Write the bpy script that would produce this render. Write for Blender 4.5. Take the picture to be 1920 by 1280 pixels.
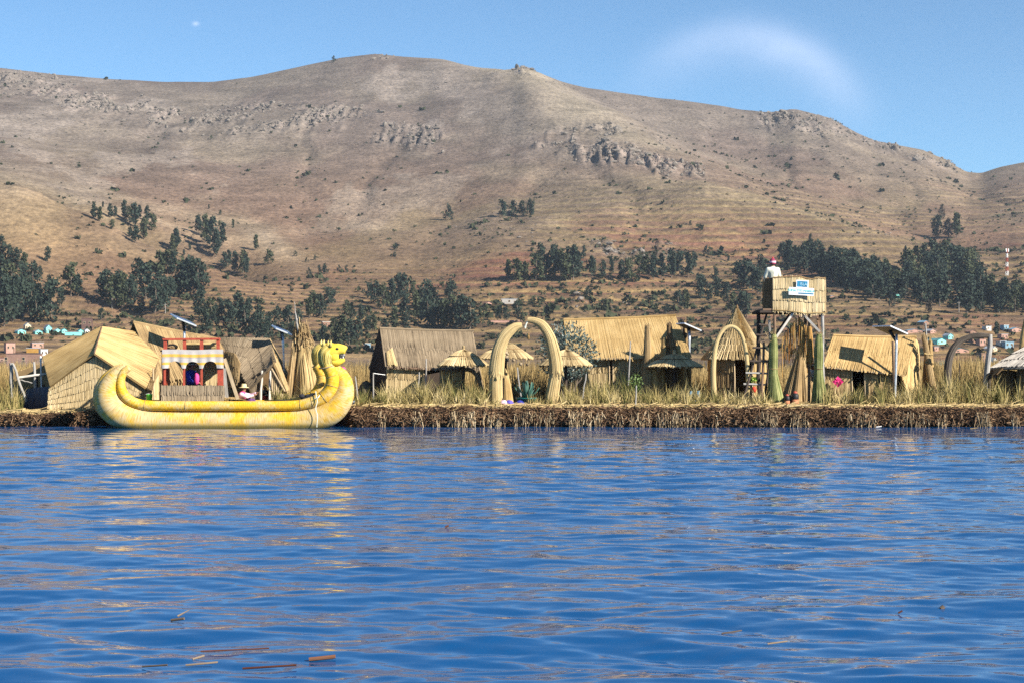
import bpy, math, random
import numpy as np
from mathutils import Vector, Matrix

random.seed(7); rng = np.random.default_rng(7)
for o in list(bpy.data.objects): bpy.data.objects.remove(o)
S = bpy.context.scene
COL = S.collection
R = math.radians

# ------------------------------------------------------------------ camera
FPX, HZ, CAMZ = 3346.0, 660.0, 2.35        # focal length in photograph pixels, horizon row, eye height (m)
cam_d = bpy.data.cameras.new('camera'); cam = bpy.data.objects.new('camera', cam_d); COL.objects.link(cam)
cam.location = (0, 0, CAMZ); cam.rotation_euler = (R(90), 0, 0)
cam_d.sensor_width = 36.0; cam_d.lens = 36.0*FPX/1920; cam_d.shift_y = 20/1920
cam_d.clip_start = 0.1; cam_d.clip_end = 9000
S.camera = cam

# ------------------------------------------------------------------ sun and sky
SUN_EL, SUN_AZ = R(30), R(35)              # azimuth measured from +x towards the viewer (-y)
sdir = Vector((math.cos(SUN_EL)*math.cos(SUN_AZ), -math.cos(SUN_EL)*math.sin(SUN_AZ), math.sin(SUN_EL)))
sl = bpy.data.lights.new('sun', 'SUN'); sl.energy = 5.0; sl.angle = R(0.53); sl.color = (1.0, 0.925, 0.80)
so = bpy.data.objects.new('sun', sl); COL.objects.link(so)
so.rotation_euler = sdir.to_track_quat('Z', 'Y').to_euler(); so.location = (60, -60, 80)

def node(nt, kind, **kw):
    n = nt.nodes.new(kind)
    for k, v in kw.items():
        if k == 'ins':
            for i, val in v.items(): n.inputs[i].default_value = val
        else: setattr(n, k, v)
    return n
def math_(nt, op, a, b=None, c=None, clamp=False):
    n = nt.nodes.new('ShaderNodeMath'); n.operation = op; n.use_clamp = clamp
    for i, v in enumerate((a, b, c)):
        if v is None: continue
        if isinstance(v, (int, float)): n.inputs[i].default_value = v
        else: nt.links.new(v, n.inputs[i])
    return n.outputs[0]
def mixc(nt, fac, a, b, mode='MIX'):
    n = nt.nodes.new('ShaderNodeMix'); n.data_type = 'RGBA'; n.blend_type = mode
    for i, v in ((0, fac), (6, a), (7, b)):
        if isinstance(v, (int, float)): n.inputs[i].default_value = v
        elif isinstance(v, tuple): n.inputs[i].default_value = v if len(v) == 4 else v+(1,)
        else: nt.links.new(v, n.inputs[i])
    return n.outputs[2]

W = bpy.data.worlds.new('World'); S.world = W; W.use_nodes = True
nt = W.node_tree; nt.nodes.clear()
sky = node(nt, 'ShaderNodeTexSky', sky_type='NISHITA')
sky.sun_disc = False; sky.sun_elevation = SUN_EL
sky.sun_rotation = math.atan2(sdir.x, sdir.y)
sky.altitude = 3800; sky.air_density = 1.0; sky.dust_density = 0.35; sky.ozone_density = 2.2
tc = node(nt, 'ShaderNodeTexCoord'); sep = node(nt, 'ShaderNodeSeparateXYZ')
nt.links.new(tc.outputs['Generated'], sep.inputs[0])
yy = math_(nt, 'MAXIMUM', sep.outputs[1], 0.02)
ax = math_(nt, 'DIVIDE', sep.outputs[0], yy); ez = math_(nt, 'DIVIDE', sep.outputs[2], yy)
# hooked reflection from window glass, painted into the sky colour like a wisp
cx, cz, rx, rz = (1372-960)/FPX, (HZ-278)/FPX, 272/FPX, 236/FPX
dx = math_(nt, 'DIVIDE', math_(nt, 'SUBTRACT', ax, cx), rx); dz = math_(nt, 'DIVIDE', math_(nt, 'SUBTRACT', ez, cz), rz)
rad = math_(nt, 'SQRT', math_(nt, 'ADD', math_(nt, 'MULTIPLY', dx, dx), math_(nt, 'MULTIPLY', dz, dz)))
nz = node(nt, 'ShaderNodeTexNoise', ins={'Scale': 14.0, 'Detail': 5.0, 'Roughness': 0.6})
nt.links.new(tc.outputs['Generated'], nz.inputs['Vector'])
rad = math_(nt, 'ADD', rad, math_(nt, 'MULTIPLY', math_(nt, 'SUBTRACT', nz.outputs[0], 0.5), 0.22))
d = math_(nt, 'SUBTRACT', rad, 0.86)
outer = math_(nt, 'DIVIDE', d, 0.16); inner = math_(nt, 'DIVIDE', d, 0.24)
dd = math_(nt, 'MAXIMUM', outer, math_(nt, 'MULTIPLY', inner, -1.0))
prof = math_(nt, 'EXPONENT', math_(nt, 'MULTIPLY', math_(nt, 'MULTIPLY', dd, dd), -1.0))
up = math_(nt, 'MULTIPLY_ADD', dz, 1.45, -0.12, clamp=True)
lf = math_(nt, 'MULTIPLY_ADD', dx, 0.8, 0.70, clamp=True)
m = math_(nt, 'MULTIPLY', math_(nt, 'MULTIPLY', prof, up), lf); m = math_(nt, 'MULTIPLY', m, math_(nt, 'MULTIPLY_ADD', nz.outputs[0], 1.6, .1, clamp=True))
# a tiny reflection speck far to the left, also painted into the sky
px_, pz_ = (367-960)/FPX, (HZ-45)/FPX
q = math_(nt, 'ADD', math_(nt, 'POWER', math_(nt, 'DIVIDE', math_(nt, 'SUBTRACT', ax, px_), 6/FPX), 2.0),
          math_(nt, 'POWER', math_(nt, 'DIVIDE', math_(nt, 'SUBTRACT', ez, pz_), 4/FPX), 2.0))
m2 = math_(nt, 'EXPONENT', math_(nt, 'MULTIPLY', q, -1.0))
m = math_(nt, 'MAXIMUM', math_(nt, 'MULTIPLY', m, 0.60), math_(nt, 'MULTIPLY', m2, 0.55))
skyc = mixc(nt, 1.0, sky.outputs[0], (.73, .95, 1.0), 'MULTIPLY')
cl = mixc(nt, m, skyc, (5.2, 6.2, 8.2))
bg = node(nt, 'ShaderNodeBackground', ins={'Strength': 0.071})
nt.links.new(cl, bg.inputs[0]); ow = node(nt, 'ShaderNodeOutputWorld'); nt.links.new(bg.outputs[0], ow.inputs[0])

S.view_settings.view_transform = 'Standard'; S.view_settings.look = 'None'
S.view_settings.gamma = 1.0; S.view_settings.use_curve_mapping = False
S.view_settings.exposure = 1.2
S.render.engine = 'CYCLES'; S.cycles.use_denoising = False
S.cycles.max_bounces = 6; S.cycles.volume_bounces = 0
S.cycles.caustics_reflective = False; S.cycles.caustics_refractive = False
try: S.cycles.denoising_prefilter = 'ACCURATE'
except Exception: pass

# ------------------------------------------------------------------ mesh helpers
def V3(*a): return np.array(a, float)
def P(px, py, Y):                           # where the photograph's pixel lies at distance Y
    return V3((px-960)/FPX*Y, Y, CAMZ+(HZ-py)/FPX*Y)
def G(px, Y, z=0.6): return V3((px-960)/FPX*Y, Y, z)
def MET(p, Y): return p/FPX*Y               # pixels to metres at Y
def unit(v): return v/np.maximum(np.linalg.norm(v, axis=-1, keepdims=True), 1e-9)

class MB:
    def __init__(s): s.v = []; s.q = []; s.t = []; s.u = []; s.n = 0
    def add(s, v, q=None, t=None, u=None):
        v = np.asarray(v, float).reshape(-1, 3)
        s.v.append(v)
        if q is not None and len(q): s.q.append(np.asarray(q, int).reshape(-1, 4)+s.n)
        if t is not None and len(t): s.t.append(np.asarray(t, int).reshape(-1, 3)+s.n)
        if u is None: u = np.zeros((len(v), 3)); u[:, 2] = rng.random()
        s.u.append(np.asarray(u, float).reshape(-1, 3)); s.n += len(v); return s
    def mesh(s, name, smooth=False):
        v = np.concatenate(s.v) if s.v else np.zeros((0, 3)); u = np.concatenate(s.u)
        q = np.concatenate(s.q) if s.q else np.zeros((0, 4), int); t = np.concatenate(s.t) if s.t else np.zeros((0, 3), int)
        me = bpy.data.meshes.new(name)
        me.vertices.add(len(v)); me.vertices.foreach_set('co', v.ravel())
        me.loops.add(q.size+t.size); me.loops.foreach_set('vertex_index', np.concatenate([q.ravel(), t.ravel()]))
        me.polygons.add(len(q)+len(t))
        me.polygons.foreach_set('loop_start', np.concatenate([np.arange(len(q))*4, q.size+np.arange(len(t))*3]))
        try: me.polygons.foreach_set('loop_total', np.concatenate([np.full(len(q), 4), np.full(len(t), 3)]))
        except Exception: pass
        me.update(calc_edges=True)
        me.polygons.foreach_set('use_smooth', np.full(len(me.polygons), bool(smooth)))
        a = me.attributes.new('uvw', 'FLOAT_VECTOR', 'POINT'); a.data.foreach_set('vector', u.ravel())
        me.validate()
        return me
    def build(s, name, mat, parent=None, smooth=False, **tags):
        me = s.mesh(name, smooth)
        if mat is not None: me.materials.append(mat)
        return link(name, me, parent, **tags)

def link(name, data, parent=None, label=None, category=None, group=None, kind=None):
    o = bpy.data.objects.new(name, data); COL.objects.link(o)
    if parent is not None:
        o.parent = parent; o.matrix_parent_inverse = Matrix.Translation(-parent.matrix_basis.translation) if parent.rotation_euler.z == 0 else parent.matrix_basis.inverted()
    for k, v in (('label', label), ('category', category), ('group', group), ('kind', kind)):
        if v: o[k] = v
    return o
def thing(name, label, category, loc=(0, 0, 0), group=None):
    o = link(name, None, None, label, category, group); o.location = tuple(loc); o.empty_display_size = 0.2; return o

def lerp(a, b, t): return a+(b-a)*t
def path(pts, n):                           # smooth resample of control points (Catmull-Rom), any dimension
    p = np.asarray(pts, float); k = len(p)
    if k == 2: return p[0]+(p[1]-p[0])*np.linspace(0, 1, n)[:, None]
    e = np.vstack([2*p[0]-p[1], p, 2*p[-1]-p[-2]])
    t = np.linspace(0, k-1-1e-6, n); i = t.astype(int); f = (t-i)[:, None]
    a, b, c, d = e[i], e[i+1], e[i+2], e[i+3]
    return 0.5*(2*b+(c-a)*f+(2*a-5*b+4*c-d)*f**2+(3*b-a-3*c+d)*f**3)

def frames(c):
    t = unit(np.gradient(c, axis=0)); ref = np.tile(V3(0, 1, 0), (len(c), 1))
    par = np.abs((t*ref).sum(1)) > 0.95; ref[par] = V3(1, 0, 0)
    n = unit(np.cross(ref, t)); b = np.cross(t, n); return t, n, b
def tube(mb, c, r, seg=8, caps=True, tone=None, sy=1.0):
    c = np.asarray(c, float); r = np.broadcast_to(np.asarray(r, float), (len(c),))
    t, n, b = frames(c); a = np.linspace(0, 2*math.pi, seg, endpoint=False)
    v = c[:, None]+r[:, None, None]*(np.cos(a)[None, :, None]*n[:, None]+sy*np.sin(a)[None, :, None]*b[:, None])
    s = np.concatenate([[0], np.cumsum(np.linalg.norm(np.diff(c, axis=0), axis=1))])
    u = np.zeros(v.shape); u[..., 0] = s[:, None]; u[..., 1] = a[None]/(2*math.pi); u[..., 2] = rng.random() if tone is None else tone
    k = len(c); i = np.arange(k-1)[:, None]*seg; j = np.arange(seg)[None]; j2 = (j+1) % seg
    q = np.stack([i+j, i+j2, i+seg+j2, i+seg+j], -1).reshape(-1, 4)
    v = v.reshape(-1, 3); u = u.reshape(-1, 3); tr = []
    if caps:
        v = np.vstack([v, c[:1], c[-1:]]); u = np.vstack([u, u[:1], u[-1:]]); m0 = k*seg
        for x in range(seg):
            y = (x+1) % seg; tr += [[m0, y, x], [m0+1, (k-1)*seg+x, (k-1)*seg+y]]
    mb.add(v, q, tr, u); return mb
def rod(mb, a, b, r0, r1=None, seg=7, wob=0.0, n=2, tone=None):
    a = np.asarray(a, float); b = np.asarray(b, float); n = max(n, 2)
    c = a+(b-a)*np.linspace(0, 1, n)[:, None]
    if wob and n > 2: c[1:-1] += rng.normal(0, wob, (n-2, 3))
    return tube(mb, c, np.linspace(r0, r0 if r1 is None else r1, n), seg, True, tone)
CUBE = np.array([[x, y, z] for x in (-.5, .5) for y in (-.5, .5) for z in (-.5, .5)])
CUBEQ = [[0, 1, 3, 2], [4, 6, 7, 5], [0, 4, 5, 1], [2, 3, 7, 6], [0, 2, 6, 4], [1, 5, 7, 3]]
def box(mb, c, size, rz=0.0, rx=0.0, ry=0.0, tone=None):
    m = np.array(Matrix.Rotation(rz, 3, 'Z') @ Matrix.Rotation(ry, 3, 'Y') @ Matrix.Rotation(rx, 3, 'X'))
    v = (CUBE*np.asarray(size, float)) @ m.T+np.asarray(c, float)
    u = np.zeros((8, 3)); u[:, 2] = rng.random() if tone is None else tone; u[:, :2] = CUBE[:, [0, 2]]
    mb.add(v, CUBEQ, None, u); return mb
def bar(mb, a, b, w, h, tone=None):         # square timber from a to b
    a = np.asarray(a, float); b = np.asarray(b, float); t, n, bb = frames(np.stack([a, b]))
    v = [p+n[0]*sx*w/2+bb[0]*sy*h/2 for p in (a, b) for sx, sy in ((-1, -1), (1, -1), (1, 1), (-1, 1))]
    u = np.zeros((8, 3)); u[:, 2] = rng.random() if tone is None else tone; u[4:, 0] = np.linalg.norm(b-a); u[:, 1] = [0, .3, .6, .9]*2
    mb.add(v, [[0, 1, 2, 3], [4, 7, 6, 5], [0, 4, 5, 1], [1, 5, 6, 2], [2, 6, 7, 3], [3, 7, 4, 0]], None, u); return mb
def ball(mb, c, r, rows=8, cols=12, tone=None, jit=0.0):
    c = np.asarray(c, float); r = np.broadcast_to(np.asarray(r, float), (3,))
    th = np.linspace(0, math.pi, rows+1); ph = np.linspace(0, 2*math.pi, cols, endpoint=False)
    d = np.stack([np.sin(th)[:, None]*np.cos(ph), np.sin(th)[:, None]*np.sin(ph), np.cos(th)[:, None]*np.ones(cols)], -1)
    if jit: d = d*(1+rng.normal(0, jit, d.shape[:2])[..., None])
    v = c+d*r; i = np.arange(rows)[:, None]*cols; j = np.arange(cols)[None]; j2 = (j+1) % cols
    q = np.stack([i+j, i+cols+j, i+cols+j2, i+j2], -1).reshape(-1, 4)
    u = np.zeros(v.shape); u[..., 0] = th[:, None]; u[..., 1] = ph[None]/6.283; u[..., 2] = rng.random() if tone is None else tone
    mb.add(v.reshape(-1, 3), q, None, u.reshape(-1, 3)); return mb
def lathe(mb, prof, c, seg=20, tone=None, tilt=None):
    prof = np.asarray(prof, float); a = np.linspace(0, 2*math.pi, seg, endpoint=False)
    v = np.stack([prof[:, :1]*np.cos(a), prof[:, :1]*np.sin(a), prof[:, 1:]*np.ones(seg)], -1)
    if tilt is not None: v = v @ np.array(tilt).T
    v = v+np.asarray(c, float); k = len(prof); i = np.arange(k-1)[:, None]*seg; j = np.arange(seg)[None]; j2 = (j+1) % seg
    q = np.stack([i+j, i+j2, i+seg+j2, i+seg+j], -1).reshape(-1, 4)
    u = np.zeros(v.shape); u[..., 0] = np.linspace(0, 1, k)[:, None]; u[..., 1] = a/6.283; u[..., 2] = rng.random() if tone is None else tone
    mb.add(v.reshape(-1, 3), q, None, u.reshape(-1, 3)); return mb
def prism(mb, outline, depth, org, ax=(1, 0, 0), ay=(0, 0, 1), tone=None):   # flat outline given thickness
    o = np.asarray(outline, float); ax = V3(*ax); ay = V3(*ay); nn = np.cross(ax, ay); k = len(o)
    f = np.asarray(org)+o[:, :1]*ax+o[:, 1:]*ay; v = np.vstack([f+nn*depth/2, f-nn*depth/2, [f.mean(0)+nn*depth/2], [f.mean(0)-nn*depth/2]])
    q = [[i, (i+1) % k, k+(i+1) % k, k+i] for i in range(k)]
    t = [[2*k, (i+1) % k, i] for i in range(k)]+[[2*k+1, k+i, k+(i+1) % k] for i in range(k)]
    u = np.zeros((len(v), 3)); u[:, 2] = rng.random() if tone is None else tone
    mb.add(v, q, t, u); return mb

# ---- reeds: each stalk is a little ridged strip of its own
def stalks(mb, p0, p1, across, nrm, width, high, tone, s0=None):
    n = len(p0); w = np.broadcast_to(np.asarray(width, float), (n,))[:, None]*0.5; h = np.broadcast_to(np.asarray(high, float), (n,))[:, None]
    v = np.stack([p0-across*w, p0+nrm*h, p0+across*w, p1-across*w, p1+nrm*h, p1+across*w], 1)
    ln = np.linalg.norm(p1-p0, axis=1); u = np.zeros((n, 6, 3)); s0 = rng.random(n)*20 if s0 is None else s0
    u[:, :3, 0] = s0[:, None]; u[:, 3:, 0] = (s0+ln)[:, None]; u[:, [0, 3], 1] = 0; u[:, [1, 4], 1] = .5; u[:, [2, 5], 1] = 1
    u[..., 1] += (np.arange(n)*1.37)[:, None]; u[..., 2] = np.asarray(tone)[:, None]
    b = np.arange(n)[:, None]*6; q = np.stack([b+[0, 1, 4, 3], b+[1, 2, 5, 4]], 1).reshape(-1, 4)
    mb.add(v.reshape(-1, 3), q, None, u.reshape(-1, 3))
def sheet(mb, top, bot, out, width=0.03, courses=3, thick=0.05, rag=0.05, loose=0.012, lift=0.03, puff=0.0, wave=None, tone=(0.5, 0.2), ragtop=0.01):
    """reed mat hung between the curves top(t) and bot(t); rows of separate stalks over a solid core"""
    L = max(np.linalg.norm(top(np.array([1.0]))-top(np.array([0.0]))), np.linalg.norm(bot(np.array([1.0]))-bot(np.array([0.0]))))
    n = max(6, int(L/width)); t = (np.arange(n)+.5)/n; T = top(t); B = bot(t)
    cr = unit(bot(np.array([.9]))-bot(np.array([.1]))+top(np.array([.9]))-top(np.array([.1])))[0]
    down = unit((B-T).mean(0)); nrm = unit(np.cross(cr, down)); nrm = nrm if np.dot(nrm, out) > 0 else -nrm
    clump = np.repeat(rng.random(n//7+2), 7)[:n]-.5
    for k in range(courses):
        v0, v1 = k/courses, (k+1)/courses
        j0 = rng.normal(0, ragtop, n); j1 = np.abs(rng.normal(0, rag, n))+0.3*rag
        ln = np.linalg.norm(B-T, axis=1)
        a = T+(B-T)*v0[..., None] if False else T+(B-T)*v0
        e = T+(B-T)*v1
        e = e+unit(B-T)*j1[:, None]*(1.0 if k == courses-1 else 1.6)
        a = a-unit(B-T)*(j0[:, None] if k == 0 else 0)
        off = rng.random(n)*loose; lat = rng.normal(0, width*.6, n)
        w = wave(t) if wave is not None else 0.0
        mid = (a+e)/2+nrm*(puff+lift*.5+off+w)[:, None] if not np.isscalar(w) else (a+e)/2+nrm*((puff+lift*.5)+off)[:, None]
        a2 = a+nrm*(off+w)[:, None]+cr*lat[:, None]*.3; e2 = e+nrm*(lift+off+w)[:, None]+cr*lat[:, None]
        tn = np.clip(tone[0]+rng.normal(0, tone[1], n)+clump*.04, 0, 1)
        wd = width*rng.uniform(.8, 1.7, n)
        stalks(mb, a2, mid, cr, nrm, wd, width*.30, tn); stalks(mb, mid, e2, cr, nrm, wd*.95, width*.30, tn)
    m = 14; tt = np.linspace(0, 1, m); A = top(tt); C = bot(tt)
    wv = wave(tt)[:, None] if wave is not None else 0.0
    A = A+nrm*wv; C = C+nrm*wv
    v = np.concatenate([A-nrm*.004, C-nrm*.004, A-nrm*thick, C-nrm*thick]); q = []
    for i in range(m-1):
        q += [[i, i+1, m+i+1, m+i], [2*m+i, 3*m+i, 3*m+i+1, 2*m+i+1], [i, 2*m+i, 2*m+i+1, i+1], [m+i, m+i+1, 3*m+i+1, 3*m+i]]
    q += [[0, m, 3*m, 2*m], [m-1, 3*m-1, 4*m-1, 2*m-1]]
    u = np.zeros((len(v), 3)); u[:, 2] = .25; u[:, 1] = np.tile(tt, 4)*L*30; mb.add(v, q, None, u)
    return mb
def line(*pts):                              # curve through points, t in 0..1 (straight pieces)
    p = np.asarray(pts, float); s = np.concatenate([[0], np.cumsum(np.linalg.norm(np.diff(p, axis=0), axis=1))]); s = s/max(s[-1], 1e-9)
    return lambda t: np.stack([np.interp(t, s, p[:, i]) for i in range(3)], -1)
def bundle(mb, c, r, n=60, seg=10, fray=0.0, tone=(.5, .2), core=True, width=None, frayend=1, spread=0.12):
    """reed stalks bound side by side round the curve c with radius r"""
    c = np.asarray(c, float); k = len(c); r = np.broadcast_to(np.asarray(r, float), (k,)); t, nn, b = frames(c)
    if core: tube(mb, c, r*.93, seg, True, .3)
    s = np.concatenate([[0], np.cumsum(np.linalg.norm(np.diff(c, axis=0), axis=1))])
    for i in range(n):
        a = 6.283*(i+rng.random())/n; f = r*(1+rng.uniform(0, .055)); tw = a+rng.normal(0, spread)*np.linspace(0, 1, k)
        d = np.cos(tw)[:, None]*nn+np.sin(tw)[:, None]*b; tan = -np.sin(tw)[:, None]*nn+np.cos(tw)[:, None]*b
        p = c+d*f[:, None]; w = (6.283*r/n*1.0 if width is None else np.full(k, width))[:, None]*rng.uniform(.6, 1.1)
        if fray:
            ext = unit(p[-1]-p[-2])*abs(rng.normal(0, fray)) if frayend else -unit(p[1]-p[0])*abs(rng.normal(0, fray))
            ext = ext+d[-1 if frayend else 0]*rng.normal(0, fray*.25)
            if frayend: p = p.copy(); p[-1] = p[-1]+ext
            else: p = p.copy(); p[0] = p[0]+ext
        v = np.stack([p-tan*w, p+d*w*.6, p+tan*w], 1); u = np.zeros(v.shape); u[..., 0] = s[:, None]+i*3.1; u[..., 1] = i*1.37+np.array([0, .5, 1]); u[..., 2] = np.clip(tone[0]+rng.normal(0, tone[1]), 0, 1)
        j = np.arange(k-1)[:, None]*3; q = np.stack([j+[0, 1, 4, 3], j+[1, 2, 5, 4]], 1).reshape(-1, 4)
        mb.add(v.reshape(-1, 3), q, None, u.reshape(-1, 3))
    return mb
def blades(n, base, height, lean, width, tone):   # curved grass blades, arrays in, MB arrays out
    h = height[:, None]; ang = rng.random(n)*6.283; sd = np.stack([np.cos(ang), np.sin(ang), 0*ang], -1)
    mid = base+lean*.35*h+np.stack([0*ang, 0*ang, .55*height], -1); tip = base+lean*h+np.stack([0*ang, 0*ang, height*(1-.25*np.linalg.norm(lean, axis=1))], -1)
    w = width[:, None]
    v = np.stack([base-sd*w, base+sd*w, mid-sd*w*.7, mid+sd*w*.7, tip], 1); b = np.arange(n)[:, None]*5
    u = np.zeros(v.shape); u[:, :, 0] = np.array([0, 0, .55, .55, 1]); u[..., 2] = tone[:, None]
    return v.reshape(-1, 3), (b+[0, 1, 3, 2]).reshape(-1, 4), (b+[2, 3, 4]).reshape(-1, 3), u.reshape(-1, 3)

# ------------------------------------------------------------------ materials
def newmat(name):
    m = bpy.data.materials.new(name); m.use_nodes = True; nt = m.node_tree; nt.nodes.clear()
    o = node(nt, 'ShaderNodeOutputMaterial'); b = node(nt, 'ShaderNodeBsdfPrincipled'); nt.links.new(b.outputs[0], o.inputs[0]); return m, nt, b
def ramp(nt, fac, cols):
    r = node(nt, 'ShaderNodeValToRGB'); e = r.color_ramp.elements
    while len(e) > 1: e.remove(e[-1])
    e[0].position = cols[0][0]; e[0].color = cols[0][1]+(1,)
    for p, c in cols[1:]: x = e.new(p); x.color = c+(1,)
    nt.links.new(fac, r.inputs[0]); return r.outputs[0]
def reedmat(name, dark, midc, light, rough=.75, patch=(.35, 1.2), stain=None, sheen=False):
    m, nt, b = newmat(name); at = node(nt, 'ShaderNodeAttribute', attribute_name='uvw'); sp = node(nt, 'ShaderNodeSeparateXYZ'); nt.links.new(at.outputs['Vector'], sp.inputs[0])
    tcn = node(nt, 'ShaderNodeTexCoord')
    n1 = node(nt, 'ShaderNodeTexNoise', ins={'Scale': patch[1], 'Detail': 4.0, 'Roughness': .6}); nt.links.new(tcn.outputs['Object'], n1.inputs['Vector'])
    cb = node(nt, 'ShaderNodeCombineXYZ'); nt.links.new(math_(nt, 'MULTIPLY', sp.outputs[0], 2.5), cb.inputs[0]); nt.links.new(math_(nt, 'MULTIPLY', sp.outputs[1], 2.0), cb.inputs[1]); nt.links.new(math_(nt, 'MULTIPLY', sp.outputs[2], 40.), cb.inputs[2])
    n2 = node(nt, 'ShaderNodeTexNoise', ins={'Scale': 1.0, 'Detail': 3.0}); nt.links.new(cb.outputs[0], n2.inputs['Vector'])
    f = math_(nt, 'ADD', math_(nt, 'MULTIPLY', sp.outputs[2], .62), math_(nt, 'MULTIPLY', math_(nt, 'SUBTRACT', n1.outputs[0], .5), patch[0]*2.2))
    f = math_(nt, 'ADD', f, math_(nt, 'MULTIPLY', math_(nt, 'SUBTRACT', n2.outputs[0], .35), .55), clamp=True)
    c = ramp(nt, f, [(0.08, dark), (.45, midc), (.9, light)])
    if stain:
        n3 = node(nt, 'ShaderNodeTexNoise', ins={'Scale': stain[1], 'Detail': 5.0, 'Roughness': .65}); nt.links.new(tcn.outputs['Object'], n3.inputs['Vector'])
        k = math_(nt, 'MULTIPLY', math_(nt, 'SUBTRACT', n3.outputs[0], stain[2]), stain[3], clamp=True); c = mixc(nt, k, c, stain[0])
    nt.links.new(c, b.inputs['Base Color']); b.inputs['Roughness'].default_value = rough; b.inputs['Specular IOR Level'].default_value = .25
    bp = node(nt, 'ShaderNodeBump', ins={'Strength': .35, 'Distance': .01}); nt.links.new(n2.outputs[0], bp.inputs['Height']); nt.links.new(bp.outputs[0], b.inputs['Normal'])
    return m
def plain(name, col, rough=.6, var=.15, scale=8., metal=0.0, bump=.15, spec=.4):
    m, nt, b = newmat(name); tcn = node(nt, 'ShaderNodeTexCoord'); n1 = node(nt, 'ShaderNodeTexNoise', ins={'Scale': scale, 'Detail': 4.0, 'Roughness': .6}); nt.links.new(tcn.outputs['Object'], n1.inputs['Vector'])
    dk = tuple(x*(1-var*1.6) for x in col); lt = tuple(min(1, x*(1+var)) for x in col)
    nt.links.new(ramp(nt, n1.outputs[0], [(.25, dk), (.75, lt)]), b.inputs['Base Color'])
    b.inputs['Roughness'].default_value = rough; b.inputs['Metallic'].default_value = metal; b.inputs['Specular IOR Level'].default_value = spec
    bp = node(nt, 'ShaderNodeBump', ins={'Strength': bump, 'Distance': .01}); nt.links.new(n1.outputs[0], bp.inputs['Height']); nt.links.new(bp.outputs[0], b.inputs['Normal'])
    return m
def woodmat(name, dark, light, rough=.8):
    m, nt, b = newmat(name); at = node(nt, 'ShaderNodeAttribute', attribute_name='uvw'); sp = node(nt, 'ShaderNodeSeparateXYZ'); nt.links.new(at.outputs['Vector'], sp.inputs[0])
    cb = node(nt, 'ShaderNodeCombineXYZ'); nt.links.new(math_(nt, 'MULTIPLY', sp.outputs[0], 3.0), cb.inputs[0]); nt.links.new(math_(nt, 'MULTIPLY', sp.outputs[1], 14.), cb.inputs[1]); nt.links.new(math_(nt, 'MULTIPLY', sp.outputs[2], 30.), cb.inputs[2])
    n2 = node(nt, 'ShaderNodeTexNoise', ins={'Scale': 1.0, 'Detail': 5.0, 'Roughness': .6}); nt.links.new(cb.outputs[0], n2.inputs['Vector'])
    nt.links.new(ramp(nt, n2.outputs[0], [(.3, dark), (.7, light)]), b.inputs['Base Color']); b.inputs['Roughness'].default_value = rough; b.inputs['Specular IOR Level'].default_value = .25
    bp = node(nt, 'ShaderNodeBump', ins={'Strength': .5, 'Distance': .01}); nt.links.new(n2.outputs[0], bp.inputs['Height']); nt.links.new(bp.outputs[0], b.inputs['Normal']); return m

def boatmat(name, paint, bare, cut):
    """yellow paint worn off the reeds in streaks that run round the roll"""
    m, nt, b = newmat(name); at = node(nt, 'ShaderNodeAttribute', attribute_name='uvw'); sp = node(nt, 'ShaderNodeSeparateXYZ'); nt.links.new(at.outputs['Vector'], sp.inputs[0])
    tcn = node(nt, 'ShaderNodeTexCoord'); n1 = node(nt, 'ShaderNodeTexNoise', ins={'Scale': 1.5, 'Detail': 5.0, 'Roughness': .65}); nt.links.new(tcn.outputs['Object'], n1.inputs['Vector'])
    cb = node(nt, 'ShaderNodeCombineXYZ'); nt.links.new(math_(nt, 'MULTIPLY', sp.outputs[0], 34.), cb.inputs[0]); nt.links.new(math_(nt, 'MULTIPLY', math_(nt, 'PINGPONG', sp.outputs[1], .5), 9.), cb.inputs[1])
    n2 = node(nt, 'ShaderNodeTexNoise', ins={'Scale': 1.0, 'Detail': 4.0, 'Roughness': .6}); nt.links.new(cb.outputs[0], n2.inputs['Vector'])
    f = math_(nt, 'ADD', math_(nt, 'MULTIPLY', n1.outputs[0], .75), math_(nt, 'MULTIPLY', n2.outputs[0], .3)); f = math_(nt, 'MULTIPLY', math_(nt, 'SUBTRACT', f, cut-.04), 7.0, clamp=True)
    c = mixc(nt, f, paint, bare); d = ramp(nt, n2.outputs[0], [(.28, (.50, .45, .38)), (.50, (.94, .94, .92)), (.7, (1.12, 1.1, 1.08))]); c = mixc(nt, 1.0, c, d, 'MULTIPLY')
    n3 = node(nt, 'ShaderNodeTexNoise', ins={'Scale': 3.2, 'Detail': 5.0, 'Roughness': .7}); nt.links.new(tcn.outputs['Object'], n3.inputs['Vector'])
    c = mixc(nt, math_(nt, 'MULTIPLY', math_(nt, 'SUBTRACT', n3.outputs[0], .56), 3.0, clamp=True), c, (.24, .17, .075))
    pz = node(nt, 'ShaderNodeSeparateXYZ'); nt.links.new(tcn.outputs['Object'], pz.inputs[0])       # slime along the waterline
    k = math_(nt, 'SUBTRACT', math_(nt, 'MULTIPLY', n2.outputs[0], .30), math_(nt, 'ADD', pz.outputs[2], -.02)); c = mixc(nt, math_(nt, 'MULTIPLY', math_(nt, 'MULTIPLY', k, 9.0, clamp=True), .85), c, (.10, .085, .02))
    nt.links.new(c, b.inputs['Base Color']); b.inputs['Roughness'].default_value = .7; b.inputs['Specular IOR Level'].default_value = .25
    bp = node(nt, 'ShaderNodeBump', ins={'Strength': .6, 'Distance': .012}); nt.links.new(n2.outputs[0], bp.inputs['Height']); nt.links.new(bp.outputs[0], b.inputs['Normal']); return m

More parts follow.
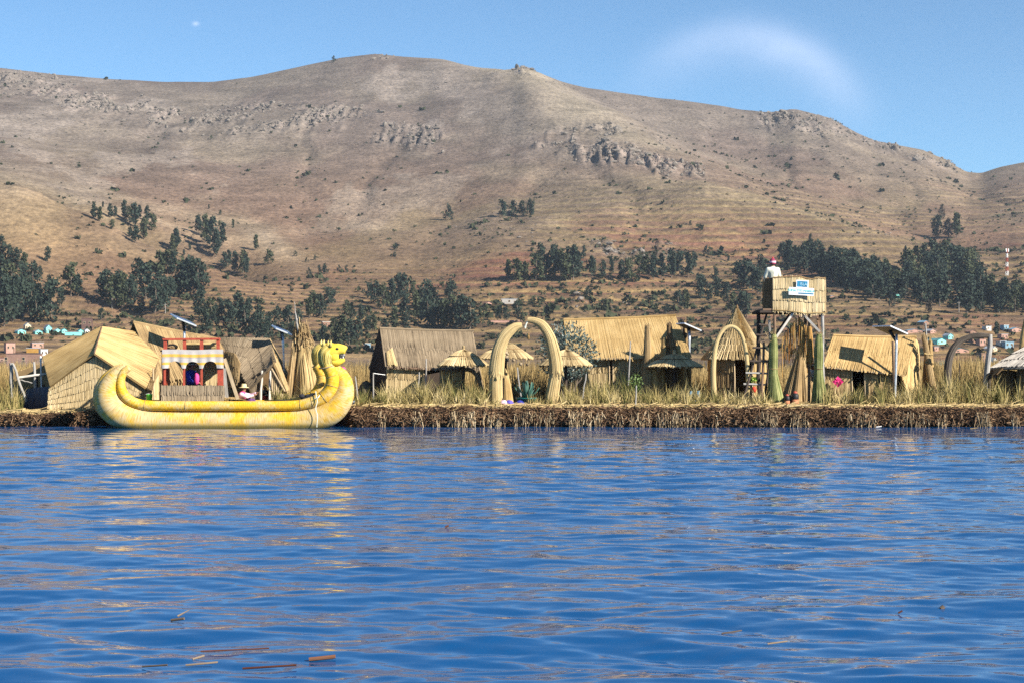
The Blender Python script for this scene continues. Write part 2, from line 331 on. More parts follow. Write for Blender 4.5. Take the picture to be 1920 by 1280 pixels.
M = {}
M['reed_gold'] = reedmat('golden_reed', (.19, .115, .042), (.42, .285, .12), (.57, .42, .21))
M['reed_pale'] = reedmat('pale_reed', (.22, .155, .075), (.47, .355, .185), (.62, .50, .31))
M['reed_tan'] = reedmat('tan_reed', (.15, .095, .045), (.36, .25, .12), (.52, .40, .22))
M['reed_gray'] = reedmat('weathered_reed', (.10, .075, .048), (.235, .178, .115), (.36, .285, .19))
M['reed_brown'] = reedmat('brown_reed', (.07, .042, .02), (.20, .125, .06), (.34, .23, .115))
M['reed_silver'] = reedmat('silver_gray_reed', (.14, .125, .11), (.30, .275, .245), (.44, .41, .37))
M['reed_straw'] = reedmat('straw', (.20, .135, .055), (.43, .31, .14), (.60, .47, .25))
M['reed_green'] = reedmat('green_reed', (.07, .085, .02), (.25, .265, .095), (.46, .43, .20), patch=(.4, 2.))
M['reed_horn'] = reedmat('bound_reed', (.24, .165, .07), (.46, .345, .165), (.62, .49, .27), patch=(.2, 2.0))
M['boat_hull'] = boatmat('yellow_painted_reed', (.64, .385, .028), (.51, .385, .195), .47)
M['boat_roll'] = boatmat('bright_yellow_reed', (.67, .40, .020), (.54, .41, .20), .54)
M['lion'] = reedmat('yellow_lion', (.50, .34, .03), (.64, .47, .045), (.68, .53, .16), patch=(.3, 4.))
M['mane'] = reedmat('lion_mane', (.30, .21, .04), (.50, .39, .10), (.66, .55, .22), patch=(.3, 4.))
M['wood_gray'] = woodmat('gray_wood', (.16, .15, .14), (.42, .40, .37))
M['dark_wood_and_shade'] = woodmat('dark_wood_and_painted_shade', (.022, .016, .013), (.085, .062, .05))  # dark timber; also painted shade on hut back walls and one gable
M['wood_brown'] = woodmat('brown_wood', (.09, .055, .035), (.24, .155, .10))
M['wood_pale'] = woodmat('pale_wood', (.38, .34, .29), (.66, .61, .54))
M['wood_tan'] = woodmat('tan_wood', (.26, .19, .11), (.50, .39, .25))
M['paint_red'] = plain('orange_red_paint', (.38, .066, .034), .6, .25, 12.)
M['black'] = plain('black', (.012, .012, .014), .6)
M['white'] = plain('white_paint', (.78, .78, .76), .5, .06)
M['metal'] = plain('galvanised_metal', (.55, .56, .58), .35, .15, 12., .6)
M['panel_frame'] = plain('aluminium_frame', (.72, .74, .76), .35, .05, 8., .3)
M['panel_back'] = plain('panel_backing', (.55, .62, .62), .6, .1)
M['skin'] = plain('skin', (.26, .125, .075), .55, .1)
M['rope'] = plain('rope', (.25, .19, .11), .9, .2, 40.)
M['terracotta'] = plain('terracotta', (.42, .16, .075), .75, .2)
M['navy_shade'] = plain('navy_shade', (.012, .03, .075), .5, .3, 3.)
M['blue_plastic'] = plain('blue_plastic', (.10, .26, .42), .35, .08)
M['lightblue'] = plain('light_blue_paint', (.36, .58, .78), .5, .1)
M['green_plastic'] = plain('bright_green_plastic', (.10, .62, .06), .4, .1)
M['teal_glaze'] = plain('teal_glaze', (.01, .13, .11), .3, .2)
M['magenta'] = plain('magenta_cloth', (.55, .015, .14), .85, .3, 20.)
M['pink'] = plain('pink_cloth', (.68, .06, .24), .8, .15)
M['pale_pink'] = plain('pale_pink_cloth', (.72, .50, .58), .8, .2, 30.)
M['blue_cloth'] = plain('royal_blue_cloth', (.02, .03, .28), .8, .2)
M['white_cloth'] = plain('white_cloth', (.66, .68, .60), .85, .12)
M['cream_shirt'] = plain('cream_shirt', (.60, .60, .50), .9, .14)
M['dark_cloth'] = plain('dark_cloth', (.02, .02, .028), .85, .2)
M['straw_hat'] = plain('straw_hat', (.60, .49, .26), .8, .1, 30.)
M['agave'] = plain('agave_leaf', (.055, .13, .10), .45, .25, 5.)
M['violet'] = plain('violet_cloth', (.13, .10, .52), .8, .3)
M['red'] = plain('red_petals', (.6, .05, .02), .7, .2)
M['lime'] = plain('lime_leaves', (.36, .5, .08), .7, .2)

# ------------------------------------------------------------------ noise
def vnoise(x, y, seed=0):
    r = np.random.default_rng(seed).random((256, 256)); xi = np.floor(x).astype(int); yi = np.floor(y).astype(int)
    fx = x-xi; fy = y-yi; fx = fx*fx*(3-2*fx); fy = fy*fy*(3-2*fy)
    g = lambda a, b: r[a % 256, b % 256]
    return (g(xi, yi)*(1-fx)+g(xi+1, yi)*fx)*(1-fy)+(g(xi, yi+1)*(1-fx)+g(xi+1, yi+1)*fx)*fy
def fbm(x, y, seed=0, o=5, gain=.5):
    s = 0; a = 1; t = 0
    for k in range(o): s = s+a*vnoise(x*2**k+17.3*k, y*2**k-9.1*k, seed+k); t += a; a *= gain
    return s/t-.5
def sstep(a, b, x): t = np.clip((x-a)/(b-a), 0, 1); return t*t*(3-2*t)
def gs(x, c, w): return np.exp(-((x-c)/w)**2)

# ------------------------------------------------------------------ hills
tx = np.array([-500, -300, 0, 160, 320, 480, 640, 800, 960, 1120, 1280, 1440, 1600, 1760, 1920, 2220, 2500.])
ty = np.array([480, 560, 640, 740, 860, 1000, 1200, 1450, 1700, 2000.])
tab = np.array([
 [690, 684, 640, 580, 470, 330, 290, 220, 150, 100], [690, 684, 640, 580, 470, 330, 300, 230, 160, 110],
 [690, 684, 645, 592, 482, 352, 325, 250, 180, 127], [690, 684, 650, 606, 525, 412, 372, 280, 200, 146],
 [690, 684, 650, 612, 562, 482, 410, 300, 215, 154], [690, 684, 655, 620, 572, 520, 440, 320, 210, 143],
 [690, 684, 660, 630, 585, 530, 450, 320, 200, 108], [690, 684, 660, 635, 590, 530, 440, 310, 200, 109],
 [690, 684, 660, 630, 580, 510, 420, 300, 205, 131], [690, 684, 660, 630, 580, 505, 420, 318, 235, 168],
 [690, 684, 660, 630, 580, 510, 430, 345, 265, 190], [690, 684, 660, 620, 570, 510, 440, 360, 285, 208],
 [690, 684, 660, 612, 560, 500, 435, 375, 310, 247], [690, 684, 660, 605, 560, 510, 450, 395, 345, 299],
 [690, 684, 660, 605, 560, 510, 450, 395, 345, 306], [690, 684, 660, 610, 560, 510, 450, 390, 330, 280], [690, 684, 660, 610, 560, 510, 450, 390, 330, 280]], float)
skx = [-500, -200, 0, 100, 200, 300, 400, 470, 540, 600, 640, 665, 700, 760, 830, 900, 960, 985, 1010, 1050, 1100, 1200, 1300, 1400, 1440, 1490, 1555, 1600, 1640, 1700, 1730, 1770, 1812, 1840, 1880, 1920, 2050, 2500]
sky_ = [100, 112, 127, 139, 148, 154, 154, 145, 130, 117, 108, 105, 101, 106, 111, 127, 135, 131, 136, 152, 164, 178, 192, 206, 210, 204, 220, 245, 264, 275, 281, 299, 323, 325, 312, 304, 285, 260]
def cr_interp(x, xs, ys):
    i = np.clip(np.searchsorted(xs, x)-1, 0, len(xs)-2); f = np.clip((x-xs[i])/(xs[i+1]-xs[i]), 0, 1)[..., None]
    y0 = ys[np.clip(i-1, 0, len(xs)-1)]; y1 = ys[i]; y2 = ys[i+1]; y3 = ys[np.clip(i+2, 0, len(xs)-1)]
    return y1+(y2-y1)*f*f*(3-2*f)*.6+.4*(0.5*((y2-y0)*f+(2*y0-5*y1+4*y2-y3)*f**2+(3*y1-y0-3*y2+y3)*f**3))
nU = 860; NY = 430
colpx = np.linspace(-480, 2400, nU)
q = np.linspace(0, 1, NY-24); rowY = 490+(2000-490)*(q**1.25); rowY = np.concatenate([rowY, 2000+np.linspace(8, 620, 24)])
prof = cr_interp(colpx, tx, tab)                                   # (nU, 10)
PY = np.stack([cr_interp(rowY, ty, prof[i][:, None])[:, 0] for i in range(nU)])   # (nU, NY)
ker = np.exp(-np.linspace(-2, 2, 41)**2); ker /= ker.sum()
PY = np.apply_along_axis(lambda c: np.convolve(np.pad(c, 20, 'edge'), ker, 'valid'), 0, PY)
ridge = np.interp(colpx, skx, sky_); k5 = np.ones(5)/5; ridge = np.convolve(np.pad(ridge, 2, 'edge'), k5, 'valid')
j0 = NY-25; PY = PY+(ridge-PY[:, j0])[:, None]*sstep(1150, 2000, rowY)[None]
U = ((colpx-960)/FPX)[:, None]; YY = np.tile(rowY, (nU, 1)); XX = U*YY; PX = np.tile(colpx[:, None], (1, NY))
Z = CAMZ+(HZ-PY)/FPX*YY
beh = np.clip(YY-2000, 0, None); Z = np.where(YY > 2000, Z[:, j0][:, None]-beh*.16-beh**2*.00025, Z)
def seg_dist(pts):                           # signed distance in plan to a crest line; positive on its right-hand side
    best = np.full(XX.shape, 1e9); sg = np.zeros(XX.shape)
    p = [((a-960)/FPX*b, b) for a, b in pts]
    for (x0, y0), (x1, y1) in zip(p[:-1], p[1:]):
        ex, ey = x1-x0, y1-y0; t = np.clip(((XX-x0)*ex+(YY-y0)*ey)/(ex*ex+ey*ey), 0, 1)
        d = np.hypot(XX-x0-t*ex, YY-y0-t*ey); s = np.sign(ex*(YY-y0)-ey*(XX-x0)); m_ = d < best; best = np.where(m_, d, best); sg = np.where(m_, s, sg)
    return best, sg
d1, s1 = seg_dist([(860, 1990), (1000, 1800), (1150, 1550), (1250, 1410), (1310, 1310), (1420, 1120)])
fade = sstep(2000, 1800, YY)
spur = (26*np.exp(-(d1/95)**2)-11*np.exp(-((d1-170)/95)**2)*(s1 > 0))*fade*sstep(1080, 1280, YY)
d2, s2 = seg_dist([(-300, 1010), (0, 1000), (170, 985), (300, 965), (440, 935), (520, 900)])
spur = spur+(7*np.exp(-(d2/45)**2)-15*np.exp(-((d2-85)/55)**2)*(s2 > 0))*sstep(560, 380, PX)
d3, s3 = seg_dist([(-300, 790), (0, 775), (110, 760), (190, 745), (260, 725)])
spur = spur+(4*np.exp(-(d3/25)**2)-7*np.exp(-((d3-45)/30)**2)*(s3 > 0))*sstep(330, 230, PX)
Z = Z+spur
amp = sstep(600, 900, YY)*(1-.72*sstep(1750, 1990, YY))
Z = Z+amp*(10*fbm(XX/280, YY/420, 3, 3)+5*fbm(XX/75, YY/130, 5, 4)+1.5*fbm(XX/16, YY/24, 9, 3))
g = np.abs(fbm(XX/120+.4*fbm(XX/90, YY/90, 31, 2), YY/520, 21, 3)); Z = Z-amp*2.4*np.exp(-(g/.05)**2)*sstep(900, 1150, YY)     # gullies
proj = HZ-(Z-CAMZ)/YY*FPX
terr = sstep(300, 400, proj)*sstep(760, 1150, PX+160*fbm(XX/200, YY/200, 44, 3))+.75*sstep(460, 560, proj)*sstep(560, 700, proj*0+PX)
terr = np.clip(terr, 0, 1)*(YY > 600)*sstep(-.18, .10, fbm(XX/110, YY/130, 51, 3))
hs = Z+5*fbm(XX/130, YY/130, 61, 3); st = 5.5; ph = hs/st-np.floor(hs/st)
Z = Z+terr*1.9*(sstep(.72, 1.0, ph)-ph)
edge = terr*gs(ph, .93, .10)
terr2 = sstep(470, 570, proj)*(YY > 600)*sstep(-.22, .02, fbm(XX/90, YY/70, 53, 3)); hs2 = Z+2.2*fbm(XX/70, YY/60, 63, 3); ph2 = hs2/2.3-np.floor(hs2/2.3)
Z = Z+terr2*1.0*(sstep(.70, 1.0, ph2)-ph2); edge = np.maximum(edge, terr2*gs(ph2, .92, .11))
# rock bands: (centre px, row, half width, half height, slope of the band)
crag = np.zeros(XX.shape)
for c in [(35, 158, 70, 20, .05), (190, 195, 110, 22, .22), (330, 222, 130, 26, .12), (560, 222, 120, 26, .02), (760, 255, 90, 22, .1), (1010, 280, 70, 18, 0), (1130, 275, 110, 34, .12),
          (1245, 305, 80, 26, .35), (1160, 246, 34, 14, 0), (1500, 235, 80, 26, .18), (1600, 262, 60, 12, .35), (1720, 292, 70, 12, .3), (1130, 575, 60, 22, .05), (1180, 468, 70, 18, 0), (1300, 340, 22, 16, .5), (705, 106, 26, 6, 0), (985, 136, 22, 6, .1)]:
    crag = np.maximum(crag, np.exp(-(((PX-c[0])/c[2])**4+((proj-c[1]-(PX-c[0])*c[4])/c[3])**4)))
crag = crag*sstep(-.16, .12, fbm(XX/26, YY/70, 71, 3))
cols = np.abs(fbm(XX/7.5, YY/60, 73, 3))*2+np.abs(fbm(XX/3.4, YY/22, 76, 2))
Z = Z+crag*(cols*9-2)*(1-.6*sstep(1930, 2000, YY))
proj = HZ-(Z-CAMZ)/YY*FPX
# ground colours: dry grass, golden grass, red earth, bleached scree, stone
def mixa(a, b, f): return a*(1-f[..., None])+np.asarray(b)*f[..., None]
n1 = fbm(XX/160, YY/260, 81, 5); n2 = fbm(XX/45, YY/75, 85, 4); n3 = fbm(XX/14, YY/30, 88, 3)
C = np.zeros(XX.shape+(3,))+np.array((.200, .147, .104))
C = mixa(C, (.235, .178, .108), sstep(-.06, .13, n1+.5*n2)*.7)
C = mixa(C, (.185, .120, .088), sstep(.0, .16, fbm(XX/120, YY/200, 91, 4)+.35*n2)*.8)
C = mixa(C, (.21, .105, .078), sstep(.06, .2, fbm(XX/90, YY/130, 95, 4))*sstep(350, 480, proj)*.9)
C = mixa(C, (.34, .275, .125), np.exp(-(d1/48)**2)*sstep(1350, 1500, YY)*.55)
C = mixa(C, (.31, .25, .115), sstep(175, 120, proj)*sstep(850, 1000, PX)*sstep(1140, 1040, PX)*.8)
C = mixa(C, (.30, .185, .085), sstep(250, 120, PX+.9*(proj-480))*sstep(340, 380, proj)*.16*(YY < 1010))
C = mixa(C, (.255, .20, .155), sstep(.03, .13, fbm(XX/60, YY/150, 101, 4)+.3*n3)*sstep(480, 380, proj)*sstep(1250, 700, PX)*.75)
C = mixa(C, (.32, .262, .20), np.exp(-(((PX-505)/50)**2+((proj-455-(PX-505)*.45)/22)**2))*.9)
C = mixa(C, (.32, .262, .20), np.exp(-(((PX-670)/70)**2+((proj-425)/14)**2))*.6)
for dd_, o_, w_, k_ in ((d2, 175, 17, .55), (d2, 250, 22, .4)): C = mixa(C, (.33, .26, .18), np.exp(-((dd_-o_-18*n2)/w_)**2)*(s2 > 0)*sstep(620, 420, PX)*k_)
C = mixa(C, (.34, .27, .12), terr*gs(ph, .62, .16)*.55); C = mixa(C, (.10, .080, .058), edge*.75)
C = mixa(C, (.225, .195, .17), crag*.5); C = mixa(C, (.33, .235, .19), crag*sstep(.05, .18, n3+.4*n2)*.5)
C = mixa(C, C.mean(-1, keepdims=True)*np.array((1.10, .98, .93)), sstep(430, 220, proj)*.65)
C = C*(1+.36*n3[..., None]+.30*n2[..., None])
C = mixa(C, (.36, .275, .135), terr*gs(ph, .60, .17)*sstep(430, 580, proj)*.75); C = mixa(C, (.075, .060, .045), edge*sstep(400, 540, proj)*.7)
C = mixa(C, (.36, .27, .13), terr2*gs(ph2, .55, .20)*.65)
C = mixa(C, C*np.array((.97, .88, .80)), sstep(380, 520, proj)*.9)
C = C*(1+.30*(fbm(XX/30, Z/5.0, 133, 3)*2)[..., None]*sstep(1995, 1900, YY)[..., None])
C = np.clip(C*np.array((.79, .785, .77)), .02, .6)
hv = np.stack([XX, YY, Z], -1)
i_, j_ = np.meshgrid(np.arange(nU-1), np.arange(NY-1), indexing='ij'); b0 = i_*NY+j_
hq = np.stack([b0, b0+NY, b0+NY+1, b0+1], -1).reshape(-1, 4)
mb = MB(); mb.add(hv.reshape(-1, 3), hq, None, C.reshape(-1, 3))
m, nt, b = newmat('hill_ground'); at = node(nt, 'ShaderNodeAttribute', attribute_name='uvw'); tcn = node(nt, 'ShaderNodeTexCoord')
mp = node(nt, 'ShaderNodeMapping'); mp.inputs['Scale'].default_value = (1, .6, 1.6); nt.links.new(tcn.outputs['Object'], mp.inputs[0])
na = node(nt, 'ShaderNodeTexNoise', ins={'Scale': .28, 'Detail': 6.0, 'Roughness': .72}); nb = node(nt, 'ShaderNodeTexNoise', ins={'Scale': .9, 'Detail': 3.0, 'Roughness': .7})
nt.links.new(mp.outputs[0], na.inputs['Vector']); nt.links.new(mp.outputs[0], nb.inputs['Vector'])
c1 = ramp(nt, na.outputs[0], [(.28, (.46, .44, .43)), (.47, (.93, .93, .94)), (.70, (1.6, 1.57, 1.5))])
c = mixc(nt, 1.0, at.outputs['Color'], c1, 'MULTIPLY')
k = math_(nt, 'MULTIPLY', math_(nt, 'SUBTRACT', nb.outputs[0], .60), 6.0, clamp=True); c = mixc(nt, math_(nt, 'MULTIPLY', k, .6), c, (.055, .05, .035))
nt.links.new(c, b.inputs['Base Color']); b.inputs['Roughness'].default_value = .95; b.inputs['Specular IOR Level'].default_value = .05
bp = node(nt, 'ShaderNodeBump', ins={'Strength': .55, 'Distance': 2.0}); nt.links.new(na.outputs[0], bp.inputs['Height']); nt.links.new(bp.outputs[0], b.inputs['Normal'])
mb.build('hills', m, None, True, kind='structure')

vis = np.minimum.accumulate(proj, axis=1)
def ground(px, py, lo=560):                  # point of the ground seen at this pixel
    i = int(round(np.interp(px, colpx, np.arange(nU)))); j = np.where((vis[i] <= py) & (rowY >= lo))[0]
    j = j[0] if len(j) else j0
    if j > 0 and vis[i, j-1] > py: f = (vis[i, j-1]-py)/max(vis[i, j-1]-proj[i, j], 1e-6); y = rowY[j-1]+f*(rowY[j]-rowY[j-1]); z = Z[i, j-1]+f*(Z[i, j]-Z[i, j-1])
    else: y = rowY[j]; z = Z[i, j]
    return V3((px-960)/FPX*y, y, z)

# scrub and stones strewn over the slope
M['scrub'] = plain('scrub_leaves', (.045, .052, .028), .9, .35, .4, bump=0, spec=.1)
M['stone'] = plain('hill_stone', (.185, .160, .138), .9, .3, .5, bump=.3, spec=.1)
def scatter(weight, n, seed):
    w = (weight*(rowY[None]**0.6)*np.gradient(rowY)[None]).ravel(); w = np.clip(w, 0, None); c = np.cumsum(w); r = np.random.default_rng(seed)
    i = np.searchsorted(c, r.random(n)*c[-1]); return hv.reshape(-1, 3)[np.clip(i, 0, len(w)-1)]+np.stack([r.normal(0, 1.2, n), r.normal(0, 2, n), np.zeros(n)], -1), i
ok = (YY > 640)*(YY < 1995)
wt = ok*(.03+2.4*edge*sstep(420, 560, proj)+sstep(.02, .14, fbm(XX/55, YY/80, 111, 4))*(.10+1.1*sstep(400, 540, proj))+.35*gs(g, 0, .05)+.25*crag)*sstep(150, 420, proj+.10*np.abs(PX-900))**1.4
pos, _ = scatter(wt, 8000, 5)
ph_ = (1+5**.5)/2; ICO = unit(np.array([[-1, ph_, 0], [1, ph_, 0], [-1, -ph_, 0], [1, -ph_, 0], [0, -1, ph_], [0, 1, ph_], [0, -1, -ph_], [0, 1, -ph_], [ph_, 0, -1], [ph_, 0, 1], [-ph_, 0, -1], [-ph_, 0, 1]], float))
ICOF = np.array([[0, 11, 5], [0, 5, 1], [0, 1, 7], [0, 7, 10], [0, 10, 11], [1, 5, 9], [5, 11, 4], [11, 10, 2], [10, 7, 6], [7, 1, 8], [3, 9, 4], [3, 4, 2], [3, 2, 6], [3, 6, 8], [3, 8, 9], [4, 9, 5], [2, 4, 11], [6, 2, 10], [8, 6, 7], [9, 8, 1]])
def lumps(pos, size, seed, flat=.7, jit=.3):
    r = np.random.default_rng(seed); n = len(pos); v = ICO[None]*(1+r.normal(0, jit, (n, 12, 1)))*size[:, None, None]*np.stack([r.uniform(.7, 1.6, n), r.uniform(.7, 1.2, n), r.uniform(.5, 1.1, n)*flat], -1)[:, None]
    v = v+pos[:, None]+np.array([0, 0, 1])*size[:, None, None]*.25; f = (np.arange(n)[:, None, None]*12+ICOF[None]).reshape(-1, 3); u = np.zeros(v.shape); u[..., 2] = r.random(n)[:, None]
    return v.reshape(-1, 3), None, f, u.reshape(-1, 3)
def leafclump(pos, size, seed, k=9):         # small leaf-sized faces around each point
    r = np.random.default_rng(seed); n = len(pos); c = pos[:, None]+unit(r.normal(0, 1, (n, k, 3)))*r.uniform(.2, 1, (n, k, 1))*size[:, None, None]*np.array([1.2, 1, .6])+np.array([0, 0, .45])*size[:, None, None]
    a = unit(r.normal(0, 1, (n, k, 3))); b = unit(np.cross(a, r.normal(0, 1, (n, k, 3)))); s = size[:, None, None]*r.uniform(.35, .7, (n, k, 1))
    v = np.stack([c-a*s-b*s*.6, c+a*s-b*s*.6, c+a*s*.8+b*s*.7, c-a*s*.8+b*s*.7], 2); f = (np.arange(n*k)[:, None]*4+np.arange(4)); return v.reshape(-1, 3), f
sz = np.random.default_rng(2).lognormal(-.2, .5, 8000)*1.0
mb = MB(); v, f = leafclump(pos, sz, 3); mb.add(v, f); mb.build('scrub', M['scrub'], None, False, kind='stuff', label='low dark scrub bushes scattered over the dry hillside', category='scrub')
pos, _ = scatter(ok*(crag**1.5), 3200, 15); r_ = np.random.default_rng(4)
mb = MB(); mb.add(*lumps(pos, r_.lognormal(-.1, .5, 3200)*.9, 6, 1.1, .25)); pos, _ = scatter(ok*sstep(.03, .2, fbm(XX/60, YY/150, 101, 4))*sstep(520, 380, proj), 2200, 16)
mb.add(*lumps(pos, r_.lognormal(-.5, .5, 2200)*.6, 7, .7, .25))
mb.build('hill_rocks', M['stone'], None, False, kind='stuff', label='pale gray boulders and crags along the upper hillside', category='rocks')

# ------------------------------------------------------------------ water
m, nt, b = newmat('lake_water'); tcn = node(nt, 'ShaderNodeTexCoord')
b.inputs['Base Color'].default_value = (.004, .058, .18, 1); b.inputs['Roughness'].default_value = .03; b.inputs['IOR'].default_value = 1.42
mp = node(nt, 'ShaderNodeMapping'); mp.inputs['Scale'].default_value = (.38, 1, 1); nt.links.new(tcn.outputs['Object'], mp.inputs[0])
na = node(nt, 'ShaderNodeTexNoise', ins={'Scale': 5.0, 'Detail': 2.0, 'Roughness': .45}); nt.links.new(mp.outputs[0], na.inputs['Vector'])
bp = node(nt, 'ShaderNodeBump', ins={'Strength': .15, 'Distance': .05}); nt.links.new(na.outputs[0], bp.inputs['Height']); nt.links.new(bp.outputs[0], b.inputs['Normal'])
M['water'] = m
cw = 430; rws = [4.0]
while rws[-1] < 62: y = rws[-1]; rws.append(y+(.035+.00085*y if y > 9 else .25))
rws = np.array(rws); uw = np.concatenate([np.linspace(-.80, -.37, 50)[:-1], np.linspace(-.37, .37, 400), np.linspace(.37, .80, 50)[1:]]); cw = len(uw); WX = uw[:, None]*(rws[None]+2.0); WY = np.tile(rws, (cw, 1)); H = np.zeros(WX.shape)
r_ = np.random.default_rng(12)
gust = .75+.9*(fbm(WX/5.5, WY/7.0, 121, 3)+.15)
for i in range(150):
    lam = math.exp(r_.uniform(math.log(.20), math.log(2.2))); th = r_.normal(math.radians(8), math.radians(24)); kk = 6.283/lam
    dep = np.clip((rws-26)/26, 0, 1)[None]; lim = 1-.7*dep*(lam < .34)
    H += lim*r_.normal(1, .3)*.00185*lam**.92*np.sin(kk*(WX*math.sin(th)+WY*math.cos(th))+r_.random()*6.283)
for i in range(14):                          # longer swell
    lam = math.exp(r_.uniform(math.log(1.2), math.log(3.4))); th = r_.normal(math.radians(-6), math.radians(20)); kk = 6.283/lam
    H += r_.normal(1, .3)*.0021*lam**1.1*np.sin(kk*(WX*math.sin(th)+WY*math.cos(th))+r_.random()*6.283)
H *= gust*(1-.45*sstep(38, 54, WY))*.88
iw, jw = np.meshgrid(np.arange(cw-1), np.arange(len(rws)-1), indexing='ij'); b0 = iw*len(rws)+jw
mb = MB(); mb.add(np.stack([WX, WY, H], -1).reshape(-1, 3), np.stack([b0, b0+len(rws), b0+len(rws)+1, b0+1], -1).reshape(-1, 4))
mb.add([[-700, -300, -.14], [700, -300, -.14], [700, 640, -.14], [-700, 640, -.14]], [[0, 1, 2, 3]])
mb.build('water', M['water'], None, True, kind='structure')

# ------------------------------------------------------------------ air
hz = MB(); box(hz, (0, 1240, 196), (2500, 2800, 400))
m = bpy.data.materials.new('haze_air'); m.use_nodes = True; nt = m.node_tree; nt.nodes.clear()
pv = node(nt, 'ShaderNodeVolumePrincipled'); pv.inputs['Color'].default_value = (.72, .84, 1, 1); pv.inputs['Density'].default_value = .00007; pv.inputs['Anisotropy'].default_value = .2
o_ = node(nt, 'ShaderNodeOutputMaterial'); nt.links.new(pv.outputs[0], o_.inputs['Volume'])
hz.build('haze', m, None, kind='stuff')

# ------------------------------------------------------------------ trees on the slope
M['leaf_dark'] = plain('eucalyptus_leaves', (.032, .048, .034), .8, .35, .35, bump=0, spec=.15)
M['leaf_olive'] = plain('olive_leaves', (.058, .070, .036), .8, .35, .35, bump=0, spec=.15)
M['leaf_gray'] = plain('gray_brown_twigs', (.095, .078, .058), .85, .3, .35, bump=0, spec=.1)
M['bark'] = plain('eucalyptus_bark', (.16, .125, .095), .9, .3, 1.0)
def treemesh(seed, kind):
    r = np.random.default_rng(seed); global rng; keep = rng; rng = r
    tk = MB(); top = .88; c = path([(0, 0, -.04), (r.normal(0, .015), r.normal(0, .015), .35), (r.normal(0, .03), r.normal(0, .02), top)], 6); tube(tk, c, np.linspace(.022, .006, 6), 5)
    cents = []; nc = 18 if kind != 'bush' else 9
    for i in range(nc):
        f = (i+r.random())/nc; z = {'tall': .2+.78*f, 'wide': .16+.80*f, 'bush': .08+.80*f}[kind]
        rad = {'tall': .17, 'wide': .26, 'bush': .36}[kind]*(math.sin(math.pi*min(1, .22+.76*f))**.7); a = r.random()*6.283; d = rad*r.uniform(.25, 1)
        p = V3(d*math.cos(a), d*math.sin(a), z); cents.append(p)
        if i % 2 == 0: st_ = np.array([np.interp(z*.75, c[:, 2], c[:, k]) for k in range(2)]+[z*.75]); rod(tk, st_, p, .008, .003, 4)
    cents = np.array(cents); cr = MB(); k = 26; n = len(cents)
    sz = r.uniform(.08, .15, n)*{'tall': 1, 'wide': 1.2, 'bush': 1.45}[kind]
    d = unit(r.normal(0, 1, (n, k, 3)))*r.uniform(.3, 1.0, (n, k, 1))*sz[:, None, None]*np.array([1.05, 1.05, 1.35]); cc = cents[:, None]+d
    a = unit(r.normal(0, 1, (n, k, 3))); b = unit(np.cross(a, r.normal(0, 1, (n, k, 3)))); s = r.uniform(.026, .050, (n, k, 1))*(1 if kind != 'bush' else 1.3)
    v = np.stack([cc-a*s-b*s*.7, cc+a*s-b*s*.7, cc+a*s*.7+b*s*.8, cc-a*s*.7+b*s*.8], 2); cr.add(v.reshape(-1, 3), np.arange(n*k)[:, None]*4+np.arange(4))
    rng = keep; return tk.mesh('trunk'), cr.mesh('crown')
TM = {k: [treemesh(100+i*7+len(k), k) for i in range(4)] for k in ('tall', 'wide', 'bush')}
for k, l in TM.items():
    for tk, cr in l: tk.materials.append(M['bark']); cr.materials.append(M['leaf_dark'])
TG = [[tk, cr.copy()] for tk, cr in TM['wide'][:2]]
for t_ in TG: t_[1].materials.clear(); t_[1].materials.append(M['leaf_gray'])
TO = [[tk, cr.copy()] for tk, cr in TM['wide'][1:]+TM['tall'][:1]]
for t_ in TO: t_[1].materials.clear(); t_[1].materials.append(M['leaf_olive'])
def tree(px, py, h, kind, label, group, wide=1.0):
    p = ground(px, py); s = h*1.03/FPX*p[1]; wide = wide*.98; r = random.random()
    tk, cr = (random.choice(TG) if kind == 'gray' else random.choice(TO) if r < .25 and kind != 'bush' else random.choice(TM[kind if kind in TM else 'tall']))
    t = thing('tree', label, 'tree', p, group); t.rotation_euler.z = random.random()*6.28; w = s*wide*random.uniform(.85, 1.2); t.scale = (w, w, s)
    for n_, me in (('trunk', tk), ('crown', cr)):
        o = bpy.data.objects.new(n_, me); COL.objects.link(o); o.parent = t
    return t
GA = 'dark eucalyptus tree in the bottom left grove above the turquoise houses'
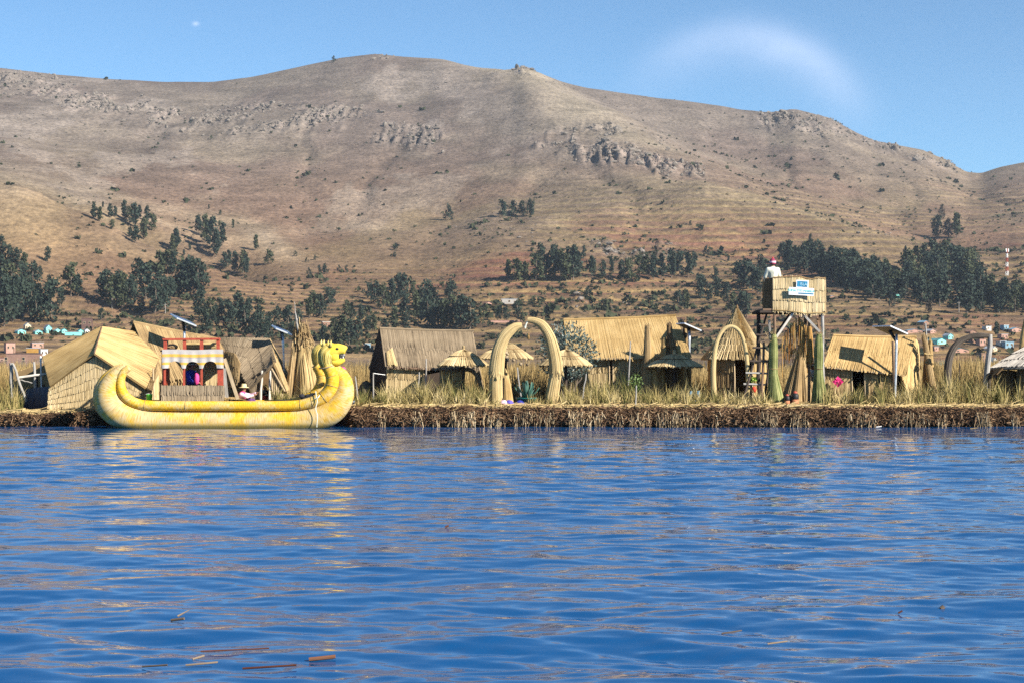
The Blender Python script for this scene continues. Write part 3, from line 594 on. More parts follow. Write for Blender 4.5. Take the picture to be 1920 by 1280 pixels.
clusters = [
 (GA, 'trees above the turquoise houses', 'wide', [(3, 492, 48), (18, 497, 36), (32, 505, 38), (46, 512, 36), (64, 516, 26), (75, 522, 22), (92, 533, 17), (8, 612, 75), (24, 603, 62), (44, 596, 70), (58, 590, 60), (74, 588, 55), (96, 602, 78), (113, 575, 34), (66, 606, 48), (20, 560, 62), (40, 552, 56), (4, 548, 64), (60, 548, 50), (30, 580, 60), (10, 580, 60)]),
 ('taller slim tree of the pair standing right of the left grove', None, 'tall', [(133, 555, 56)]), ('shorter slim tree of the pair standing right of the left grove', None, 'tall', [(147, 556, 40)]),
 ('lone small rounded tree on the orange grass slope at far left', None, 'wide', [(90, 491, 27)]),
 ('tree in the broad grove above the reed boat cabin', 'trees above the boat cabin', 'wide', [(198, 565, 58), (213, 577, 60), (229, 582, 66), (243, 580, 55), (258, 538, 52), (274, 562, 62), (290, 586, 55), (306, 580, 60), (300, 514, 42), (314, 515, 44), (325, 515, 42), (342, 552, 62), (356, 556, 70), (369, 556, 66), (381, 540, 42), (320, 560, 40), (332, 556, 36), (265, 590, 30), (250, 560, 40), (190, 600, 22), (222, 560, 50), (300, 560, 50)]),
 ('tree in the grove behind the open-fronted hut on the left', 'trees behind the open-fronted hut', 'wide', [(374, 596, 48), (394, 602, 40), (412, 600, 40), (428, 602, 40), (446, 602, 50), (466, 606, 45), (405, 612, 40), (430, 616, 45), (457, 626, 50), (478, 627, 40), (490, 640, 50), (503, 646, 42), (385, 625, 40), (484, 603, 30), (520, 605, 30), (540, 622, 45), (560, 622, 40), (508, 622, 35)]),
 ('small tree in the upper cluster high on the left slope', 'upper cluster of trees on the left slope', 'tall', [(176, 412, 30), (187, 416, 26), (207, 409, 26), (216, 408, 20), (233, 412, 34), (241, 416, 28), (252, 426, 42), (261, 411, 25), (276, 416, 28), (254, 456, 32), (270, 450, 40), (244, 446, 20), (211, 431, 18), (284, 432, 30), (193, 390, 12)]),
 ('slim tree in the middle cluster on the slope left of centre', 'slim trees left of centre on the slope', 'tall', [(330, 470, 40), (324, 472, 30), (372, 438, 33), (385, 456, 50), (399, 470, 60), (406, 482, 50), (418, 460, 40), (390, 442, 26), (420, 505, 30), (429, 500, 30), (441, 512, 38), (456, 512, 42), (461, 516, 35), (480, 470, 28), (504, 496, 27), (356, 470, 14), (345, 480, 12), (412, 425, 11), (413, 404, 10), (437, 426, 14), (392, 393, 9)]),
 ('small dark tree dotted on the bare slope above the lion heads', 'small trees dotted on the bare slope', 'bush', [(610, 514, 19), (600, 513, 16), (635, 508, 11), (649, 511, 14), (580, 517, 15), (554, 480, 10), (575, 492, 9), (590, 488, 10), (742, 470, 15), (740, 482, 10)]),
 ('tree standing on the slope between the reed stack and the dark gabled hut', 'trees behind the reed stack', 'wide', [(588, 594, 44), (600, 596, 42), (617, 575, 34), (625, 571, 26), (580, 596, 36), (650, 598, 34), (661, 600, 32), (676, 602, 30), (640, 642, 50), (655, 646, 45), (670, 642, 45), (606, 640, 30), (626, 632, 35)]),
 ('tree in the dense grove behind the dark gabled hut', 'trees behind the dark gabled hut', 'wide', [(690, 560, 28), (704, 570, 40), (719, 580, 46), (735, 580, 52), (755, 562, 46), (748, 545, 32), (775, 570, 36), (790, 576, 35), (800, 580, 52), (815, 586, 46), (839, 556, 26), (846, 562, 36), (780, 602, 50), (800, 611, 52), (825, 612, 46), (850, 613, 56), (865, 618, 62), (880, 618, 55), (835, 618, 52), (815, 616, 42), (790, 602, 40), (760, 592, 40), (740, 620, 40), (760, 620, 32), (720, 630, 32), (700, 620, 30), (690, 622, 30), (735, 545, 22)]),
 ('small tree beside the pale house above the horn gateway', 'trees by the pale house', 'wide', [(935, 601, 26), (950, 601, 25), (969, 596, 30), (980, 606, 20), (912, 590, 18), (900, 600, 22)]),
 ('lone round tree casting a long shadow in the middle of the hill', None, 'bush', [(840, 413, 29)]),
 ('one of four trees in a short row on the middle of the hill', 'row of four trees on the hill', 'wide', [(942, 408, 32), (963, 407, 30), (979, 406, 28), (995, 405, 30)]),
 ('lone bush on the hill crest left of the summit', None, 'bush', [(626, 117, 12)]),
 ('tree in the long row above the tall tan hut', 'long row of trees above the tan hut', 'tall', [(953, 525, 36), (969, 528, 42), (985, 526, 34), (1005, 527, 52), (1013, 500, 42), (1040, 526, 62), (1051, 526, 56), (1075, 526, 62), (1086, 512, 36), (1095, 485, 24), (1110, 520, 38), (1130, 522, 32), (1146, 515, 32), (1165, 526, 36), (1180, 529, 40), (1175, 500, 15), (1199, 520, 42), (1211, 515, 36), (1225, 526, 46), (1241, 523, 46), (1259, 521, 50), (1274, 516, 44), (1290, 520, 46), (1300, 506, 32), (1025, 526, 46), (1062, 527, 50)]),
 ('small lone tree on the terraces below the long row', None, 'bush', [(1103, 556, 19)]), ('tiny lone tree above the right end of the long row', None, 'bush', [(1325, 480, 19)]), ('lone small dark bush above the cone hut on the hillside', None, 'bush', [(1294, 422, 9)]),
 ('dark tree in the grove behind the cone hut', 'trees behind the cone hut', 'wide', [(1272, 578, 32), (1286, 582, 34), (1340, 530, 28), (1365, 491, 14), (1386, 542, 50), (1400, 542, 52), (1411, 546, 46), (1421, 552, 46), (1315, 560, 42), (1331, 566, 32), (1346, 560, 36), (1360, 566, 36), (1390, 592, 46), (1401, 596, 42), (1375, 590, 42), (1230, 590, 20), (1310, 540, 26), (1425, 520, 40), (1250, 588, 18)]),
]
def label_trees(pts, lab, grp, make):
    """the outermost and the tallest tree of a cluster get a label of their own"""
    own = {}
    if len(pts) >= 6:
        body = lab[4:] if lab.startswith('one ') else lab
        for word, key in (('leftmost', lambda q_: q_[0]), ('rightmost', lambda q_: -q_[0]), ('tallest', lambda q_: -q_[2]), ('uppermost', lambda q_: q_[1]-q_[2]), ('lowest standing', lambda q_: -q_[1])):
            k = min((i for i in range(len(pts)) if i not in own), key=lambda i: key(pts[i])); own[k] = word+' '+body.replace('of four trees', 'tree of four')
    for i, q_ in enumerate(pts): make(q_, own.get(i, lab))
for lab, grp, kind, pts in clusters:
    label_trees(pts, lab, grp, lambda q_, l_: tree(q_[0], q_[1], q_[2], kind, l_, grp, 1.0))
rr = random.Random(3)
def inpoly(x, y, top, bot): return np.interp(x, *zip(*top)) <= y <= np.interp(x, *zip(*bot))
def grove(n, x0, x1, top, bot, h, lab, grp):
    c = 0; pts = []
    for _ in range(4000):
        x = rr.uniform(x0, x1); y = rr.uniform(430, 620)
        if inpoly(x, y, top, bot) and all((x-a)**2+((y-b)*1.6)**2 > 64 for a, b in pts):
            pts.append((x, y)); c += 1
            if c >= n: break
    label_trees([(x, y, h*rr.uniform(.8, 1.2)) for x, y in sorted(pts, key=lambda p: p[1])], lab, grp, lambda q_, l_: tree(q_[0], q_[1], q_[2], rr.choice(['tall', 'wide', 'tall']), l_, grp, 1.15))
grove(66, 1466, 1690, [(1466, 490), (1490, 492), (1560, 503), (1640, 520), (1690, 538)], [(1466, 505), (1560, 530), (1600, 552), (1640, 568), (1690, 560)], 42, 'dark tree in the big plantation right of the watchtower', 'trees of the plantation right of the watchtower')
grove(48, 1690, 1842, [(1690, 520), (1715, 498), (1760, 496), (1842, 520)], [(1690, 560), (1715, 588), (1842, 590)], 46, 'dark tree in the tall wood on the right slope', 'trees of the tall wood on the right')
grove(26, 1838, 1990, [(1838, 566), (1900, 562), (1990, 560)], [(1838, 588), (1990, 588)], 42, 'dark tree in the low wood at the right edge', 'trees of the low wood at the right edge')
for px, py, h, k, lab in [(1698, 486, 24, 'tall', 'small lone tree left of the tall wood on the right'), (1757, 446, 40, 'wide', 'broad dark tree standing above the tall wood'), (1778, 446, 34, 'gray', 'bare gray tree between two dark ones above the tall wood'), (1794, 446, 44, 'tall', 'slim dark tree above the tall wood'), (1766, 412, 24, 'gray', 'bare gray tree highest above the tall wood'), (1672, 574, 20, 'bush', 'round bush in front of the two turquoise huts'), (1742, 588, 24, 'gray', 'pale bare tree at the foot of the tall wood'), (1868, 630, 26, 'tall', 'slim dark tree among the village houses at right'),
                          (1395, 640, 26, 'gray', 'gray shrub tree behind the cone hut'), (1520, 460, 20, 'tall', 'tree at the upper edge of the plantation')]:
    tree(px, py, h, k, lab, None)

# ------------------------------------------------------------------ village
def housemat(n, c): M[n] = plain(n, c, .8, .18, .6, bump=.05, spec=.1)
for n, c in dict(turquoise=(.22, .62, .58), pinkwash=(.42, .25, .20), adobe=(.26, .155, .115), mudbrown=(.12, .075, .065), limewash=(.62, .60, .56), bluewash=(.20, .33, .42), cream=(.55, .47, .33), tealroof=(.08, .22, .24), tinroof=(.33, .36, .40), ochre=(.36, .20, .05), graywash=(.36, .34, .32)).items(): housemat('wall_'+n, c)
def house(px, py, w, h, wall, roof, label, gable=True, deep=1.3, yaw=.5, win=2, rh=.35, cat='house'):
    p = ground(px, py); Y = p[1]; W_, H_ = MET(w, Y), MET(h, Y); D = max(W_*deep, 3.0); hw = H_*(1-rh) if gable else H_
    t = thing('house', label, cat, p); t.rotation_euler.z = yaw
    def put(n, mb, mat, par=t):
        me = mb.mesh(n); me.materials.append(M[mat]); o = bpy.data.objects.new(n, me); COL.objects.link(o); o.parent = par; return o
    mb = MB(); x = W_/2
    if gable: prism(mb, [(-x, -.8), (x, -.8), (x, hw), (0, H_), (-x, hw)], D, (0, D/2, 0))
    else: box(mb, (0, D/2, H_/2-.4), (W_, D, H_+.8))
    put('wall', mb, wall); mb = MB()
    if gable:
        for s in (-1, 1):
            a = V3(0, 0, H_+.06); e = V3(s*(x+.25), 0, hw-.10*(H_-hw)/x*2); v = [a+(0, -.25, 0), a+(0, D+.25, 0), e+(0, D+.25, 0), e+(0, -.25, 0)]; v = v+[q_-V3(0, 0, .05) for q_ in v]
            mb.add(v, [[0, 1, 2, 3], [7, 6, 5, 4], [0, 4, 5, 1], [1, 5, 6, 2], [2, 6, 7, 3], [3, 7, 4, 0]])
    else: box(mb, (0, D/2, H_+.12), (W_+.3, D+.3, .16))
    put('roof', mb, roof)
    if win:
        for i in range(win):
            xx = (i-(win-1)/2)*W_*.5; mb = MB(); ww, wh = min(1.0, W_*.2), min(1.0, hw*.36); zc = hw*.58
            box(mb, (xx, -.03, zc), (ww, .1, wh)); wo = put('window', mb, 'wood_tan'); mb = MB(); box(mb, (xx, -.075, zc), (ww*.75, .06, wh*.78)); put('pane', mb, 'black', wo)
        mb = MB(); box(mb, (W_*.36*(1 if win > 1 else -1), -.03, hw*.28), (W_*.13, .1, hw*.56)); put('door', mb, 'wood_brown')
    return t
TQ, TN = 'wall_turquoise', 'wall_tinroof'
for a in [
 (41, 626, 15, 9, TQ, TN, 'long low turquoise house with gray roof, leftmost of the turquoise row', True, 1.6), (53, 618, 11, 13, 'wall_cream', TN, 'tall cream gabled house standing behind the turquoise row'),
 (73, 627, 13, 9, TQ, TN, 'small turquoise house with low gable beside the tall turquoise one'), (92, 625, 11, 16, TQ, TN, 'tallest turquoise gabled house with one dark window', True, 1.7, .5, 1), (109, 625, 11, 9, TQ, TN, 'low turquoise house right of the tallest turquoise one'),
 (121, 625, 10, 9, TQ, 'wall_tealroof', 'turquoise house at the left end of the turquoise wall'), (137, 629, 30, 6, TQ, TN, 'long turquoise shed with flat roof like a wall', False, .25, .15, 0), (152, 626, 9, 9, TQ, 'wall_tealroof', 'turquoise gabled house at the right end of the turquoise shed'), (164, 625, 9, 9, 'wall_limewash', TN, 'white gabled house ending the turquoise row'),
 (20, 662, 17, 19, 'wall_pinkwash', 'wall_mudbrown', 'pink two storey flat house left of the village', False, 1.0), (71, 652, 21, 9, 'wall_pinkwash', TN, 'low pink house with gray tin roof', False, .7), (83, 668, 13, 13, 'wall_limewash', TN, 'white house half hidden by the tan mat roof', False), (163, 616, 20, 19, 'wall_mudbrown', 'wall_mudbrown', 'dark brown block house above the tan mat roof', False, .8, .2),
 (44, 684, 64, 21, 'wall_adobe', 'wall_mudbrown', 'long brown adobe compound behind the reeds at left', False, .3, .1, 3), (55, 686, 24, 15, 'wall_pinkwash', TN, 'small pink house in front of the brown compound', False, .5, .1), (62, 661, 24, 8, 'wall_ochre', TN, 'ochre shed between pink house and compound', False, .6, .2, 0), (4, 680, 20, 9, 'wall_pinkwash', 'wall_adobe', 'pink wall house at the left picture edge', False, .6, .1, 1),
 (955, 570, 30, 9, 'wall_graywash', TN, 'pale gray stone house on the slope above the gateway', False, .5, .1, 3), (917, 573, 12, 7, 'wall_pinkwash', 'wall_adobe', 'tiny reddish hut left of the white stone house', True, 1.2, .4, 1), (950, 605, 60, 4, 'wall_pinkwash', 'wall_adobe', 'long low reddish farm wall above the gateway', False, .08, .05, 0, .3, 'wall'), (612, 613, 14, 9, 'wall_adobe', 'wall_limewash', 'small hut with white tin roof among the trees', False, .6, .3, 1), (690, 652, 10, 8, 'wall_bluewash', 'wall_limewash', 'little blue gray hut left of the dark gabled hut', False, .6, .2, 1),
 (1737, 609, 13, 8, 'wall_adobe', 'wall_bluewash', 'small red brick house with blue roof on the terraces', True, 1.2, .6, 1), (1716, 624, 30, 7, 'wall_pinkwash', 'wall_bluewash', 'long house with pale blue roof above the right hut', True, .5, .2), (1750, 625, 14, 8, 'wall_pinkwash', 'wall_tinroof', 'pink house right of the pale blue roof'), (1783, 636, 12, 11, TQ, TN, 'bright whitish gabled house in the right village'), (1766, 645, 26, 11, TQ, 'wall_tealroof', 'low house with long teal roof and bright gable', True, 1.0, .7, 1), (1756, 658, 9, 8, 'wall_pinkwash', TN, 'tiny pink cube house below the teal roof', False, 1.0, .3, 1),
 (1803, 661, 28, 9, 'wall_pinkwash', 'wall_tealroof', 'long house with teal roof seen through the dark arch', True, .5, .2), (1854, 620, 11, 8, 'wall_limewash', TN, 'pale cube house above the dark arch post', False, 1.0, .3, 1), (1887, 620, 10, 10, 'wall_bluewash', 'wall_limewash', 'blue gray house upper right of the village', False, .9, .3, 1), (1907, 623, 22, 9, 'wall_pinkwash', 'wall_bluewash', 'house with pale blue roof at upper right edge', True, .6, .3), (1884, 635, 14, 8, 'wall_pinkwash', TN, 'pink house with flat roof in the right village', False, .8, .3),
 (1881, 648, 13, 8, 'wall_limewash', TN, 'whitewashed house left of the blue one', False, .8, .3, 1), (1893, 652, 18, 11, 'wall_bluewash', 'wall_bluewash', 'blue house right above the gray hut roof', False, .7, .3), (1866, 658, 14, 9, 'wall_cream', TN, 'cream gabled house with tin roof right of the arch post', True, 1.4, .7, 1), (1843, 648, 13, 12, 'wall_pinkwash', 'wall_adobe', 'pink tall house left of the arch post', False, .9, .3), (1829, 643, 12, 8, 'wall_adobe', 'wall_mudbrown', 'brown house under the dark arch', False, .9, .3, 1), (1866, 682, 10, 12, 'wall_limewash', 'wall_bluewash', 'white hut end beside the gray hut roof', True, 1.2, .6, 1), (1844, 676, 9, 14, 'wall_adobe', 'wall_adobe', 'narrow brick house behind the arch post', False, .9, .3, 1),
 (1572, 650, 7, 12, 'wall_cream', TN, 'cream chimney-like hut behind the right hut roof', False, .9, .2, 0), (1613, 650, 12, 11, 'wall_pinkwash', TN, 'pink house peeping over the right hut roof', False, .9, .2, 1), (1668, 552, 10, 9, TQ, TN, 'upper turquoise hut beside the tall wood', True, 1.0, .5, 1), (1684, 560, 17, 9, TQ, TN, 'lower turquoise hut beside the tall wood', True, 1.0, .4), (1562, 561, 15, 7, 'wall_adobe', TN, 'dark brown shed right of the watchtower basket', True, 1.0, .3, 1), (1640, 648, 16, 8, 'wall_adobe', TN, 'brown house roofline over the right hut', True, .8, .3, 1), (1825, 626, 14, 7, 'wall_adobe', 'wall_adobe', 'low adobe house among bushes at right', True, .9, .4, 1)]:
    house(*a)
for px, py, h, lab in [(210, 579, 34, 'gray power pole standing before the grove above the boat'), (310, 588, 18, 'short power pole left of the blue solar panel'), (1648, 562, 18, 'power pole at the lower edge of the plantation'), (1798, 586, 20, 'power pole in front of the tall wood')]:
    p = ground(px, py); s = MET(h, p[1]); t = thing('power_pole', lab, 'pole', p, 'power poles on the slope')
    mb = MB(); rod(mb, p, p+V3(0, 0, s), .16, .11, 6); mb.build('pole', M['wood_gray'], t); mb = MB(); bar(mb, p+V3(-.8, 0, s*.93), p+V3(.8, 0, s*.93), .14, .14); mb.build('cross_arm', M['wood_gray'], t)
p = ground(1888, 517); s = MET(50, p[1]); t = thing('radio_mast', 'red and white lattice radio mast on the right slope', 'mast', p)
for k in range(6):
    mb = MB(); z0, z1 = s*k/6, s*(k+1)/6; r0 = .9-.5*k/6; r1 = .9-.5*(k+1)/6
    for i in range(4):
        a = i*1.5708; e = a+1.5708; f = lambda z, r, q_: p+V3(r*math.cos(q_), r*math.sin(q_), z)
        rod(mb, f(z0, r0, a), f(z1, r1, a), .13, .13, 4); rod(mb, f(z0, r0, a), f(z1, r1, e), .08, .08, 4); rod(mb, f(z1, r1, a), f(z1, r1, e), .08, .08, 4)
    mb.build('mast_section', M['paint_red'] if k % 2 else M['white'], t)
mb = MB()
for a in (0, 2.1, 4.2): box(mb, p+V3(.9*math.cos(a), .9*math.sin(a), s*.95), (.5, .3, 1.8))
mb.build('antenna', M['white'], t)

# ------------------------------------------------------------------ floating island
GZ = 0.6
def edgeY(px): return np.interp(px, [-200, 0, 120, 185, 230, 640, 665, 2200], [57.0, 57.0, 57.3, 57.4, 58.6, 58.6, 56.5, 56.5])
def topZ(px): return np.interp(px, [-200, 0, 60, 130, 300, 640, 700, 2200], [.38, .40, .36, .42, .50, .58, .6, .6])
bx = np.linspace(-560, 2480, 700); nr = 26; ey = edgeY(bx); tz = topZ(bx)
dep = np.concatenate([np.linspace(-.02, 0, 9), np.array([.04, .1, .2, .35, .6, 1.0, 1.6, 2.4, 3.5, 5, 7, 9.5, 12.5, 16, 19, 22, 24])])
BX = np.zeros((700, nr)); BYY = np.zeros((700, nr)); BZ = np.zeros((700, nr))
for k in range(nr):
    if k < 9: f = k/8; BYY[:, k] = ey-.14*math.sin(math.pi*f)+.06*f; BZ[:, k] = -.35+(tz+.30)*f
    else: BYY[:, k] = ey+.06+dep[k]; BZ[:, k] = np.interp(dep[k], [0, .3, 3, 20, 24], [-.03, 0, 0, -.05, -.6])+tz+.0
    BX[:, k] = (bx-960)/FPX*BYY[:, k]
nn_ = fbm(BX*2.2, BZ*3+BYY*2, 201, 4); BYY += np.where(np.arange(nr)[None] < 10, nn_*.35, 0); BZ += np.where(np.arange(nr)[None] >= 8, fbm(BX*1.3, BYY*1.3, 203, 4)*.34, 0)
i_, j_ = np.meshgrid(np.arange(699), np.arange(nr-1), indexing='ij'); b0 = i_*nr+j_
mb = MB(); u = np.zeros((700*nr, 3)); u[:, 2] = .5; mb.add(np.stack([BX, BYY, BZ], -1).reshape(-1, 3), np.stack([b0, b0+nr, b0+nr+1, b0+1], -1).reshape(-1, 4), None, u)
M['root_mat'] = plain('matted_roots', (.085, .048, .028), .95, .5, 9., bump=.8, spec=.1)
M['root_brown'] = reedmat('rotted_reed', (.03, .016, .009), (.15, .085, .045), (.34, .22, .12), patch=(.5, 1.5))
M['root_pale'] = reedmat('hanging_reed_ends', (.12, .085, .05), (.32, .235, .135), (.56, .46, .31), patch=(.4, 1.5))
mb.build('floating_island', M['root_mat'], None, True, kind='structure')
r_ = np.random.default_rng(33)
def Xat(px, Y): return (px-960)/FPX*Y
n = 18500; px = r_.uniform(-520, 2440, n); z = r_.uniform(.02, 1.0, n)**.8*topZ(px)+.02; y = edgeY(px)-.14*np.sin(np.pi*np.clip(z/.6, 0, 1))-.04+r_.normal(0, .07, n)
p0 = np.stack([Xat(px, y), y, z], -1); dr = np.stack([r_.normal(0, 1, n), r_.normal(-.3, .3, n), r_.normal(-.25, .5, n)], -1); p1 = p0+unit(dr)*r_.uniform(.05, .22, (n, 1))
ac = unit(np.cross(p1-p0, V3(0, -1, .2))); mb = MB(); stalks(mb, p0, p1, ac, np.tile(V3(0, -1, .3), (n, 1)), r_.uniform(.012, .035, n), .012, r_.random(n)*.95)
n = 3100; px = r_.uniform(640, 2440, n); px = px+22*np.sin(px/31.); z0 = r_.uniform(.15, .52, n); y = edgeY(px)-.22+r_.normal(0, .05, n); ln = r_.uniform(.1, .36, n)
mb.build('island_root_fibers', M['root_brown'], None, kind='stuff', label='brown tangled rotting reed roots along the edge of the floating island', category='reed roots')
keep_ = vnoise(px/17., px*0, 207) > .38
px, z0, y, ln = px[keep_], z0[keep_], y[keep_], ln[keep_]; n = len(px)
p0 = np.stack([Xat(px, y), y, z0], -1); p1 = p0+np.stack([r_.normal(0, .05, n), r_.normal(-.04, .03, n), -ln], -1); mb = MB(); ac = unit(np.cross(p1-p0, V3(0, -1, 0)))
stalks(mb, p0, p1, ac, np.tile(V3(0, -1, 0), (n, 1)), r_.uniform(.012, .030, n), .012, r_.random(n))
mb.build('hanging_reed_stubs', M['root_pale'], None, kind='stuff', label='pale reed ends hanging from the island edge above the water', category='reed stubs')
# loose straw on top
n = 11500; px = r_.uniform(-500, 2420, n); dpt = np.abs(r_.normal(0, 1.6, n))+r_.uniform(-.15, .15, n); y = edgeY(px)+np.clip(dpt, -.12, 9)
p0 = np.stack([Xat(px, y), y, topZ(px)+r_.uniform(-.02, .09, n)], -1); an = r_.normal(0, .7, n); L_ = r_.uniform(.12, .55, n); p1 = p0+np.stack([np.cos(an)*L_, np.sin(an)*L_, r_.normal(0, .05, n)], -1); mb = MB()
stalks(mb, p0, p1, unit(np.cross(p1-p0, V3(0, 0, 1))), np.tile(V3(0, 0, 1), (n, 1)), r_.uniform(.012, .035, n), .014, np.clip(r_.normal(.55, .25, n), 0, 1))
mb.build('loose_straw', M['reed_straw'], None, kind='stuff', label='loose pale straw strewn on the surface of the floating island', category='straw')
# living and dry grass
M['grass_dry'] = None
def grassmat(name, cols):
    m, nt, b = newmat(name); at = node(nt, 'ShaderNodeAttribute', attribute_name='uvw'); sp = node(nt, 'ShaderNodeSeparateXYZ'); nt.links.new(at.outputs['Vector'], sp.inputs[0])
    nt.links.new(ramp(nt, sp.outputs[2], cols), b.inputs['Base Color']); b.inputs['Roughness'].default_value = .8; b.inputs['Specular IOR Level'].default_value = .15; return m
M['grass'] = grassmat('island_grass', [(0, (.035, .045, .012)), (.25, (.09, .10, .028)), (.45, (.20, .165, .06)), (.7, (.36, .28, .115)), (1, (.56, .46, .25))])
M['marsh'] = grassmat('marsh_reed', [(0, (.12, .085, .03)), (.5, (.27, .185, .075)), (1, (.42, .31, .14))])
mb = MB()
for x0, x1, y0, y1, n, h, g in [(668, 722, 57.0, 58.8, 800, .62, .25), (715, 835, 57.0, 59.2, 2600, .85, .66), (825, 908, 57.0, 59.4, 1700, .85, .28), (840, 915, 56.9, 57.8, 500, .55, .6), (900, 940, 56.9, 57.7, 420, .40, .6), (988, 1036, 57.2, 59, 700, .62, .36),
                             (1040, 1200, 57.0, 60.2, 3400, .85, .52), (1045, 1110, 56.9, 58.2, 900, .6, .7), (1195, 1330, 57.0, 59.3, 2200, .75, .42), (1310, 1345, 57, 58.5, 300, .4, .55), (1338, 1436, 57.0, 59.0, 1900, .80, .50), (1430, 1460, 56.9, 57.8, 250, .35, .6), (1545, 1602, 57.0, 59, 900, .7, .5), (1598, 1655, 57.0, 58.8, 1100, .85, .42),
                             (1650, 1775, 57.0, 60, 2600, .8, .48), (1765, 1860, 57.5, 62, 2400, 1.15, .46), (1850, 1990, 57, 59.5, 2000, .85, .44), (515, 605, 59.2, 60.6, 1300, .75, .34), (600, 690, 60, 62, 500, .5, .45), (-90, 42, 58.2, 62, 1900, 1.15, .30), (-40, 40, 57.3, 58.4, 700, .4, .25), (60, 190, 57.3, 58.3, 600, .14, .7), (1130, 1185, 59.5, 61, 500, 1.1, .2), (1900, 2420, 57, 62, 3600, .8, .5), (-520, -80, 58, 62, 3000, .9, .45)]:
    px = r_.uniform(x0, x1, n); y = r_.uniform(y0, y1, n); clump = vnoise(px/7., y*1.3, 211)
    g += .10; hh = h*.86*(.12+1.5*clump**1.5)*r_.uniform(.55, 1.15, n); ln = r_.normal(0, .22, (n, 3))*[1.3, 1, 0]; base = np.stack([Xat(px, y), y, topZ(px)-.05], -1)
    tn = np.clip(g+.55*(vnoise(px/11., y*1.1, 215)-.5)+r_.normal(0, .14, n), 0, 1)
    mb.add(*blades(n, base, hh, ln, r_.uniform(.007, .016, n), tn))
mb.build('island_grass', M['grass'], None, kind='stuff', label='tufts of dry tan and green grass growing between the huts', category='grass')
mb = MB(); n = 70000; y = 66+46*r_.random(n)**1.5; px = r_.uniform(-480, 2400, n)
hh = np.interp(px, [-100, 700, 1000, 1250, 1500, 1780, 1830, 1900, 2100], [1.45, 1.35, 1.5, 1.35, 1.3, 1.6, 1.75, 1.5, 1.4])*(.72+.5*vnoise(px/30., y/4., 221))*r_.uniform(.75, 1.1, n)
base = np.stack([Xat(px, y), y, np.full(n, .1)], -1); mb.add(*blades(n, base, hh+.35, r_.normal(0, .13, (n, 3))*[1, 1, 0], r_.uniform(.010, .022, n)*y/66, np.clip(.55+.6*(vnoise(px/40., y/6., 225)-.5)+r_.normal(0, .15, n), 0, 1)))
mb.build('marsh_reeds', M['marsh'], None, kind='stuff', label='wide bed of tall golden reeds behind the floating island', category='reeds')

# ------------------------------------------------------------------ huts
def L2(*p): return line(*p)
def roof_sheet(parent, name, tl, tr, br, bl, mat, out=(0, -.6, .8), width=.03, courses=4, **kw):
    mb = MB(); sheet(mb, L2(*(tl if isinstance(tl, list) else [tl, tr])), L2(*(bl if isinstance(bl, list) else [bl, br])), V3(*out), width, courses, **kw); return mb.build(name, M[mat], parent)
def wall_sheet(parent, name, a, b, top, z0, mat, out=(0, -1, 0), courses=3, **kw):
    """wall of reed mats from ground point a to b; top = heights along it"""
    t_ = np.linspace(0, 1, len(top)); ga = np.array([a[0], a[1], z0]); gb = np.array([b[0], b[1], z0])
    topc = [np.array([*(ga+(gb-ga)*f)[:2], h]) for f, h in zip(t_, top)]
    mb = MB(); sheet(mb, L2(*topc), L2(ga, gb), V3(*out), kw.pop('width', .03), courses, kw.pop('thick', .06), kw.pop('rag', .02), lift=kw.pop('lift', .02), **kw); return mb.build(name, M[mat], parent)
def gable(parent, eF, rg, eB, z0, mat, out, name='gable_wall', inset=V3(0, 0, 0)):
    f, r, k = np.array(eF)+inset, np.array(rg)+inset, np.array(eB)+inset; mb = MB()
    fr = np.linalg.norm((r-f)[:2])/max(np.linalg.norm((k-f)[:2]), 1e-6)
    tp = lambda t: np.stack([np.interp(t, [0, 1], [f[0], k[0]]), np.interp(t, [0, 1], [f[1], k[1]]), np.interp(t, [0, fr, 1], [f[2], r[2], k[2]])-.04], -1)
    bt = lambda t: np.stack([np.interp(t, [0, 1], [f[0], k[0]]), np.interp(t, [0, 1], [f[1], k[1]]), np.full(np.shape(t), z0)], -1)
    sheet(mb, tp, bt, V3(*out), .035, 3, .05, .02); return mb.build(name, M[mat], parent)
def frame_post(parent, a, b, r=.035, mat='wood_brown', name='post'):
    mb = MB(); rod(mb, a, b, r, r*.85, 7, .008, 5); return mb.build(name, M[mat], parent)
def ridge_roll(parent, a, b, r, mat, name='ridge_roll'):
    mb = MB(); c = path([a, lerp(a, b, .5)-V3(0, 0, .02), b], 12); bundle(mb, c, r, 22, 8, .03, spread=.05); return mb.build(name, M[mat], parent)

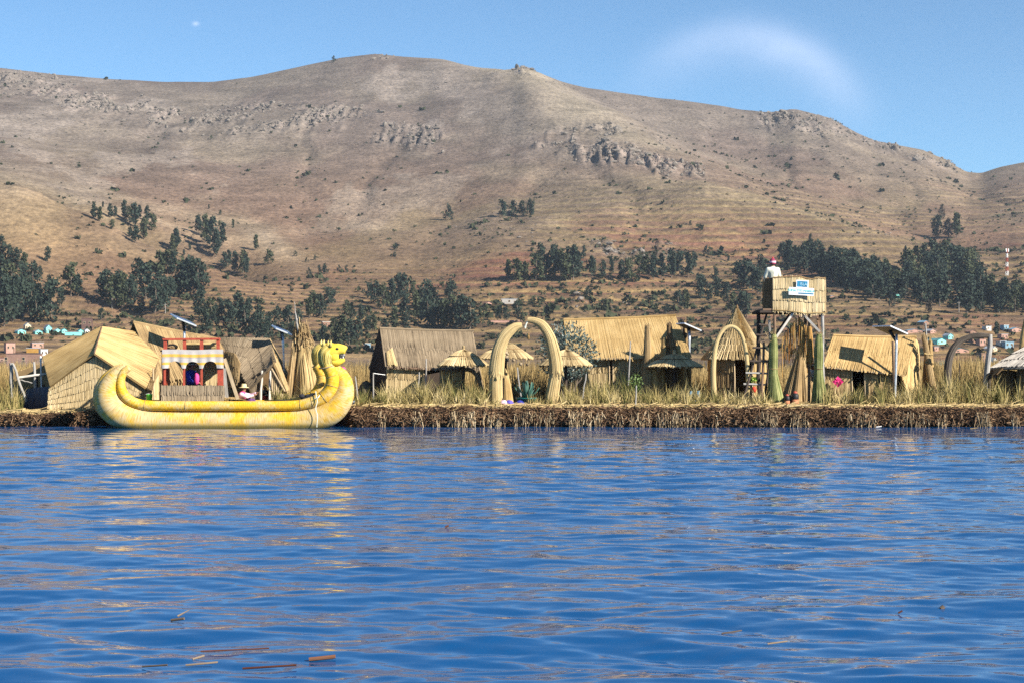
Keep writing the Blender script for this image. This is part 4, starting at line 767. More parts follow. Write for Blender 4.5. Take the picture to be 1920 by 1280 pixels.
def hut(name, label, rL, rR, fL, fR, bL, bR, doors, mats, inset=.12, z0=.55, courses=4, wallc=3, width=.03, left=True, right=True, sag=.02, backwall=True, walltop=None, tone=(.5, .2), ins_lr=(.05, .05)):
    """gabled reed hut: ridge, front eave and back eave end points; doors = (from, to, height) along the front"""
    t = thing(name, label, 'hut', ((fL[0]+fR[0])/2, (fL[1]+fR[1])/2, z0)); rm, wm, gm = mats
    mid = lambda a, b, s=sag: [a, lerp(a, b, .3)-V3(0, 0, s), lerp(a, b, .7)-V3(0, 0, s*.8), b]
    mb = MB(); sheet(mb, L2(*mid(rL, rR)), L2(*mid(fL, fR, sag*.5)), V3(0, -.6, .8), width*.85, courses, .07, .10, lift=.012, loose=.007, tone=(tone[0]+.06, tone[1]*.7)); mb.build('roof_front', M[rm], t)
    mb = MB(); sheet(mb, L2(*mid(rL, rR)), L2(bL, bR), V3(0, .6, .8), .06, 3, .07, .06); mb.build('roof_back', M[rm], t)
    ridge_roll(t, rL, rR, .045, rm)
    a = lerp(fL, fR, ins_lr[0])+V3(0, inset, 0); b = lerp(fL, fR, 1-ins_lr[1])+V3(0, inset, 0); cuts = [0.0]
    for d0, d1, dh in doors: cuts += [d0, d1]
    cuts.append(1.0); wt_ = (lambda f: lerp(a, b, f)[2]+.03) if walltop is None else (lambda f: walltop)
    for i in range(0, len(cuts), 2):
        if cuts[i+1]-cuts[i] > .01:
            p, q_ = lerp(a, b, cuts[i]), lerp(a, b, cuts[i+1]); wall_sheet(t, 'front_wall', p, q_, [wt_(cuts[i]), wt_(cuts[i+1])], z0, wm, courses=wallc)
    for d0, d1, dh in doors:
        p, q_ = lerp(a, b, d0), lerp(a, b, d1)
        for e in (p, q_): frame_post(t, (e[0], e[1]-.03, z0), (e[0], e[1]-.03, wt_(.5)), .03, 'wood_tan', 'door_post')
        if dh < wt_(.5)-.12: wall_sheet(t, 'lintel_mat', p, q_, [wt_(d0), wt_(d1)], dh, wm, courses=1)
    ib = V3(0, -inset, 0)
    if left: gable(t, fL+V3(.06, inset, 0), rL+V3(.06, 0, 0), bL+V3(.06, 0, 0)+ib, z0, gm, (-1, 0, 0))
    if right: gable(t, fR+V3(-.06, inset, 0), rR+V3(-.06, 0, 0), bR+V3(-.06, 0, 0)+ib, z0, gm, (1, 0, 0))
    if backwall: wall_sheet(t, 'back_wall', bL+ib+V3(.06, 0, 0), bR+ib-V3(.06, 0, 0), [bL[2], bR[2]], z0, 'dark_wood_and_shade', (0, 1, 0), 2, width=.06)  # reed wall coloured dark to paint in the shade behind the doorways
    return t

# --- far left hut: two big mats lashed over a reed wall
t = thing('reed_hut', 'hut with two big smooth cane mats over a pale banded wall, behind the boat bow', 'hut', G(190, 59.5, .5))
Fp = P(178, 661, 58.4); Bk = P(191, 613, 62.0)
roof_sheet(t, 'roof_mat', P(79, 668, 61.8), Bk, Fp, P(93, 723, 58.7), 'reed_gold', (-.5, -.6, .6), .022, 1, loose=.004, lift=.005, tone=(.5, .07), rag=.004, ragtop=.004)
# stalks of the left mat run along its length: laid as long canes
mb = MB(); sheet(mb, L2(P(80, 668, 61.75), P(94, 723, 58.65)), L2(P(190, 613, 61.9), P(177, 663, 58.3)), V3(-.4, -.7, .6), .026, 1, .02, .03, loose=.008, lift=.012, tone=(.5, .10)); mb.build('roof_mat', M['reed_gold'], t)
mb = MB(); sheet(mb, L2(P(191, 612, 61.9), P(176, 661, 58.25)), L2(P(247, 621, 62.0), P(298, 672, 61.0), P(276, 728, 58.6)), V3(.4, -.7, .6), .026, 1, .05, .03, loose=.010, lift=.015, tone=(.66, .18)); mb.build('roof_mat', M['reed_gold'], t)
mb = MB(); c = np.stack([P(177, 661, 58.22), P(184, 640, 59.8), P(191, 613, 61.8)]); rod(mb, c[0], c[2], .025, .02, 7, .0, 4); mb.build('ridge_pole', M['wood_brown'], t)
mb = MB(); sheet(mb, L2(P(298, 673, 60.9), P(290, 690, 60.2)), L2(P(284, 737, 58.4), P(276, 727, 58.5)), V3(.5, -.6, .2), .03, 3, .05, .04, tone=(.4, .2)); mb.build('eave_fringe', M['reed_tan'], t)
x_ = [P(92, 723, 58.85), P(135, 696, 58.62), P(180, 666, 58.46), P(226, 689, 58.52), P(281, 728, 58.8)]
for k in range(5):                                                   # five bulging bands of mat
    f0, f1 = k/5, (k+1)/5; tp = [lerp(p, G(px_, 58.72+.06*math.sin(px_), .50), f0) for p, px_ in zip(x_, (88, 135, 180, 226, 281))]; bt = [lerp(p, G(px_, 58.72, .50), f1) for p, px_ in zip(x_, (88, 135, 180, 226, 281))]
    mb = MB(); sheet(mb, L2(*tp), L2(*bt), V3(0, -1, .1), .020, 1, .08, .012, lift=.028, loose=.010, tone=(.62, .2)); mb.build('wall_band', M['reed_pale'], t)
mb = MB(); sheet(mb, L2(P(94, 724, 59.0), P(24, 732, 62.6)), L2(G(88, 59.0, .47), G(8, 62.8, .45)), V3(-1, -.3, 0), .05, 1, .05, .01, lift=.0, loose=.004); mb.build('side_wall', M['navy_shade'], t)  # left wall in shade; the shade is put into its dark blue colour
wall_sheet(t, 'back_wall', P(24, 700, 62.8), P(300, 700, 62.4), [1.6, 2.5, 1.6], .45, 'reed_tan', (0, 1, 0), 1, width=.08)
wall_sheet(t, 'side_wall', G(283, 59.1), G(297, 61.2), [1.15, 1.6], .5, 'reed_pale', (1, -.2, 0), 2)
frame_post(t, G(290, 58.9, .5), P(287, 690, 59.4), .03, 'wood_tan', 'corner_post')

# --- low dark-roofed hut behind it
hut('reed_hut', 'long brown thatched hut behind the cabin of the boat, under the solar panel', P(250, 604, 63.6), P(432, 640, 64.2), P(292, 708, 62.1), P(470, 712, 62.8), P(232, 660, 65.5), P(400, 690, 66), [(.4, .6, 1.7)], ('reed_tan', 'reed_tan', 'reed_brown'), courses=2, tone=(.36, .2))
# --- open-fronted hut right of the cabin
t = thing('reed_hut', 'hut with gray draped mats and open dark front, just right of the boat cabin', 'hut', G(490, 60.5, .55))
mb = MB(); sheet(mb, L2(P(408, 632, 62.6), P(505, 634, 62.2), P(517, 676, 60.0)), L2(P(428, 668, 61.8), P(450, 690, 61.0), P(469, 730, 60.1)), V3(-.3, -.7, .6), .03, 3, .05, .03, lift=.015, tone=(.5, .2)); mb.build('roof_mat', M['reed_gray'], t)
mb = MB(); sheet(mb, L2(P(505, 634, 62.2), P(514, 678, 60.0)), L2(P(548, 716, 61.8), P(536, 733, 60.1)), V3(.5, -.6, .5), .03, 2, .05, .03, lift=.015, tone=(.5, .15)); mb.build('roof_mat', M['reed_tan'], t)
mb = MB(); rod(mb, P(509, 690, 59.95), P(534, 733, 59.9), .03, .03, 7); mb.build('roof_pole', M['wood_tan'], t)
for a_, b_, w_ in ((488, 491, 'wood_pale'), (505, 507, 'wood_pale')):
    frame_post(t, G(a_, 60.15, .5), P(b_, 694, 60.15), .045, w_, 'door_post')
wall_sheet(t, 'front_wall', G(508, 60.2), G(531, 60.2), [1.95, 1.45], .5, 'wood_tan', courses=1, width=.10, lift=0)
wall_sheet(t, 'front_wall', G(470, 60.25), G(487, 60.25), [1.3, 1.7], .5, 'reed_gray', courses=2)
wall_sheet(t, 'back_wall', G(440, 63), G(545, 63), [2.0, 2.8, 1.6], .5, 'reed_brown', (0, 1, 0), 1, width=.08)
t2 = thing('reed_screen', 'curved brown reed mat standing like a half tunnel beside the boat cabin', 'reed mat', G(436, 59.6, .55))
mb = MB(); sheet(mb, L2(P(414, 656, 59.9), P(440, 662, 59.5), P(450, 680, 59.5)), L2(P(420, 724, 59.9), P(440, 722, 59.5), P(447, 716, 59.4)), V3(0, -1, .2), .025, 3, .03, .03, tone=(.4, .2), loose=.02); mb.build('mat', M['reed_tan'], t2)

# --- dark gabled hut
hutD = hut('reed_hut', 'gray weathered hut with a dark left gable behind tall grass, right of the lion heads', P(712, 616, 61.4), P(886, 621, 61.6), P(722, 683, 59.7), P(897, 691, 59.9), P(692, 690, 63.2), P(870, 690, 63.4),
    [(.415, .60, 9), (.84, .99, 9)], ('reed_gray', 'reed_pale', 'dark_wood_and_shade'), .12, .55, 2, 3, .026, right=False, tone=(.5, .16), ins_lr=(.01, .02))  # left gable takes the dark colour as painted shade
mb = MB(); sheet(mb, L2(P(886, 622, 61.6), P(897, 690, 59.85)), L2(G(905, 61.8, .55), G(912, 59.8, .55)), V3(1, -.5, .2), .03, 3, .05, .03, tone=(.5, .15)); mb.build('side_mat', M['reed_gray'], hutD)
mb = MB(); c = path([P(862, 694, 59.72), P(880, 693, 59.7), P(893, 703, 59.7), P(902, 725, 59.7), P(906, 752, 59.7)], 14); bundle(mb, c, .05, 16, 7, .03); mb.build('arch_roll', M['reed_gray'], hutD)
mb = MB(); sheet(mb, L2(P(724, 660, 60.2), P(735, 652, 60.35)), L2(P(727, 683, 59.62), P(745, 684, 59.66)), V3(0, -.7, .6), .02, 1, .01, .08, lift=.04, tone=(.8, .15)); mb.build('roof_patch', M['reed_straw'], hutD)
mb = MB(); bar(mb, P(722, 687, 59.66), P(896, 695, 59.86), .07, .07); mb.build('eave_pole', M['wood_brown'], hutD)
# --- big tan hut
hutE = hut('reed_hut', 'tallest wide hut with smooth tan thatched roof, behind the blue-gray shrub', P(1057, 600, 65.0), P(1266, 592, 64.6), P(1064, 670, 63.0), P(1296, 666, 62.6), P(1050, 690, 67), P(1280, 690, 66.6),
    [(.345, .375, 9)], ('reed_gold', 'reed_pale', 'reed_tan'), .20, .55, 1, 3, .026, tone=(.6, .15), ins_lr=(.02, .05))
mb = MB(); bar(mb, P(1064, 673, 62.98), P(1294, 669, 62.58), .07, .08); mb.build('eave_pole', M['wood_tan'], hutE)
# --- right hut
hutF = hut('reed_hut', 'hut with shaggy golden thatch and a magenta flower on its wall, right of the watchtower', P(1562, 629, 60.9), P(1716, 632, 60.9), P(1543, 684, 59.3), P(1700, 700, 59.3), P(1570, 690, 62.6), P(1725, 690, 62.6),
    [(.40, .575, 9)], ('reed_gold', 'reed_tan', 'reed_tan'), .22, .55, 2, 3, .028, tone=(.5, .2), ins_lr=(.0, .10))
mb = MB(); sheet(mb, L2(P(1700, 632, 60.92), P(1718, 636, 60.9), P(1722, 646, 61.3)), L2(P(1688, 700, 59.25), P(1706, 745, 59.4), P(1722, 735, 60.6)), V3(.4, -.7, .5), .028, 2, .05, .04, tone=(.72, .15), lift=.02, puff=.03); mb.build('end_mat', M['reed_gold'], hutF)
mb = MB(); bar(mb, P(1543, 687, 59.28), P(1696, 703, 59.28), .05, .05); mb.build('eave_pole', M['wood_tan'], hutF)
frame_post(hutF, G(1677, 58.9, .5), P(1674, 640, 59.4), .055, 'wood_brown', 'roof_post'); frame_post(hutF, G(1667, 59.2, .5), P(1666, 722, 59.2), .05, 'wood_tan', 'door_post')
wall_sheet(hutF, 'side_wall', G(1712, 59.9), G(1722, 62.2), [1.5, 1.6], .55, 'reed_brown', (1, 0, 0), 2)
# --- cone hut
def conehut(label, cx_, Y, apex, rim_py, prof, door, wall_r, z0=.55):
    c = G(cx_, Y, z0); t = thing('reed_hut', label, 'hut', c); zr = P(cx_, rim_py, Y)[2]; za = P(cx_, apex, Y)[2]; H_ = za-zr
    nC = 8
    for k in range(nC):
        mb = MB(); f0, f1 = k/nC, (k+1)/nC; n = int(70+150*f1); a = np.linspace(0, 6.283, n, endpoint=False)+rng.normal(0, .02, n)
        r0, r1 = np.interp(f0, *prof), np.interp(f1, *prof)+.03; d = np.stack([np.cos(a), np.sin(a), 0*a], -1); tn_ = np.stack([-np.sin(a), np.cos(a), 0*a], -1)
        j = np.abs(rng.normal(0, .02, n)); p0 = V3(c[0], c[1], 0)+d*r0+np.array([0, 0, 1])*(za-H_*max(f0-.02, 0)); p1 = V3(c[0], c[1], 0)+d*(r1+j*.6)[:, None]+np.stack([0*a, 0*a, zr+H_*(1-f1)-.03-j], -1)
        stalks(mb, p0, p1, tn_, d*.8+V3(0, 0, .6), 6.6*r1/n, .02+rng.random(n)*.02, np.clip(rng.normal(.5, .2, n)+.2*(np.sin(a*5+k)), 0, 1))
        lathe(mb, [(max(r0-.03, .005), za-H_*f0-.02), (r1-.05, za-H_*f1-.02)], (c[0], c[1], 0), 28, .25)
        mb.build('thatch_course', M['reed_pale'], t)
    mb = MB(); lathe(mb, [(.02, za+.16), (.05, za+.08), (.04, za-.02), (.09, za-.10), (.10, za-.2)], (c[0], c[1], 0), 10); mb.build('finial', M['reed_tan'], t)
    n = 10; zt = zr+.12
    for k in range(n):
        a0 = -math.pi/2+k*6.283/n+door[0]; a1 = a0+6.283/n
        if k == 0: dk = (a0, a1); continue
        p, q_ = c+V3(math.cos(a0), math.sin(a0), 0)*wall_r, c+V3(math.cos(a1), math.sin(a1), 0)*wall_r
        wall_sheet(t, 'wall_panel', p, q_, [zt, zt], z0, 'reed_tan' if k in (9, 8, 7) else 'reed_gold', ((p+q_)/2-c)*[1, 1, 0], 3, thick=.04)
    for a_ in dk: frame_post(t, c+V3(math.cos(a_), math.sin(a_), 0)*wall_r*1.01, c+V3(math.cos(a_), math.sin(a_), 0)*wall_r*1.01+V3(0, 0, zt-z0), .035, 'wood_tan', 'door_post')
    # scalloped eave
    mb = MB(); rr_ = prof[1][-1]
    for i in range(34):
        a = i*6.283/34; d = V3(math.cos(a), math.sin(a), 0); e = V3(c[0], c[1], zr)+d*(rr_+.02); rod(mb, e+V3(0, 0, .05)-d*.15, e+V3(0, 0, -.05), .05, .035, 6)
    mb.build('eave_scallop', M['reed_pale'], t); return t
conehut('tall conical hut with pointed thatch and dark doorway, behind the thin reed arch', 1382, 64.3, 580, 671, ([0, .1, .35, .6, .8, 1], [.03, .12, .38, .67, .92, 1.23]), (-.22,), 1.05)
# --- gray hut at the right edge
t = thing('reed_hut', 'low dark hut under a gray slumped mat roof, cut by the right picture edge', 'hut', G(1910, 60, .55))
mb = MB(); sheet(mb, L2(P(1922, 650, 61.4), P(1990, 634, 62), P(2060, 650, 61.6)), L2(P(1854, 691, 59.9), P(1880, 688, 59.0), P(2010, 686, 58.6), P(2110, 690, 60)), V3(0, -.6, .8), .035, 3, .06, .05, tone=(.55, .18), lift=.03); mb.build('roof_mat', M['reed_silver'], t)
mb = MB(); sheet(mb, L2(P(1922, 650, 61.5), P(2060, 650, 61.6)), L2(P(1860, 690, 62.8), P(2110, 690, 63)), V3(0, .6, .8), .07, 2, .06, .05); mb.build('roof_back', M['reed_silver'], t)
mb = MB(); sheet(mb, L2(P(1880, 689, 58.95), P(1856, 692, 60.0)), L2(P(1868, 701, 58.95), P(1852, 711, 60.0)), V3(-1, -.3, .2), .03, 1, .04, .05); mb.build('eave_fringe', M['reed_brown'], t)
for a_, b_ in ((1872, 1897), (1910, 1985), (1990, 2090)): wall_sheet(t, 'front_wall', G(a_, 59.9), G(b_, 59.9), [1.75, 1.75], .5, 'reed_brown', courses=2)
wall_sheet(t, 'side_wall', G(1866, 60.0), G(1862, 62.6), [1.5, 1.6], .5, 'reed_brown', (-1, 0, 0), 2)
for a_ in (1897, 1910): frame_post(t, G(a_, 59.85, .5), G(a_, 59.85, 1.75), .04, 'dark_wood_and_shade', 'door_post')
wall_sheet(t, 'back_wall', G(1866, 62.6), G(2090, 62.6), [1.7, 1.7], .5, 'reed_brown', (0, 1, 0), 1, width=.08)
frame_post(t, G(1857, 59.3, .4), P(1854, 700, 59.3), .06, 'dark_wood_and_shade', 'corner_post')
t = thing('post', 'leaning yellow reed post rising behind the gray hut at the right edge', 'post', G(1916, 62.5, .5)); mb = MB(); bundle(mb, path([G(1910, 62.5, .5), P(1918, 645, 62.5), P(1928, 590, 62.5)], 8), np.linspace(.12, .1, 8), 24, 8); mb.build('reed_shaft', M['reed_gold'], t)

# ------------------------------------------------------------------ people (adult proportions, metres, origin at the feet, facing -y)
def person(label, loc, scale, rz, J, cloth, extra=(), category='person', face=True):
    """J: joint overrides in standing pose; cloth: list of (name, material, bones, grow)"""
    base = dict(pel=(0, 0, .95), spi=(0, .01, 1.12), che=(0, .01, 1.32), nec=(0, .0, 1.47), jaw=(0, -.01, 1.56), hed=(0, -.005, 1.66), top=(0, .0, 1.73))
    for s, x in (('l', 1), ('r', -1)):
        base.update({s+'sh': (.17*x, .01, 1.40), s+'el': (.23*x, .02, 1.13), s+'wr': (.25*x, -.05, .89), s+'hd': (.25*x, -.07, .82), s+'hp': (.09*x, 0, .92), s+'kn': (.10*x, -.02, .50), s+'an': (.10*x, .02, .09), s+'to': (.11*x, -.13, .03)})
    base.update(J); rad = dict(pel=.135, spi=.125, che=.145, nec=.058, jaw=.078, hed=.094, top=.06)
    for s in 'lr': rad.update({s+'sh': .068, s+'el': .044, s+'wr': .028, s+'hd': .034, s+'hp': .095, s+'kn': .062, s+'an': .042, s+'to': .035})
    E = [('pel', 'spi'), ('spi', 'che'), ('che', 'nec'), ('nec', 'jaw'), ('jaw', 'hed'), ('hed', 'top')]
    for s in 'lr': E += [('che', s+'sh'), (s+'sh', s+'el'), (s+'el', s+'wr'), (s+'wr', s+'hd'), ('pel', s+'hp'), (s+'hp', s+'kn'), (s+'kn', s+'an'), (s+'an', s+'to')]
    for s, x in (('l', 1), ('r', -1)):                               # four fingers and a thumb
        w, h = V3(*base[s+'wr']), V3(*base[s+'hd']); d = unit(h-w); sd = unit(np.cross(d, V3(x, .3, .1)))
        for i, (o, ln) in enumerate(((-.024, .062), (-.008, .075), (.009, .070), (.025, .055), (-.036, .045))):
            k = f'{s}f{i}'; st_ = h+sd*o+d*(.02 if i < 4 else -.03); base[k] = tuple(st_); base[k+'b'] = tuple(st_+d*ln*.6+sd*(-.02 if i == 4 else o*.1)); base[k+'c'] = tuple(st_+d*ln+V3(-x*.015, 0, 0)+sd*(-.03 if i == 4 else 0))
            rad.update({k: .012, k+'b': .0095, k+'c': .008}); E += [(s+'hd', k), (k, k+'b'), (k+'b', k+'c')]
    # overlapping tapered balls along every bone, fused into one continuous skin
    def body_mesh(name, edges, grow, mat, parent, tags={}):
        mb = MB()
        for a, b in edges:
            A, B = V3(*base[a]), V3(*base[b]); ra, rb = rad[a]+grow, rad[b]+grow; L_ = np.linalg.norm(B-A); n = max(2, int(L_/.02)+1)
            for i in range(n): f = i/(n-1); ball(mb, lerp(A, B, f), ra+(rb-ra)*f, 6, 8, .5)
        me = mb.mesh(name); me.materials.append(M[mat]); o = bpy.data.objects.new(name, me); COL.objects.link(o)
        rm = o.modifiers.new('union', 'REMESH'); rm.mode = 'VOXEL'; rm.voxel_size = .016 if grow < .001 else .022; rm.use_smooth_shade = True
        sm = o.modifiers.new('smooth', 'SMOOTH'); sm.iterations = 3; sm.factor = .5
        dg = bpy.context.evaluated_depsgraph_get(); me2 = bpy.data.meshes.new_from_object(o.evaluated_get(dg)); o.modifiers.clear(); o.data = me2
        if not me2.materials: me2.materials.append(M[mat])
        if parent is not None: o.parent = parent
        for k, v in tags.items(): o[k] = v
        return o
    root = body_mesh('person', E, 0.0, 'skin', None, dict(label=label, category=category))
    for name, mat, bones, grow in cloth: body_mesh(name, [e for e in E if e in bones], grow, mat, root)
    hd = V3(*base['hed']); mid = (V3(*base['jaw'])+hd)/2
    if face:
        for nm, mat_, pts in (('eye', 'black', [(.033, -.088, .02), (-.033, -.088, .02)]), ('nose', 'skin', [(0, -.098, -.012)]), ('mouth', 'red', [(0, -.082, -.055)]), ('ear', 'skin', [(.092, 0, 0), (-.092, 0, 0)])):
            for p_ in pts:
                mb = MB(); ball(mb, hd+V3(*p_), {'eye': (.011, .008, .008), 'nose': (.013, .02, .02), 'mouth': (.022, .008, .006), 'ear': (.014, .022, .034)}[nm], 6, 8); me = mb.mesh(nm, True); me.materials.append(M[mat_]); o = bpy.data.objects.new(nm, me); COL.objects.link(o); o.parent = root
    for nm, mat_, fn in extra:
        mb = MB(); fn(mb, base); me = mb.mesh(nm, True); me.materials.append(M[mat_]); o = bpy.data.objects.new(nm, me); COL.objects.link(o); o.parent = root
    root.location = tuple(loc); root.scale = (scale,)*3; root.rotation_euler.z = rz
    return root
M['plum'] = plain('plum_cloth', (.10, .04, .13), .85, .3, 14.); M['cap_red'] = plain('wine_red_knit', (.26, .035, .08), .9, .3, 30.)
TORSO = [('pel', 'spi'), ('spi', 'che'), ('che', 'nec')]; ARMS = [('che', s+'sh') for s in 'lr']+[(s+'sh', s+'el') for s in 'lr']+[(s+'el', s+'wr') for s in 'lr']; LEGS = [('pel', s+'hp') for s in 'lr']+[(s+'hp', s+'kn') for s in 'lr']+[(s+'kn', s+'an') for s in 'lr']; FEET = [(s+'an', s+'to') for s in 'lr']
def brim_hat(r=.19, h=.13, rb=.10):
    def f(mb, b):
        c = V3(*b['hed'])+V3(0, 0, .035); lathe(mb, [(.02, h), (rb*.75, h), (rb*.98, h*.8), (rb*1.05, .012), (r*.8, 0), (r, -.012), (r*.98, -.024), (rb, -.01)], c, 20)
    return f
def band(mb, b): lathe(mb, [(.112, .008), (.112, .035), (.106, .037)], V3(*b['hed'])+V3(0, 0, .035), 20)
def hairf(mb, b): ball(mb, V3(*b['hed'])+V3(0, .022, .005), (.102, .10, .11), 8, 12)

# ------------------------------------------------------------------ reed boat
YB = 55.55
boat = thing('reed_boat', 'big yellow reed catamaran with lion heads and a red two storey cabin', 'boat', P(420, 802, YB))
def hullpath(pts, Y, n=70):
    c = path([list(P(x, y, Y))+[MET(r, Y)] for x, y, r in pts], n); return c[:, :3], c[:, 3]
hp = [(237, 688, 7), (226, 697, 13), (210, 716, 19), (203, 738, 24), (209, 760, 27), (230, 778, 27), (262, 788, 25), (300, 791.5, 23), (420, 792, 22.5), (540, 791, 23), (590, 785, 24), (622, 770, 24), (640, 748, 22), (645, 724, 18.5), (638, 704, 15), (622, 692, 12)]
gp = [(243, 688, 6), (232, 697, 7.5), (226, 712, 8.5), (228, 731, 9.5), (238, 746, 10), (258, 756.5, 10), (290, 760, 9.6), (420, 760.5, 9.4), (540, 760, 9.6), (575, 756, 10.5), (604, 746, 12.5), (620, 729, 13.5), (624, 711, 13.3), (619, 695, 12), (612, 685, 11)]
for far in (0, 1):
    sh = V3(-.43, 1.55, 0)*far
    c, r_r = hullpath(hp, YB); mb = MB(); tube(mb, c+sh, r_r, 28, tone=.5, sy=1.0); mb.build('hull', M['boat_hull'], boat, True)
    c, r_r = hullpath(gp, YB-.16); mb = MB(); tube(mb, c+sh*[1, .80, 1], r_r, 18, tone=.5); roll = mb.build('gunwale', M['boat_roll'], boat, True)
    for f in (.27, .40, .47, .60, .66, .72, .80, .88):               # rope lashings
        i = int(f*len(c)); mb = MB(); t_, n_, b_ = frames(c); a = np.linspace(0, 6.283, 15); rg = c[i]+sh*[1, .80, 1]+(np.cos(a)[:, None]*n_[i]+np.sin(a)[:, None]*b_[i])*(r_r[i]+.006); tube(mb, rg, .008, 5, False); mb.build('lashing', M['rope'], roll)
# head on each: mane, neck, snout, jaw, ears, eyes, teeth
def lion(sh):
    q_ = lambda x, y, dy=0.0: P(x, y, YB-.14+dy)+sh
    mb = MB(); c = path([q_(615, 690), q_(611, 677), q_(612, 662), q_(619, 653)], 12); rr2 = MET(np.interp(np.linspace(0, 1, 12), [0, .25, .6, 1], [9.5, 12.5, 14.5, 10]), YB); tube(mb, c, rr2*.93, 18, tone=.4)
    bundle(mb, c[::-1], rr2[::-1], 90, 12, .05, (.55, .3), False, spread=.25); head = mb.build('mane', M['mane'], boat, True)
    mb = MB(); c = path([q_(613, 662), q_(622, 659), q_(632, 655), q_(641, 655), q_(647.5, 655.5), q_(649, 656)], 14); tube(mb, c, MET(np.interp(np.linspace(0, 1, 14), [0, .3, .6, .85, 1], [13, 12.5, 9.5, 7, 5]), YB), 16, tone=.6, sy=.9)
    c = path([q_(622, 676), q_(633, 678), q_(641, 675.5), q_(646, 673)], 10); tube(mb, c, MET(np.interp(np.linspace(0, 1, 10), [0, .5, 1], [9, 6, 3]), YB), 12, tone=.6); ball(mb, q_(625, 668), MET(V3(13, 11, 12), YB), 8, 12, .6); face = mb.build('face', M['lion'], boat, True)
    mb = MB(); ball(mb, q_(636, 667), MET(V3(11, 6, 5.5), YB), 8, 12); mb.build('mouth', M['black'], face, True)
    for x, y in ((645, 663.5), (641, 664.5), (643.5, 670.5), (639, 671)):
        for s in (-.06, .06):
            mb = MB(); dn = 1 if y < 668 else -1; rod(mb, q_(x, y, s), q_(x-.6, y+dn*4.2, s), MET(1.1, YB), .003, 6); mb.build('tooth', M['white'], face)
    for s in (-1, 1):
        mb = MB(); ball(mb, q_(632, 653.5, s*.165), MET(V3(3.2, 1.6, 2.2), YB), 6, 10); mb.build('eye', M['black'], face, True)
        mb = MB(); b0_, tp_ = q_(617-2.5*s, 650, s*.12), q_(618.5-2.5*s, 637.5, s*.14); rod(mb, b0_, tp_, MET(4.6, YB), .004, 8); mb.build('ear', M['mane'], face, True)
    mb = MB(); ball(mb, q_(649.5, 652), MET(V3(2.2, 3, 2), YB), 6, 8); mb.build('nose', M['mane'], face, True)
    mb = MB(); a = np.linspace(0, 6.283, 17); cc = q_(612.5, 687); tube(mb, cc+np.stack([np.cos(a)*MET(14, YB), np.sin(a)*MET(14, YB), np.sin(a*1)*.03+np.cos(a)*.05], -1), .02, 6, False); mb.build('collar_rope', M['rope'], boat)
lion(V3(0, 0, 0)); lion(V3(-.36, 1.35, .03))
# deck
mb = MB(); sheet(mb, L2(P(245, 757, YB+1.3), P(600, 755, YB+1.3)), L2(P(245, 765, YB+.05), P(600, 764, YB+.05)), V3(0, 0, 1), .05, 2, .12, .02); mb.build('deck', M['reed_straw'], boat)
mb = MB(); sheet(mb, L2(P(420, 743, YB+.75), P(455, 746, YB+.75)), L2(P(420, 751, YB+.10), P(462, 751, YB+.10)), V3(0, -.3, 1), .03, 1, .06, .03); mb.build('deck_mat', M['reed_gold'], boat)
# cabin
YC = YB+.08; YCb = YB+1.18
cx0, cx1 = 305, 416; z_of = lambda py, Y=YC: P(0, py, Y)[2]
posts = [309, 345, 378, 411]
for x in posts:
    for Y in (YC+.03, YCb): mb = MB(); bar(mb, G(x, Y, z_of(756)), G(x, Y, z_of(656)), .06 if x not in (411,) else .07, .06); mb.build('cabin_post', M['paint_red'], boat)
for x in (310, 346, 378, 409):
    for Y in (YC, YCb): mb = MB(); bar(mb, G(x, Y, z_of(657)), G(x, Y, z_of(634)), .10, .06); mb.build('railing_post', M['paint_red'], boat)
for Y in (YC-.01, YCb+.01): mb = MB(); bar(mb, G(306, Y, z_of(636)), G(412, Y, z_of(635)), .06, .11); mb.build('railing', M['paint_red'], boat)
for x in (307, 411): mb = MB(); bar(mb, G(x, YC+.03, z_of(636)), G(x, YCb-.03, z_of(636)), .06, .085); mb.build('railing', M['paint_red'], boat)
mb = MB(); box(mb, (Xat(361, YC+.55), YC+.58, z_of(657.5)), (MET(110, YC), 1.16, .05)); mb.build('upper_floor', M['wood_brown'], boat)
m, nt, b = newmat('striped_woven_cloth'); at = node(nt, 'ShaderNodeAttribute', attribute_name='uvw'); sp = node(nt, 'ShaderNodeSeparateXYZ'); nt.links.new(at.outputs['Vector'], sp.inputs[0])
W1, YE, GY = (.46, .42, .385), (.62, .37, .05), (.36, .33, .31)
r1 = node(nt, 'ShaderNodeValToRGB'); r1.color_ramp.interpolation = 'CONSTANT'; e = r1.color_ramp.elements; e[0].position = 0; e[0].color = W1+(1,); e[1].position = .24; e[1].color = YE+(1,)
for p_, c_ in ((.40, GY), (.46, W1), (.68, YE), (.82, W1)): x = e.new(p_); x.color = c_+(1,)
nt.links.new(sp.outputs[0], r1.inputs[0]); bk = node(nt, 'ShaderNodeCombineXYZ'); nt.links.new(math_(nt, 'MULTIPLY', sp.outputs[0], 26), bk.inputs[0]); nt.links.new(math_(nt, 'MULTIPLY', sp.outputs[1], 7), bk.inputs[1])
nn = node(nt, 'ShaderNodeTexNoise', ins={'Scale': 1.0, 'Detail': 2.0}); nt.links.new(bk.outputs[0], nn.inputs['Vector']); k_ = math_(nt, 'MULTIPLY', math_(nt, 'SUBTRACT', nn.outputs[0], .5), 4.0, clamp=True)
nt.links.new(mixc(nt, math_(nt, 'MULTIPLY', k_, .62), r1.outputs[0], (.30, .27, .26)), b.inputs['Base Color']); b.inputs['Roughness'].default_value = .9; M['stripes'] = m
